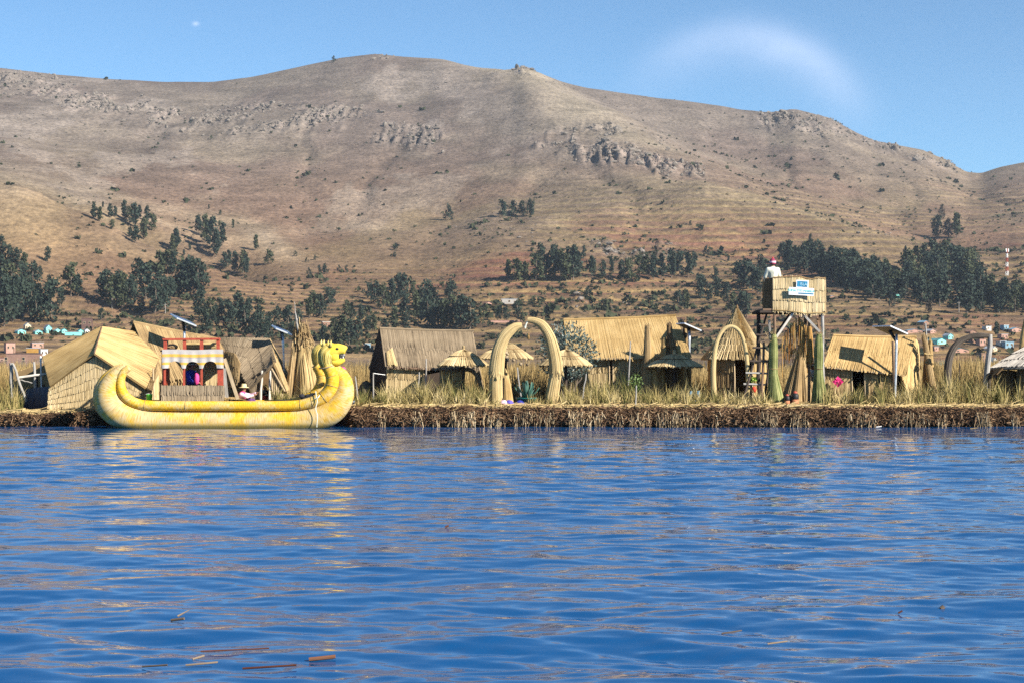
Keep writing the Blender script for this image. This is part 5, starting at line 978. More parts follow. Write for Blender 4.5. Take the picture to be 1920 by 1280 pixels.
def cloth_panel(A, B, topz, botf, n=120):                            # hanging cloth with scalloped lower edge
    t_ = np.linspace(0, 1, n); base = A+(B-A)*t_[:, None]; nrm = unit(np.cross(B-A, V3(0, 0, 1)))[None]; rows = 15; vv = []; uu = []
    full = max(topz-botf(x) for x in t_)
    for k in range(rows):
        f = k/(rows-1); zz = np.array([topz-f*(topz-botf(x)) for x in t_]); p = base.copy(); p[:, 2] = zz+.008*np.sin(t_*9); p = p+nrm*(.014*np.sin(t_*41)*f+.01*np.sin(t_*17+1)*f)[:, None]; vv.append(p)
        uu.append(np.stack([(topz-zz)/full, t_*6, 0*t_+.5], -1))
    vv = np.array(vv); vv = np.concatenate([vv.reshape(-1, 3), (vv-nrm*.012).reshape(-1, 3)]); uu = np.tile(np.array(uu).reshape(-1, 3), (2, 1)); q_ = []
    for k in range(rows-1):
        for i in range(n-1): a = k*n+i; q_ += [[a, a+n, a+n+1, a+1], [a+rows*n, a+1+rows*n, a+n+1+rows*n, a+n+rows*n]]
    mb = MB(); mb.add(vv, q_, None, uu); return mb
def botf(x):
    px = 304+114*x; y = 690.0
    for c in (328, 361, 394):
        d = abs(px-c)/12.5
        if d < 1: y = min(y, 690-13*math.sqrt(1-d*d)**.8)
    return z_of(y)
cloth_panel(G(304, YC-.05, 0), G(418, YC-.05, 0), z_of(655), botf).build('striped_valance', M['stripes'], boat, True)
cloth_panel(G(303.5, YCb, 0), G(303.5, YC-.04, 0), z_of(655), lambda x: z_of(690), 40).build('striped_valance', M['stripes'], boat, True)
cloth_panel(G(418.5, YC-.04, 0), G(418.5, YCb, 0), z_of(655), lambda x: z_of(690), 40).build('striped_valance', M['stripes'], boat, True)
wall_sheet(boat, 'reed_skirt', G(302, YC-.08), G(419, YC-.08), [z_of(722), z_of(722)], z_of(754), 'reed_gray', courses=2, width=.026, tone=(.85, .25))
wall_sheet(boat, 'reed_skirt', G(302, YCb), G(302, YC-.05), [z_of(722), z_of(722)], z_of(754), 'reed_brown', (-1, 0, 0), 2, width=.03)
wall_sheet(boat, 'reed_skirt', G(419, YC-.05), G(419, YCb), [z_of(722), z_of(722)], z_of(754), 'reed_gray', (1, 0, 0), 2, width=.03)
for a_, b_ in ((338, 352), (354, 374), (376, 404)): wall_sheet(boat, 'back_panel', G(a_+8, YCb-.05), G(b_+8, YCb-.05), [z_of(668)]*2, z_of(752), 'reed_pale', courses=3, width=.022, tone=(.75, .1))
mb = MB(); box(mb, (Xat(413, YC), YC+.03, z_of(705)), (MET(11, YC), .05, MET(36, YC))); mb.build('side_board', M['paint_red'], boat)
mb = MB(); box(mb, (Xat(304.5, YC), YC+.58, z_of(706)), (.05, 1.0, MET(32, YC))); mb.build('side_board', M['paint_red'], boat)
mb = MB(); box(mb, (Xat(361, YC), YC+.75, z_of(735)), (MET(96, YC), .35, MET(6, YC))); mb.build('bench', M['wood_tan'], boat)
for x0, x1, y_, r_2, mm, lb in [(348, 374, 649.5, 6.5, 'reed_straw', 'rolled straw mat on the upper deck, left one'), (379, 405, 649.5, 6.5, 'reed_straw', 'rolled straw mat on the upper deck, right one')]:
    tt = thing('mat_roll', lb+' of the boat', 'mat', G(x0, YC+.35, z_of(656)), 'rolled mats on the upper deck'); mb = MB(); bundle(mb, path([P(x0, y_, YC+.35), P((x0+x1)/2, y_+.3, YC+.35), P(x1, y_, YC+.35)], 8), MET(r_2, YC), 30, 10, .03); mb.build('roll', M[mm], tt)
tt = thing('sack', 'dark brown shaggy bundle lying on the upper deck of the boat', 'sack', G(323, YC+.3, z_of(656))); mb = MB(); ball(mb, P(323, 650, YC+.3), MET(V3(11, 12, 6), YC), 10, 14, jit=.05); mb.build('sack_body', M['reed_brown'], tt)
mb = MB(); bar(mb, P(421, 672, YC+.15), P(446, 748, YC-.05), MET(6, YC), .04); tt = thing('plank', 'pale plank leaning against the right side of the boat cabin', 'plank', P(446, 748, YC)); mb.build('board', M['wood_tan'], tt)
mb = MB(); bar(mb, P(418, 690, YC+.5), P(424, 752, YC+.5), MET(10, YC), .05); tt = thing('plank', 'gray board standing upright between cabin and leaning plank', 'plank', P(424, 752, YC+.5)); mb.build('board', M['wood_gray'], tt)
# small things on the boat
tt = thing('bucket', 'bright green plastic bucket at the boat cabin, left side', 'bucket', P(280, 751, YB+.5)); mb = MB(); c = P(280, 751, YB+.5); s = MET(1, YB); lathe(mb, [(.01, 0), (5*s, 0), (6.2*s, 12*s), (6.8*s, 13*s), (5.6*s, 12.6*s), (4.6*s, 1*s), (.01, 1*s)], c, 18); mb.build('bucket_body', M['green_plastic'], tt, True); mb = MB(); a = np.linspace(0, math.pi, 12); tube(mb, c+np.stack([np.cos(a)*6.4*s, 0*a-.05, 12*s+np.sin(a)*2*s], -1), .006, 5, False); mb.build('handle', M['white'], tt)
tt = thing('anchor_tackle', 'heap of black tackle lying on the boat deck before the lion necks', 'tackle', P(575, 752, YB-.05)); mb = MB(); rod(mb, P(552, 751, YB), P(590, 744, YB), .035, .02, 7, .01, 5); mb.build('shaft', M['black'], tt); mb = MB(); prism(mb, [(0, 0), (.28, .06), (.52, .30), (.40, .30), (.16, .16), (0, .06)], .05, P(561, 754, YB-.17)); mb.build('blade', M['black'], tt)
mb = MB(); ball(mb, P(566, 742, YB), MET(V3(6, 6, 4), YB), 8, 10, jit=.1); ball(mb, P(577, 742, YB), MET(V3(5, 5, 4), YB), 8, 10, jit=.1); mb.build('coil', M['dark_cloth'], tt, True)
tt = thing('mooring_rope', 'whitish mooring rope tied round the boat hull near the bow neck', 'rope', P(593, 745, YB-.3)); mb = MB(); tube(mb, path([P(592, 733, YB-.2), P(593, 742, YB-.38), P(595, 752, YB-.42), P(592, 765, YB-.46), P(595, 778, YB-.52), P(594, 800, YB-.5)], 20), .011, 6); tube(mb, path([P(600, 736, YB-.2), P(597, 744, YB-.42), P(590, 747, YB-.4)], 10), .014, 6); mb.build('rope_strand', M['white_cloth'], tt)
tt = thing('cloth_bundle', 'pink cloth tucked behind the near lion neck', 'cloth', P(643, 690, YB+.35)); mb = MB(); ball(mb, P(643, 691, YB+.35), MET(V3(4.5, 5, 4), YB), 8, 12, jit=.12); mb.build('cloth', M['pink'], tt, True)
# people on the boat
sit = dict(pel=(0, 0, .45), spi=(0, .01, .62), che=(0, 0, .83), nec=(0, -.02, .98), jaw=(0, -.04, 1.07), hed=(0, -.035, 1.16), top=(0, -.03, 1.23),
           lsh=(.17, 0, .91), rsh=(-.17, 0, .91), lel=(.24, -.10, .68), rel=(-.24, -.10, .68), lwr=(.14, -.32, .62), rwr=(-.14, -.32, .62), lhd=(.09, -.38, .60), rhd=(-.09, -.38, .60),
           lhp=(.09, -.02, .45), rhp=(-.09, -.02, .45), lkn=(.11, -.42, .46), rkn=(-.11, -.42, .46), lan=(.11, -.42, .09), ran=(-.11, -.42, .09), lto=(.11, -.56, .03), rto=(-.11, -.56, .03))
person('man in royal blue jacket and white brimmed hat sitting in the boat cabin', G(358, YC+.62, z_of(752.5)), .98, R(62), sit, [('jacket', 'blue_cloth', TORSO+ARMS, .022), ('trousers', 'dark_cloth', LEGS, .016), ('shoes', 'black', FEET, .012)], [('hair', 'black', hairf), ('hat', 'white_cloth', brim_hat(.19, .15)), ('hatband', 'teal_glaze', band)])
tt = thing('cloth_bundle', 'pink woven bundle held on the lap of the blue-jacketed man', 'cloth', P(370, 712, YC+.3)); mb = MB(); ball(mb, P(369, 709, YC+.35), MET(V3(5, 6, 12), YC), 8, 12, jit=.06); mb.build('cloth', M['pink'], tt, True)
sit2 = dict(pel=(0, 0, .16), spi=(0, .05, .33), che=(0, .03, .54), nec=(0, -.02, .68), jaw=(0, -.05, .77), hed=(0, -.05, .86), top=(0, -.04, .93), lsh=(.17, 0, .61), rsh=(-.17, 0, .61), lel=(.20, -.26, .58), rel=(-.20, -.24, .52), lwr=(.13, -.48, .66), rwr=(-.10, -.45, .58), lhd=(.11, -.55, .68), rhd=(-.08, -.52, .60),
            lhp=(.09, -.02, .14), rhp=(-.09, -.02, .14), lkn=(.14, -.36, .38), rkn=(-.12, -.36, .38), lan=(.12, -.56, .08), ran=(-.10, -.56, .08), lto=(.12, -.68, .04), rto=(-.10, -.68, .04))
person('woman in pink with a straw hat sitting on the boat, arm stretched forward', G(455, YB+.75, z_of(770, YB)), .82, R(80), sit2, [('blouse', 'pink', TORSO, .030), ('sleeves', 'pale_pink', ARMS, .020), ('skirt', 'plum', LEGS, .035), ('shoes', 'black', FEET, .012)], [('hair', 'black', hairf), ('hat', 'straw_hat', brim_hat(.20, .13))])
person('small dark figure with white shawl crouching in the doorway of the open-fronted hut', G(497, 60.9, .55), .72, R(20), sit2, [('dress', 'dark_cloth', TORSO+ARMS, .035), ('skirt', 'red', LEGS, .035), ('shawl', 'white_cloth', [('che', 'rsh'), ('rsh', 'rel')], .045)], [('hair', 'black', hairf)])

# ------------------------------------------------------------------ solar panels on poles
def solar(label, A, B, face, depth, pole_top, pole_base, mat_edge='panel_frame', glass=True, bracket=True):
    """A, B: ends of the near edge; face: direction across the panel"""
    t = thing('solar_panel', label, 'solar panel', pole_base, 'solar panels on poles'); A = V3(*A); B = V3(*B); d = unit(V3(*face)); L_ = B-A; nrm = unit(np.cross(L_, d)); nrm = nrm if nrm[2] > 0 else -nrm; w = np.linalg.norm(L_)
    def slab(o, a, b, h, name, mat, par):
        v = [o, o+a, o+a+b, o+b]; v = v+[x+nrm*h for x in v]; mb = MB(); mb.add(v, [[0, 1, 2, 3], [4, 7, 6, 5], [0, 4, 5, 1], [1, 5, 6, 2], [2, 6, 7, 3], [3, 7, 4, 0]]); return mb.build(name, M[mat], par)
    fr_ = slab(A, L_, d*depth, .045, 'frame', mat_edge, t); slab(A-nrm*.004+d*.03+L_*.03, L_*.94, d*(depth-.06), .003, 'backing', 'panel_back', t)
    for i in range(6):
        for j in range(3):
            o = A+L_*(.03+.94*i/6+.004)+d*(.03+(depth-.06)*j/3+.006)+nrm*.0455; slab(o, L_*(.94/6-.008), d*((depth-.06)/3-.012), .003, 'cell', 'cell', fr_)
    mb = MB(); c = path([pole_base, lerp(V3(*pole_base), V3(*pole_top), .5)+V3(.01, 0, 0), pole_top], 8); tube(mb, c, .045, 10); mb.build('pole', M['metal'], t, True)
    ctr = A+L_*.5+d*depth*.5; mb = MB(); rod(mb, V3(*pole_top)-V3(0, 0, .25), ctr-nrm*.01, .05, .06, 8); mb.build('bracket', M['black'], t)
    return t
M['panel_back'] = plain('dark_panel_backing', (.05, .05, .055), .6, .1)
M['cell'] = plain('solar_cell', (.035, .05, .12), .18, .15, 3., bump=0, spec=.6)
solar('solar panel above the boat cabin, tilted blue face on a silver pole', P(331, 597.5, 62.3), P(368, 612.5, 62.3), (-.55, .9, .26), .66, P(346, 608, 62.6), G(342, 62.6, .6))
solar('solar panel beside the reed stack, thin gray edge on a white pole', P(517, 617, 61.2), P(547, 629, 61.2), (-.40, .9, .22), .55, P(530, 625, 61.4), G(532, 61.4, .55))
solar('solar panel right of the tall tan hut on a bent gray pole', P(1283, 607, 62.9), P(1315, 621, 62.9), (-.25, .96, .0), .9, P(1293, 620, 63.15), G(1289, 63.15, .55), 'panel_frame')
solar('solar panel above the right hut with bright white edge', P(1669, 612, 58.65), P(1702, 627, 58.65), (-.35, .93, .0), 1.1, P(1681, 626, 58.9), G(1677, 58.9, .55), 'panel_frame')

# ------------------------------------------------------------------ reed stack
t = thing('reed_stack', 'tall stack of drying reed bundles leaning together with a bare branch on top', 'reed stack', G(568, 61, .55))
for k, (bx_, tx_, ty_, Y, r0, r1, mt, n) in enumerate([(548, 560, 622, 61.5, 13, 6, 'reed_brown', 46), (590, 572, 618, 61.5, 13, 6, 'reed_tan', 46), (575, 566, 620, 61.0, 13, 6, 'reed_tan', 46), (560, 568, 640, 60.7, 12, 7, 'reed_straw', 44), (578, 566, 650, 60.4, 15, 6, 'reed_straw', 52), (594, 578, 655, 60.6, 12, 6, 'reed_straw', 40), (544, 553, 655, 60.8, 10, 6, 'reed_tan', 36), (604, 586, 660, 60.9, 9, 5, 'reed_straw', 30)]):
    b_, tp_ = G(bx_, Y, .5), P(tx_, ty_, 61.1); c = path([b_, lerp(b_, tp_, .5)+V3(rng.normal(0, .03), 0, 0), tp_], 9); mb = MB(); bundle(mb, c, MET(np.linspace(r0, r1, 9), Y), n, 9, .16, (.5, .25), spread=.3); mb.build('reed_bundle', M[mt], t)
mb = MB(); c = path([P(560, 640, 61.0), P(568, 622, 61.0), P(574, 610, 61.0)], 8)
for i in range(90):
    x = rng.normal(566, 9); rod(mb, P(x, 640+rng.normal(0, 8), 61+rng.normal(0, .12)), P(566+(x-566)*.6+rng.normal(0, 3), 618+rng.normal(0, 5), 61+rng.normal(0, .1)), .016, .006, 4)
mb.build('reed_top', M['reed_tan'], t)
t = thing('branch', 'bare gray forked branch sticking out of the reed stack top', 'branch', P(558, 622, 61)); mb = MB()
for a_, b_, r0, r1 in (((559, 624), (556, 600), .035, .025), ((556, 600), (552, 566), .025, .006), ((557, 605), (559, 592), .018, .006), ((558, 612), (554, 598), .015, .006), ((557, 600), (553.5, 588), .012, .004)): rod(mb, P(*a_, 61), P(*b_, 61), r0, r1, 6, .01, 5)
mb.build('limb', M['wood_gray'], t)

# ------------------------------------------------------------------ parasols
def parasol(label, cx_, rim_l, rim_r, apex, rim_y, Y, mat='reed_pale', base_z=.55, lean=0):
    t = thing('parasol', label, 'parasol', G(cx_, Y, base_z), 'thatched reed parasols'); c = G(cx_, Y, 0); Rr = MET((rim_r-rim_l)/2, Y); za = P(cx_, apex, Y)[2]; zr = P(cx_, rim_y, Y)[2]; H_ = za-zr
    prof = ([0, .12, .5, .8, 1], [.02, .16, .52, .80, 1.0]); mb = MB(); n = 110
    for f0, f1 in ((0, .55), (.5, 1.0)):
        a = np.linspace(0, 6.283, n, endpoint=False)+rng.normal(0, .015, n); d = np.stack([np.cos(a), np.sin(a), 0*a], -1); tn_ = np.stack([-np.sin(a), np.cos(a), 0*a], -1)
        r0, r1 = np.interp(f0, *prof)*Rr, np.interp(f1, *prof)*Rr; sag = lambda f: za-H_*(f**1.25)
        j = np.abs(rng.normal(0, .025, n)); p0 = c+d*max(r0, .015)+V3(0, 0, sag(f0)); pm = c+d*np.interp((f0+f1)/2, *prof)*Rr+V3(0, 0, sag((f0+f1)/2)+.02); p1 = c+d*(r1+j)[:, None]+np.stack([0*a, 0*a, sag(f1)-j*.5], -1)
        tn2 = np.clip(rng.normal(.5, .22, n)+.15*np.sin(a*6), 0, 1); stalks(mb, p0, pm, tn_, d*.5+V3(0, 0, .8), 6.6*max(r0, .2*Rr)/n*1.2, .015, tn2); stalks(mb, pm, p1, tn_, d*.5+V3(0, 0, .8), 7*r1/n, .018, tn2)
    lathe(mb, [(np.interp(f, *prof)*Rr*.985, za-H_*(f**1.25)-.03) for f in np.linspace(0, 1, 8)], c, 30, .2)
    cn = mb.build('canopy', M[mat], t); mb = MB(); a = np.linspace(0, 6.283, 40); rr_ = np.interp(.55, *prof)*Rr; tube(mb, c+np.stack([np.cos(a)*rr_, np.sin(a)*rr_, 0*a+za-H_*.55**1.25+.03], -1), .014, 5, False); mb.build('binding_ring', M['reed_brown'], cn)
    for i in range(26):
        a = i*6.283/26; d = V3(math.cos(a), math.sin(a), 0); e = c+d*Rr+V3(0, 0, zr); mb = MB() if i == 0 else mb; rod(mb, e-d*.12+V3(0, 0, .035), e+V3(0, 0, -.045)+d*.015, .05, .035, 6)
        if i == 25: mb.build('rim_scallop', M[mat], cn)
    mb = MB(); lathe(mb, [(.012, za+.14), (.05, za+.12), (.045, za+.04), (.08, za-.03), (.14, za-.10)], c, 10); mb.build('finial', M[mat], t)
    mb = MB(); rod(mb, G(cx_, Y, base_z), c+V3(0, 0, za-.08), .055, .05, 8, .006, 6); mb.build('pole', M['dark_wood_and_shade'], t)
    for i in range(8): a = i*6.283/8; mb = MB(); rod(mb, c+V3(0, 0, za-.12), c+V3(math.cos(a)*Rr*.93, math.sin(a)*Rr*.93, zr+.01), .02, .014, 5); mb.build('rib', M['wood_brown'], t)
    return t
parasol('thatched parasol in front of the dark gabled hut', 869, 821, 917, 655, 684, 59.0)
parasol('thatched parasol half hidden behind the left horn of the gateway', 948, 897, 1000, 641, 671, 61.6)
parasol('thatched parasol in front of the blue-gray shrub', 1061, 1012, 1110, 655, 684, 60.0)
parasol('parasol standing in deep shade between the tall bundles and the cone hut', 1264, 1211, 1317, 663, 686, 61.4)

# ------------------------------------------------------------------ horn gateway
gate = thing('horn_gateway', 'gateway of two big curved reed horns almost touching at the top', 'gateway', G(983, 58, .55))
YG = 58.0
def horn(low, up):
    c = path([list(P(x, y, YG))+[MET(r, YG)] for x, y, r in low], 16); mb = MB(); bundle(mb, c[:, :3], c[:, 3], 70, 14, .02, (.5, .18), spread=.04); mb.build('horn_base', M['reed_horn'], gate)
    c = path([list(P(x, y, YG))+[MET(r, YG)] for x, y, r in up], 34); c = c[::-1]; mb = MB(); bundle(mb, c[:, :3], c[:, 3], 74, 14, .10, (.55, .16), spread=.06); h = mb.build('horn_tip', M['reed_horn'], gate)
horn([(931, 764, 13), (930, 735, 12.3), (930, 700, 11.5)], [(930.5, 699, 13.5), (932, 680, 13), (936, 655, 11.5), (945, 633, 10), (958, 619, 8.5), (968, 612.5, 6.8), (979, 610, 4.8)])
horn([(1031, 764, 12), (1036, 735, 11.5), (1042, 700, 10)], [(1043, 698, 12), (1041, 675, 11.5), (1036, 650, 10.5), (1029, 628, 9), (1017, 610, 8), (1003, 602, 6), (989, 600, 4)])
mb = MB(); tube(mb, path([P(984, 610, YG), P(985, 616, YG), P(987, 606, YG), P(990, 602, YG), P(986, 609, YG-.05), P(982, 613, YG)], 16), .018, 6); mb.build('tie_rope', M['white_cloth'], gate)
t = thing('hanging_charm', 'little golden straw charm hanging inside the horn gateway', 'charm', P(991, 630, YG)); mb = MB(); rod(mb, P(987, 609, YG), P(991, 624, YG), .004, .004, 4); mb.build('string', M['rope'], t); mb = MB(); lathe(mb, [(.004, .1), (.03, .08), (.025, .03), (.045, -.03), (.03, -.10), (.004, -.12)], P(991, 630, YG), 10); mb.build('charm_body', M['reed_gold'], t)
t = thing('gourd_stand', 'dark stand with hanging clay bells on a pole behind the left horn', 'stand', G(943, 59.2, .55)); mb = MB(); rod(mb, G(942, 59.2, .5), P(945, 672, 59.2), .03, .025, 7); mb.build('pole', M['wood_brown'], t)
mb = MB(); lathe(mb, [(.02, -.10), (.13, -.07), (.16, .03), (.13, .04), (.11, -.03), (.02, -.05)], P(946, 673, 59.2), 16); mb.build('bowl', M['black'], t, True); mb = MB(); lathe(mb, [(.02, -.2), (.055, -.16), (.05, .0), (.07, .03)], P(945, 690, 59.2), 12); mb.build('collar', M['dark_wood_and_shade'], t, True)
for x, y, r_2 in [(940, 671, 4.5), (949, 670.5, 4.5), (943, 650, 2.5), (948, 661, 3), (963, 675, 3), (976, 682, 3.2), (989, 683, 3), (952, 664, 2.5)]:
    mb = MB(); p_ = P(x, y, 59.2); ball(mb, p_, MET(r_2, 59.2), 8, 10); rod(mb, p_, p_+V3(0, 0, .28), .004, .004, 4); mb.build('clay_bell', M['reed_gray'], t, True)
t = thing('reed_cone', 'smooth tan cone of reeds beside the left horn of the gateway', 'reed cone', G(952, 59.6, .55)); mb = MB(); bundle(mb, path([G(952, 59.6, .5), P(949, 715, 59.6), P(945, 690, 59.6)], 10), np.linspace(.20, .05, 10), 60, 12); mb.build('reeds', M['reed_gold'], t)

# ------------------------------------------------------------------ agave in a pot, flower cloths
t = thing('agave_plant', 'blue-green agave in a teal pot inside the horn gateway', 'plant', G(987, 57.8, .6)); c = G(987, 57.8, .6); mb = MB(); lathe(mb, [(.02, 0), (.24, 0), (.33, .25), (.36, .27), (.34, .29), (.29, .26), (.05, .22)], c, 20); mb.build('pot', M['teal_glaze'], t, True)
for i in range(17):
    a = i*2.399+.3; el = R(86-62*(i/17)); L_ = .55+.12*rng.random(); mb = MB(); d = V3(math.cos(a)*math.cos(el), math.sin(a)*math.cos(el), math.sin(el)); sd = unit(np.cross(d, V3(0, 0, 1.01))); up_ = np.cross(sd, d); b0_ = c+V3(0, 0, .22); pts = [(0, .05, 0), (.35, .075, -.02), (.7, .055, -.01), (1, .004, .04)]; vv = []
    for f, w, hh_ in pts: q_ = b0_+d*L_*f+up_*hh_; vv += [q_-sd*w+up_*.025, q_-up_*.02, q_+sd*w+up_*.025]
    f_ = [];
    for k in range(3): f_ += [[3*k, 3*k+1, 3*k+4, 3*k+3], [3*k+1, 3*k+2, 3*k+5, 3*k+4]]
    mb.add(vv, f_); mb.build('leaf', M['agave'], t, True)
for x, y, mt, lb in [(955, 754, 'violet', 'violet cloth heap at the foot of the left horn'), (975, 752, 'blue_cloth', 'blue cloth heap just left of the agave pot'), (944, 751, 'pale_pink', 'pale pink cloth heap beside the left horn base')]:
    t = thing('cloth_heap', lb, 'cloth', G(x, 57.4, .62)); mb = MB(); ball(mb, G(x, 57.4, .62)+V3(0, 0, .07), (.14, .14, .12), 8, 12, jit=.10); ball(mb, G(x+4, 57.35, .62)+V3(0, 0, .05), (.10, .1, .08), 8, 10, jit=.12); mb.build('cloth', M[mt], t, True)
for px0, py0, px1, py1, Y, lb in [(970, 688, 981, 762, 57.6, 'thin gray stake leaning in front of the agave'), (1099, 700, 1092, 735, 58.2, 'short pale stake in the grass right of the right horn'), (1193, 722, 1191, 762, 56.9, 'short gray stake at the island edge before the tall bundles'), (1182, 640, 1177, 740, 60.0, 'thin tall metal rod in front of the tan hut'), (700, 698, 700, 745, 58.6, 'white corner post of the wire frame by the dark gabled hut'), (786, 697, 784, 735, 58.8, 'thin white post in front of the dark gabled hut wall'), (666, 705, 673, 752, 58.4, 'gray stick left of the dark gabled hut'), (799, 672, 798, 715, 58.9, 'knobbly gray stick before the dark doorway'), (1799, 680, 1799, 705, 62, 'short dark stump among reeds inside the dark arch')]:
    t = thing('stake', lb, 'stake', P(px1, py1, Y)); mb = MB(); rod(mb, P(px1, py1, Y)-V3(0, 0, .2), P(px0, py0, Y), .026, .02, 6, .006, 5); mb.build('stick', M['wood_gray' if 'dark' not in lb.split()[:3] else 'dark_wood_and_shade'], t)
t = thing('fence_rail', 'thin white rail stretched from the wire frame post to the hut', 'rail', P(700, 699, 58.6)); mb = MB(); rod(mb, P(700, 699, 58.6), P(722, 702, 58.9), .012, .012, 5); mb.build('rail', M['white'], t)

# ------------------------------------------------------------------ blue-gray shrub
M['shrub_leaf'] = plain('blue_gray_leaves', (.085, .125, .115), .45, .5, 2.5, bump=0, spec=.5)
t = thing('shrub', 'big round blue-gray shrub behind the right horn and parasol', 'shrub', G(1062, 61.8, .5)); c = G(1062, 61.8, 0); mb = MB()
for i in range(14):
    a = rng.random()*6.283; e = c+V3(math.cos(a)*.55, math.sin(a)*.5, 1.3+rng.random()*1.1); rod(mb, G(1062, 61.8, .45), e, .05, .012, 5, .03, 5)
mb.build('trunk', M['bark'], t); mb = MB(); n = 3800; d = unit(rng.normal(0, 1, (n, 3)))*rng.uniform(.35, 1, (n, 1))**.5; lob = .80+.42*vnoise(np.arctan2(d[:, 1], d[:, 0])*2.2+8, d[:, 2]*3.2+5, 301); ctr = c+V3(0, 0, 2.28)+d*lob[:, None]*V3(.98, .95, .98); ctr[:, 2] = np.maximum(ctr[:, 2], .9)
a_ = unit(d+rng.normal(0, .7, (n, 3))+V3(0, 0, .35)); b_ = unit(np.cross(a_, rng.normal(0, 1, (n, 3)))); s = rng.uniform(.045, .085, (n, 1)); v = np.stack([ctr, ctr+a_*s*.6-b_*s*.36, ctr+a_*s*1.5, ctr+a_*s*.6+b_*s*.36], 1); u_ = np.zeros(v.shape); mb.add(v.reshape(-1, 3), np.arange(n)[:, None]*4+np.arange(4)); mb.build('crown', M['shrub_leaf'], t)
t = thing('shrub', 'small bright green shrub left of the tall reed bundles', 'shrub', G(1190, 60, .55)); mb = MB(); n = 700; d = unit(rng.normal(0, 1, (n, 3)))*rng.uniform(.2, 1, (n, 1)); ctr = G(1190, 60, 1.15)+d*V3(.30, .3, .5); a_ = unit(d+rng.normal(0, .6, (n, 3))+V3(0, 0, .5)); b_ = unit(np.cross(a_, rng.normal(0, 1, (n, 3)))); s = rng.uniform(.03, .06, (n, 1)); mb.add(np.stack([ctr, ctr+a_*s*.6-b_*s*.4, ctr+a_*s*1.5, ctr+a_*s*.6+b_*s*.4], 1).reshape(-1, 3), np.arange(n)[:, None]*4+np.arange(4)); M['leaf_bright'] = plain('bright_leaves', (.10, .16, .04), .6, .3, 3., bump=0); mb.build('crown', M['leaf_bright'], t); mb = MB(); rod(mb, G(1190, 60, .5), G(1190, 60, 1.3), .03, .015, 6); mb.build('trunk', M['bark'], t)

# ------------------------------------------------------------------ tall totem bundles
def totem(label, parts_):
    x0, y0, Y0 = parts_[0][0][0]; t = thing('reed_totem', label, 'reed bundle', G(x0, Y0, .55), 'tall reed totems')
    for pts, mt, n in parts_:
        c = path([list(P(x, y, Y))+[MET(r, Y)] for (x, y, Y), r in zip(pts[0::2], pts[1::2])], 14); mb = MB(); bundle(mb, c[:, :3], c[:, 3], n, 10, .08, (.5, .22), spread=.06); mb.build('reed_bundle', M[mt], t)
    return t
totem('pair of tall bound reed bundles side by side, left totem before the tan hut', [([(1207, 765, 61.5), 14, (1212, 700, 61.5), 8.5, (1214, 650, 61.5), 6.5, (1213.5, 612, 61.5), 4.5], 'reed_tan', 60), ([(1232, 762, 61.6), 10, (1225, 700, 61.6), 7, (1219, 650, 61.6), 5, (1217, 618, 61.6), 3.5], 'reed_gold', 48)])
totem('tall reed bundle with stepped shoulders, right totem before the tan hut', [([(1238, 760, 62.0), 6, (1242, 690, 62.0), 5, (1245, 638, 62.0), 4], 'reed_gold', 36), ([(1256, 760, 62.2), 17, (1257, 690, 62.2), 12, (1257, 640, 62.2), 9], 'reed_brown', 60), ([(1257, 650, 62.0), 6, (1256, 630, 62.0), 5.5, (1255, 610, 62.0), 4.5], 'reed_brown', 40), ([(1286, 760, 62.4), 9, (1279, 700, 62.4), 8, (1268, 650, 62.4), 6], 'reed_gold', 44)])
t = thing('post', 'pale round post behind the dark parasol', 'post', G(1291, 60.2, .55)); mb = MB(); rod(mb, G(1291, 62.6, .5), P(1293, 672, 62.6), .09, .08, 9); mb.build('shaft', M['reed_gold'], t)
for x, lb in ((1297, 'blue plastic chair half hidden in grass, left of the pair'), (1311, 'blue plastic chair half hidden in grass, right of the pair')):
    t = thing('chair', lb, 'chair', G(x, 58.3, .55), 'blue chairs in the grass'); c = G(x, 58.3, .55); mb = MB(); prism(mb, [(-.12, 0), (.12, 0), (.13, .22), (.08, .32), (-.08, .32), (-.13, .22)], .03, c+V3(0, .2, .22), (.35, .94, 0)); mb.build('backrest', M['blue_plastic'], t); mb = MB(); box(mb, c+V3(-.1, .12, .22), (.3, .3, .03)); mb.build('seat', M['blue_plastic'], t)
    for sx in (-.22, .02):
        for sy in (0, .24): mb = MB(); rod(mb, c+V3(sx, sy, -.05), c+V3(sx, sy, .22), .015, .015, 6); mb.build('leg', M['blue_plastic'], t)
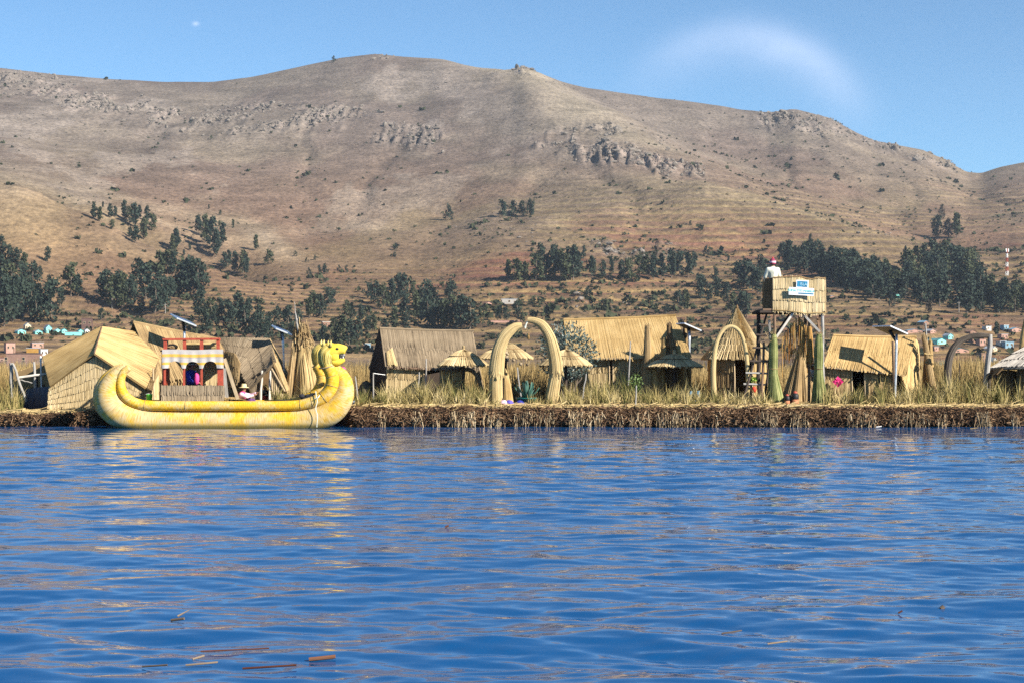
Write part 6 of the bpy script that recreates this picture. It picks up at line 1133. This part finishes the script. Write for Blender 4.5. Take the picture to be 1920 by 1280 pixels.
# thin arch before the cone hut
t = thing('reed_arch', 'thin pale rounded reed arch in front of the cone hut', 'arch', G(1370, 58.4, .55)); c = path([list(P(x, y, 58.4))+[MET(r, 58.4)] for x, y, r in [(1341, 764, 5), (1338, 720, 4.6), (1338, 680, 4.3), (1343, 645, 3.7), (1354, 621, 3.2), (1370, 612, 2.8), (1386, 621, 3), (1396, 645, 3.2), (1401, 680, 3.4), (1403, 725, 3.7), (1404, 764, 4)]], 44); mb = MB(); bundle(mb, c[:, :3], c[:, 3], 26, 9, .01, (.55, .15), spread=.04); mb.build('hoop', M['reed_horn'], t)
t = thing('flower_pot', 'lime green plant with a red bloom behind the ladder foot', 'plant', G(1413, 58.3, .55)); mb = MB(); n = 90; d = unit(rng.normal(0, 1, (n, 3))); ctr = P(1413, 711, 58.3)+d*rng.uniform(.02, .13, (n, 1)); a_ = unit(rng.normal(0, 1, (n, 3))); b_ = unit(np.cross(a_, rng.normal(0, 1, (n, 3)))); mb.add(np.stack([ctr-a_*.05, ctr-b_*.03, ctr+a_*.05, ctr+b_*.03], 1).reshape(-1, 3), np.arange(n)[:, None]*4+np.arange(4)); rod(mb, G(1413, 58.3, .5), P(1413, 711, 58.3), .012, .008, 5); mb.build('foliage', M['lime'], t); mb = MB(); ball(mb, P(1414, 730, 58.15), (.075, .06, .10), 8, 10, jit=.1); mb.build('bloom', M['red'], t, True)

# ------------------------------------------------------------------ watchtower
YT0, YT1 = 58.4, 60.3; zf = P(0, 584, YT0)[2]
tower = thing('watchtower', 'tall watchtower on wooden posts with a reed-walled basket on top', 'watchtower', G(1490, 59.2, .55))
XT = lambda px, Y=YT0: Xat(px, Y)
fx0, fx1 = XT(1436), XT(1546); bx0, bx1 = fx0+.02-.18, fx1-.12
for x, y, r_2, mt in [(XT(1452), YT0+.02, .055, 'wood_brown'), (XT(1542), YT0+.02, .06, 'wood_gray'), (XT(1437), YT1, .075, 'dark_wood_and_shade'), (XT(1526), YT1-.2, .06, 'dark_wood_and_shade'), (XT(1518), YT0+.05, .05, 'wood_brown')]:
    mb = MB(); rod(mb, (x+rng.normal(0, .02), y, .45), (x, y, zf+.05), r_2, r_2*.85, 8, .012, 7); mb.build('post', M[mt], tower)
for a_, b_, mt in [((1453, 636, YT0-.02), (1487, 587, YT0-.02), 'wood_pale'), ((1505, 588, YT0-.02), (1537, 622, YT0-.02), 'wood_gray'), ((1446, 640, YT0+.4), (1442, 600, YT0+.2), 'wood_gray'), ((1440, 650, YT1-.1), (1480, 590, YT1-.1), 'dark_wood_and_shade'), ((1530, 640, YT1-.2), (1538, 590, YT1-.4), 'wood_brown'), ((1533, 596, YT1-.2), (1541, 640, YT0+.5), 'wood_brown')]:
    mb = MB(); bar(mb, P(*a_), P(*b_), .075, .05); mb.build('brace', M[mt], tower)
for k in range(7): y = YT0-.03+k*(YT1-YT0)/6; mb = MB(); rod(mb, (fx0-.2, y, zf-.02+.02*(k % 2)), (fx1+.02, y, zf-.02), .045, .04, 7); mb.build('floor_beam', M['dark_wood_and_shade'], tower)
mb = MB(); box(mb, ((fx0+fx1)/2-.05, (YT0+YT1)/2, zf+.06), (fx1-fx0+.1, YT1-YT0+.1, .06)); mb.build('floor', M['wood_brown'], tower)
tz_ = lambda px: P(0, px, YT0)[2]
top_c = L2(P(1449, 520.5, YT0-.05), P(1477, 519, YT0-.07), P(1482, 519, YT0-.09), P(1500, 518.5, YT0-.10), P(1512, 522, YT0-.05), P(1522, 523.5, YT0-.05), P(1536, 521, YT0-.08), P(1548, 523, YT0-.02))
bot_c = L2(P(1449, 582, YT0-.05), P(1477, 583, YT0-.07), P(1482, 584, YT0-.09), P(1500, 586, YT0-.10), P(1512, 588, YT0-.05), P(1530, 587, YT0-.05), P(1548, 587, YT0-.02))
for k in range(3):
    mb = MB(); A_ = lambda t, k=k: top_c(t)+(bot_c(t)-top_c(t))*(k/3); B_ = lambda t, k=k: top_c(t)+(bot_c(t)-top_c(t))*((k+1)/3)
    sheet(mb, A_, B_, V3(0, -1, .05), .022, 1, .05, .05 if k == 2 else .02, lift=.03, loose=.010, tone=(.88, .26), ragtop=.03 if k == 0 else .005); mb.build('basket_mat', M['reed_pale'], tower)
for (a_, ya), (b_, yb), o_ in (((1431, YT1+.02), (1450, YT0-.04), (-1, -.3, 0)), ((1547, YT0), (1540, YT1), (1, 0, 0)), ((1540, YT1+.02), (1431, YT1+.02), (0, 1, 0))):
    pa, pb = G(a_, ya, 0), G(b_, yb, 0); zt0 = P(0, 521, YT0)[2]; zb0 = P(0, 583, YT0)[2]; mb = MB(); sheet(mb, L2((pa[0], ya, zt0+.02), (pb[0], yb, zt0)), L2((pa[0], ya, zb0+.02), (pb[0], yb, zb0)), V3(*o_), .028, 3, .05, .05, tone=(.4, .2)); mb.build('basket_mat', M['reed_brown' if o_[0] < 0 else 'reed_tan'], tower)  # left mat in darker reed, painting in the shade on that face
mb = MB(); tube(mb, np.stack([top_c(np.linspace(0, 1, 30))[i] for i in range(30)])+V3(0, -.01, 0), .022, 6); mb.build('rim_binding', M['reed_brown'], tower); mb = MB(); tube(mb, bot_c(np.linspace(0, 1, 30))+V3(0, -.04, .0), .018, 6); mb.build('rim_binding', M['reed_straw'], tower)
mb = MB()                                                            # withered reeds hanging below
for i in range(64):
    x = rng.choice([rng.normal(1488, 9), rng.normal(1505, 6), rng.uniform(1470, 1520)]); y0 = 592+abs(x-1497)*1.3; ln = rng.uniform(30, 75); Y = YT0+.1+rng.random()*.3; dxx = rng.normal(0, 3)
    tube(mb, path([P(x, y0, Y), P(x+dxx*.3, y0+ln*.5, Y), P(x+dxx, y0+ln, Y+rng.normal(0, .05))], 5), np.linspace(.010, .014, 5), 4, tone=rng.random())
M['reed_orange'] = reedmat('withered_orange_reed', (.20, .085, .02), (.42, .24, .07), (.56, .42, .19), patch=(.4, 3.)); mb.build('hanging_reeds', M['reed_orange'], tower, kind='stuff')
mb = MB(); bundle(mb, path([P(1518, 612, YT0+.02), P(1519, 640, YT0+.02), P(1518, 678, YT0+.02)], 8), MET(np.linspace(3, 6, 8), YT0), 26, 7, .15, spread=.2); mb.build('withered_bundle', M['reed_orange'], tower)
for x, lb, xb in ((1450, 'tall green reed bundle flaring at the foot, on the left tower post', 1452), (1535, 'tall green reed bundle flaring at the foot, on the right tower post', 1535)):
    t = thing('reed_bundle', lb, 'reed bundle', G(xb, 58.1, .6), 'green reed bundles on the tower'); mb = MB(); Yq = 58.1
    c = path([list(P(a_, b_, Yq))+[MET(r, Yq)] for a_, b_, r in [(xb+3, 762, 17), (xb+1, 735, 12.5), (x, 705, 8.5), (x, 690, 7.4), (x, 665, 8), (x+.5, 640, 6.5), (x+1, 626, 4)]], 22); c2 = c[::-1]
    bundle(mb, c2[:, :3], c2[:, 3], 90, 12, .12, (.42, .28), spread=.12); mb.build('reeds', M['reed_green'], t); mb = MB(); i = 11; a = np.linspace(0, 6.283, 16)
    tube(mb, P(x, 691, Yq)+np.stack([np.cos(a)*MET(8.4, Yq), np.sin(a)*MET(8.4, Yq), 0*a], -1), .012, 5, False); mb.build('tie', M['reed_straw'], t)
    mb = MB()
    for i in range(26): rod(mb, P(x+rng.normal(0, 2.5), 640, Yq+rng.normal(0, .04)), P(x+rng.normal(1, 8), 622+rng.normal(0, 6), Yq+rng.normal(0, .1)), .008, .003, 4)
    mb.build('loose_ends', M['reed_straw'], t)
# sign boards on the basket
M['sign_white'] = plain('sign_white', (.72, .74, .75), .5, .06, 6.); M['sign_blue'] = plain('sign_blue', (.02, .20, .36), .45, .35, 5.); M['sign_teal'] = plain('sign_teal_letters', (.10, .55, .55), .5, .08); M['sign_sky'] = plain('sign_pale_blue', (.42, .70, .82), .5, .15, 5.)
def text(par, body, pos, size, mat, tilt):
    cu = bpy.data.curves.new('lettering', 'FONT'); cu.body = body; cu.size = size; cu.align_x = 'CENTER'; cu.align_y = 'CENTER'; cu.extrude = .003; cu.materials.append(M[mat]); o = bpy.data.objects.new('lettering', cu); COL.objects.link(o); dg = bpy.context.evaluated_depsgraph_get(); me = bpy.data.meshes.new_from_object(o.evaluated_get(dg)); bpy.data.objects.remove(o); me.name = 'lettering'; o = bpy.data.objects.new('lettering', me); COL.objects.link(o); o.parent = par
    o.location = V3(*pos)-np.array(par.location); o.rotation_euler = (R(90), R(tilt), 0); return o
def board(par, name, x0, x1, y0, y1, Y, mat, tilt, th=.02):
    mb = MB(); ctr = P((x0+x1)/2, (y0+y1)/2, Y); box(mb, ctr, (MET(x1-x0, Y), th, MET(y1-y0, Y)), ry=R(tilt)); return mb.build(name, M[mat], par), ctr
YS = YT0-.19
t = thing('sign', 'small blue sign board on the watchtower basket, above the long one', 'sign', P(1504, 539, YS), 'sign boards on the watchtower'); board(t, 'board', 1493, 1516, 525.5, 539.5, YS, 'sign_white', 3); _, c1 = board(t, 'blue_field', 1495, 1514, 527.5, 538, YS-.014, 'sign_blue', 3, .008); text(t, 'ISLA', c1+V3(.03, -.012, -.01), .13, 'sign_sky', 3)
t = thing('sign', 'long white sign board with teal letters on the watchtower basket', 'sign', P(1502, 553, YS), 'sign boards on the watchtower'); board(t, 'board', 1479, 1526, 537.5+2.2, 552.5+1.5, YS-.03, 'sign_white', 3); _, c1 = board(t, 'painted_strip', 1497, 1525, 549.5, 551.6, YS-.045, 'sign_blue', 3, .006); text(t, 'SUMA TITI MARKA', P(1502, 545.5, YS-.045), .107, 'sign_teal', 3)
# ladder
t = thing('ladder', 'dark wooden ladder leaning against the left side of the watchtower', 'ladder', G(1415, 58.3, .55)); la, lb_ = (P(1396, 735, 58.0), P(1434, 594, 58.6)), (P(1428, 745, 58.0), P(1432, 636, 58.2))
mb = MB(); rod(mb, P(1398, 735, 58.0)-V3(.1, 0, .3), P(1437, 590, 58.7), .04, .035, 7, .01, 7); mb.build('rail', M['dark_wood_and_shade'], t); mb = MB(); rod(mb, G(1428, 58.0, .5), P(1432, 641, 58.3), .045, .04, 7, .01, 7); mb.build('rail', M['wood_brown'], t); mb = MB(); rod(mb, G(1430, 58.35, .5), P(1446, 655, 58.6), .035, .05, 7, .01, 6); mb.build('rail', M['dark_wood_and_shade'], t)
for x0, x1, y in ((1423, 1440, 609), (1417, 1436, 628), (1411, 1437, 652), (1405, 1444, 677), (1398, 1440, 699), (1394, 1436, 720)): mb = MB(); rod(mb, P(x0, y-.5, 58.15), P(x1, y+.5, 58.25), .035, .03, 6, .004, 4); mb.build('rung', M['wood_gray' if y > 690 else 'dark_wood_and_shade'], t)
# people and things by the tower
def chullo(mb, b): c = V3(*b['hed']); lathe(mb, [(.012, .155), (.05, .14), (.085, .10), (.106, .045), (.110, -.02), (.102, -.06)], c, 18)
def chb(mb, b): lathe(mb, [(.113, -.012), (.116, .02), (.112, .05)], V3(*b['hed']), 18)
def pom(mb, b): ball(mb, V3(*b['hed'])+V3(0, 0, .165), (.026, .026, .03), 6, 8)
stand = dict(lel=(.26, -.04, 1.15), rel=(-.26, -.04, 1.15), lwr=(.20, -.26, 1.02), rwr=(-.20, -.26, 1.02), lhd=(.16, -.33, 1.01), rhd=(-.16, -.33, 1.01))
person('man in cream shirt and pink knitted cap standing on top of the watchtower, back turned', (Xat(1449, 59.75), 59.75, zf+.09), .95, R(188), stand, [('shirt', 'cream_shirt', TORSO+ARMS, .030), ('trousers', 'dark_cloth', LEGS, .018), ('shoes', 'black', FEET, .012)], [('cap', 'cap_red', chullo), ('cap_band', 'pale_pink', chb), ('pompom', 'red', pom), ('hair', 'black', lambda mb, b: ball(mb, V3(*b['hed'])+V3(0, .03, -.03), (.095, .075, .09), 8, 10))])
person('person in white top and black banded hat standing behind the right green bundle', G(1523, 60.6, .55), .80, R(75), {}, [('top', 'white_cloth', TORSO+ARMS+[('pel', 'lhp'), ('pel', 'rhp')], .035), ('trousers', 'dark_cloth', LEGS, .02), ('shoes', 'black', FEET, .012)], [('hair', 'black', hairf), ('hat', 'black', brim_hat(.17, .11)), ('hatband', 'white', band)])
t = thing('reed_tent', 'reed tipi under the watchtower with a dark shaded right side', 'reed tent', G(1497, 59.7, .55)); mb = MB(); c = G(1499, 59.9, 0); za = P(0, 655, 59.9)[2]
for i in range(9):
    a = -2.6+i*6.283/9; b_ = V3(c[0]+math.cos(a)*.48, c[1]+math.sin(a)*.45, .5); tp_ = V3(c[0]+.08+math.cos(a)*.05, c[1]+math.sin(a)*.05, za+rng.normal(0, .08)); mb = MB(); bundle(mb, path([b_, lerp(b_, tp_, .5), tp_], 7), np.linspace(.19, .05, 7), 34, 8, .10, (.5, .2)); mb.build('reed_bundle', M['reed_tan'], t)
mb = MB(); a = np.linspace(0, 6.283, 20); tube(mb, V3(c[0]+.07, c[1], za-.28)+np.stack([np.cos(a)*.14, np.sin(a)*.14, 0*a], -1), .025, 6, False); mb.build('tie', M['reed_straw'], t)
for x, y0, s_, lb, top_ in [(1491, 758, 1.0, 'tall clay stove pot with black collar and red lid under the watchtower', True), (1476, 757, .8, 'sooty dark clay pot left of the red-lidded one', False)]:
    t = thing('clay_pot', lb, 'pot', G(x, 57.6, .62), 'clay pots under the watchtower'); c = G(x, 57.6, .62); k = MET(1, 57.6)*s_; mb = MB(); lathe(mb, [(.01, 0), (6*k, 0), (6.6*k, 6*k), (6*k, 13*k), (.01, 13.2*k)], c, 18); mb.build('pot_body', M['terracotta'], t, True); mb = MB(); lathe(mb, [(6.1*k, 12.5*k), (6.8*k, 14*k), (6.6*k, 20*k), (4.6*k, 24*k), (.01, 24.5*k)], c, 18); mb.build('pot_collar', M['black'], t, True); mb = MB(); lathe(mb, [(4.2*k, 23.5*k), (3.9*k, 26.5*k), (1.5*k, 28*k), (.01, 28*k)], c, 14); mb.build('lid', M['paint_red'], t, True)
t = thing('box', 'black box standing between the two clay pots', 'box', G(1483, 57.9, .6)); mb = MB(); box(mb, G(1483, 57.9, .6)+V3(0, 0, .16), (.22, .25, .34)); mb.build('box_body', M['dark_cloth'], t); mb = MB(); box(mb, G(1483, 57.9, .6)+V3(0, 0, .35), (.24, .27, .035)); mb.build('lid', M['black'], t)
t = thing('plank', 'gray plank lying at the island edge under the watchtower', 'plank', G(1492, 56.9, .62)); mb = MB(); bar(mb, G(1466, 56.9, .65), G(1514, 56.95, .66), .05, .2); mb.build('board', M['wood_gray'], t)
# magenta flower decoration
t = thing('cloth_flower', 'magenta diamond shaped cloth flower on the wall of the right hut', 'decoration', P(1571, 715, 59.3))
for k in range(8):
    a = k*math.pi/4; mb = MB(); L_ = .19 if k % 2 == 0 else .15; d = V3(math.cos(a), 0, math.sin(a)); sd = V3(-math.sin(a), 0, math.cos(a)); c = P(1571, 715, 59.28); mb.add([c+V3(0, -.03, 0), c+d*L_*.55+sd*.075+V3(0, -.05, 0), c+d*L_, c+d*L_*.55-sd*.075+V3(0, -.01, 0), c+V3(0, .02, 0), c+d*L_*.55+V3(0, .02, 0)], [[0, 3, 2, 1], [4, 1, 2, 5], [4, 5, 2, 3]], [[0, 1, 4], [0, 4, 3]]); mb.build('petal', M['magenta'], t)
mb = MB(); ball(mb, P(1571, 715, 59.24), (.03, .02, .03), 6, 8); mb.build('flower_center', M['pink'], t, True)

# ------------------------------------------------------------------ crossed bundles, weathered arch, left fence
totem('leaning bundle of crossed reeds tied twice, with a bare pole, right of the right hut', [([(1754, 765, 60.3), 8, (1742, 690, 60.3), 6, (1733, 632, 60.3), 4], 'reed_tan', 36), ([(1733, 765, 60.5), 5, (1736, 700, 60.5), 5, (1738, 650, 60.5), 3], 'reed_brown', 26), ([(1750, 765, 60.6), 4, (1746, 690, 60.6), 4, (1744, 640, 60.6), 3], 'reed_gold', 24)])
t = thing('pole', 'bare gray pole rising from the crossed reed bundles', 'pole', G(1744, 60.4, .55)); mb = MB(); rod(mb, G(1744, 60.4, .5), P(1735, 606, 60.4), .045, .03, 7, .012, 7); mb.build('shaft', M['wood_gray'], t)
for y in (664, 681): mb = MB(); rod(mb, P(1733, y-2, 60.2), P(1750, y+1, 60.2), .03, .025, 6, .01, 4); mb.build('tie', M['reed_straw'], t)
t = thing('weathered_arch', 'dark weathered reed arch resting on a gray post, right side', 'arch', G(1800, 59.4, .5)); c = path([list(P(x, y, 59.4))+[MET(r, 59.4)] for x, y, r in [(1777, 765, 7), (1776, 725, 6.8), (1777, 690, 6.4), (1781, 668, 6), (1790, 650, 5.6), (1803, 638, 5), (1820, 631, 4.5), (1836, 629, 4.6), (1853, 629.5, 3.6)]], 40); mb = MB(); bundle(mb, c[:, :3], c[:, 3], 40, 12, .02, (.5, .25), spread=.05); M['reed_dark'] = reedmat('dark_weathered_reed', (.022, .018, .015), (.075, .06, .048), (.20, .17, .14)); mb.build('curved_roll', M['reed_dark'], t)
mb = MB(); c = path([list(P(x, y, 59.5))+[MET(r, 59.5)] for x, y, r in [(1849, 765, 6), (1849, 720, 6), (1852, 680, 5.5), (1856, 650, 5), (1856, 627, 4.5)]], 14); tube(mb, c[:, :3], c[:, 3], 10); mb.build('arch_post', M['wood_gray'], t)
t = thing('fence', 'gray wooden fence with crossed posts and a rail at the far left', 'fence', G(40, 60.5, .5))
for a_, b_, r_2, nm, mt in [((23, 735, 60.5), (21, 680, 60.5), .07, 'post', 'wood_gray'), ((49, 752, 60.2), (24, 681, 60.4), .045, 'brace', 'wood_gray'), ((68, 735, 60.6), (63.5, 678, 60.6), .05, 'post', 'wood_gray'), ((36, 707, 60.45), (87, 700, 60.6), .045, 'rail', 'wood_pale'), ((36, 711, 60.5), (62, 718, 60.6), .02, 'rail', 'wood_gray'), ((71, 735, 60.7), (69, 705, 60.7), .04, 'post', 'dark_wood_and_shade'), ((82, 730, 60.8), (81, 720, 60.8), .05, 'post', 'dark_wood_and_shade')]:
    mb = MB(); A_, B_ = P(*a_), P(*b_); A_ = A_-(V3(0, 0, .45) if nm == 'post' else 0); rod(mb, A_, B_, r_2, r_2*.9, 7, .008, 6); mb.build(nm, M[mt], t)
t = thing('pipe', 'thin white pipe standing at the left end of the tan mat roof', 'pipe', P(77, 690, 61.2)); mb = MB(); rod(mb, P(79, 700, 61.9)-V3(0, 0, 1.0), P(76, 667, 61.9), .03, .03, 7); mb.build('shaft', M['white'], t)
t = thing('boat', 'small light blue boat end showing right of the lion boat', 'boat', G(670, 58.6, .55)); mb = MB(); prism(mb, [(-.35, 0), (.15, 0), (.22, .22), (-.40, .22)], .8, G(668, 58.9, .52)); mb.build('hull', M['lightblue'], t); mb = MB(); box(mb, G(668, 58.48, .52)+V3(-.09, 0, .20), (.66, .05, .05)); mb.build('gunwale', M['white'], t)
t = thing('reed_bale', 'pale rounded bundle in the shade beside the dark gabled hut', 'bundle', G(686, 60.6, .5)); mb = MB(); ball(mb, G(686, 60.6, .5)+V3(0, 0, .5), (.26, .3, .38), 10, 14, jit=.03); mb.build('bundle_body', M['reed_gray'], t, True)

# ------------------------------------------------------------------ floating bits on the lake
def wpos(px, py): Y = CAMZ*FPX/(py-HZ); return V3((px-960)/FPX*Y, Y, 0)
M['drift_red'] = reedmat('soaked_reed', (.05, .015, .009), (.11, .04, .022), (.22, .11, .06)); M['drift'] = reedmat('driftwood', (.06, .045, .035), (.16, .12, .085), (.36, .27, .18))
for px, py, w, ang, th, mt, lb in [(604, 1238, 58, 0, .022, 'drift_red', 'thick reddish brown reed stub floating low in the water near the lower edge'), (505, 1255, 118, 1, .012, 'drift_red', 'long thin reddish reed floating left of the thick stub'), (440, 1223, 150, 0, .009, 'drift_red', 'longest thin brown reed floating above two others at lower left'), (378, 1249, 70, 1, .011, 'drift', 'pale short reed floating left of the long reddish one'), (290, 1253, 60, -9, .010, 'drift', 'tan reed floating slanted, leftmost of the lower reeds'), (372, 1237, 26, 14, .012, 'drift', 'bent gray reed piece between the lower left reeds'), (333, 1165, 32, -12, .018, 'drift', 'forked dark twig floating alone at left'), (1372, 1189, 46, 5, .009, 'drift', 'thin dark twig floating right of the picture centre'), (1458, 1209, 44, 0, .010, 'drift', 'dark flat reed piece floating below the thin twig at right'), (1688, 1151, 9, 0, .012, 'drift_red', 'tiny dark crumb floating at lower right'), (1767, 1143, 7, 0, .03, 'drift', 'small upright tan stub bobbing at lower right'), (547, 860, 32, 2, .012, 'drift_red', 'brown reed floating just off the lion boat'), (405, 863, 18, 0, .018, 'drift', 'dark bit floating in front of the boat hull'), (1392, 928, 24, 0, .014, 'drift', 'tan reed floating in front of the watchtower, left one'), (1590, 949, 26, 0, .014, 'drift', 'dark reed floating right of the tower reflection'), (1738, 919, 22, 0, .013, 'drift_red', 'short reddish reed floating off the right shore'), (1430, 921, 30, 0, .013, 'drift', 'dark thin reed floating in the tower reflection'), (1110, 854, 10, 0, .016, 'drift', 'black bit floating off the totems'), (838, 989, 8, 0, .02, 'drift_red', 'small rusty bit floating in mid lake'), (1826, 804, 16, 0, .016, 'reed_straw', 'pale straw floating close to the right shore'), (1648, 801, 12, 0, .02, 'white', 'white scrap floating at the island edge below the right hut')]:
    c = wpos(px, py); L_ = MET(w, c[1])*.85; a = R(ang)*1.6; d = V3(math.cos(a), math.sin(a), .0); t = thing('floating_reed', lb, 'floating reed', c, 'reed bits floating on the lake')
    zz = .022 if py > 900 else .03; mb = MB(); pts = path([c-d*L_/2+V3(0, 0, zz-.01), c+V3(0, L_*.02, zz), c+d*L_/2+V3(0, L_*.05, zz+.01)], 7); tube(mb, pts, th*.7, 7)
    if 'forked' in lb: rod(mb, c+V3(0, 0, .05), c+d*.06+V3(.04, .05, .10), .01, .004, 5)
    mb.build('stalk', M[mt], t)
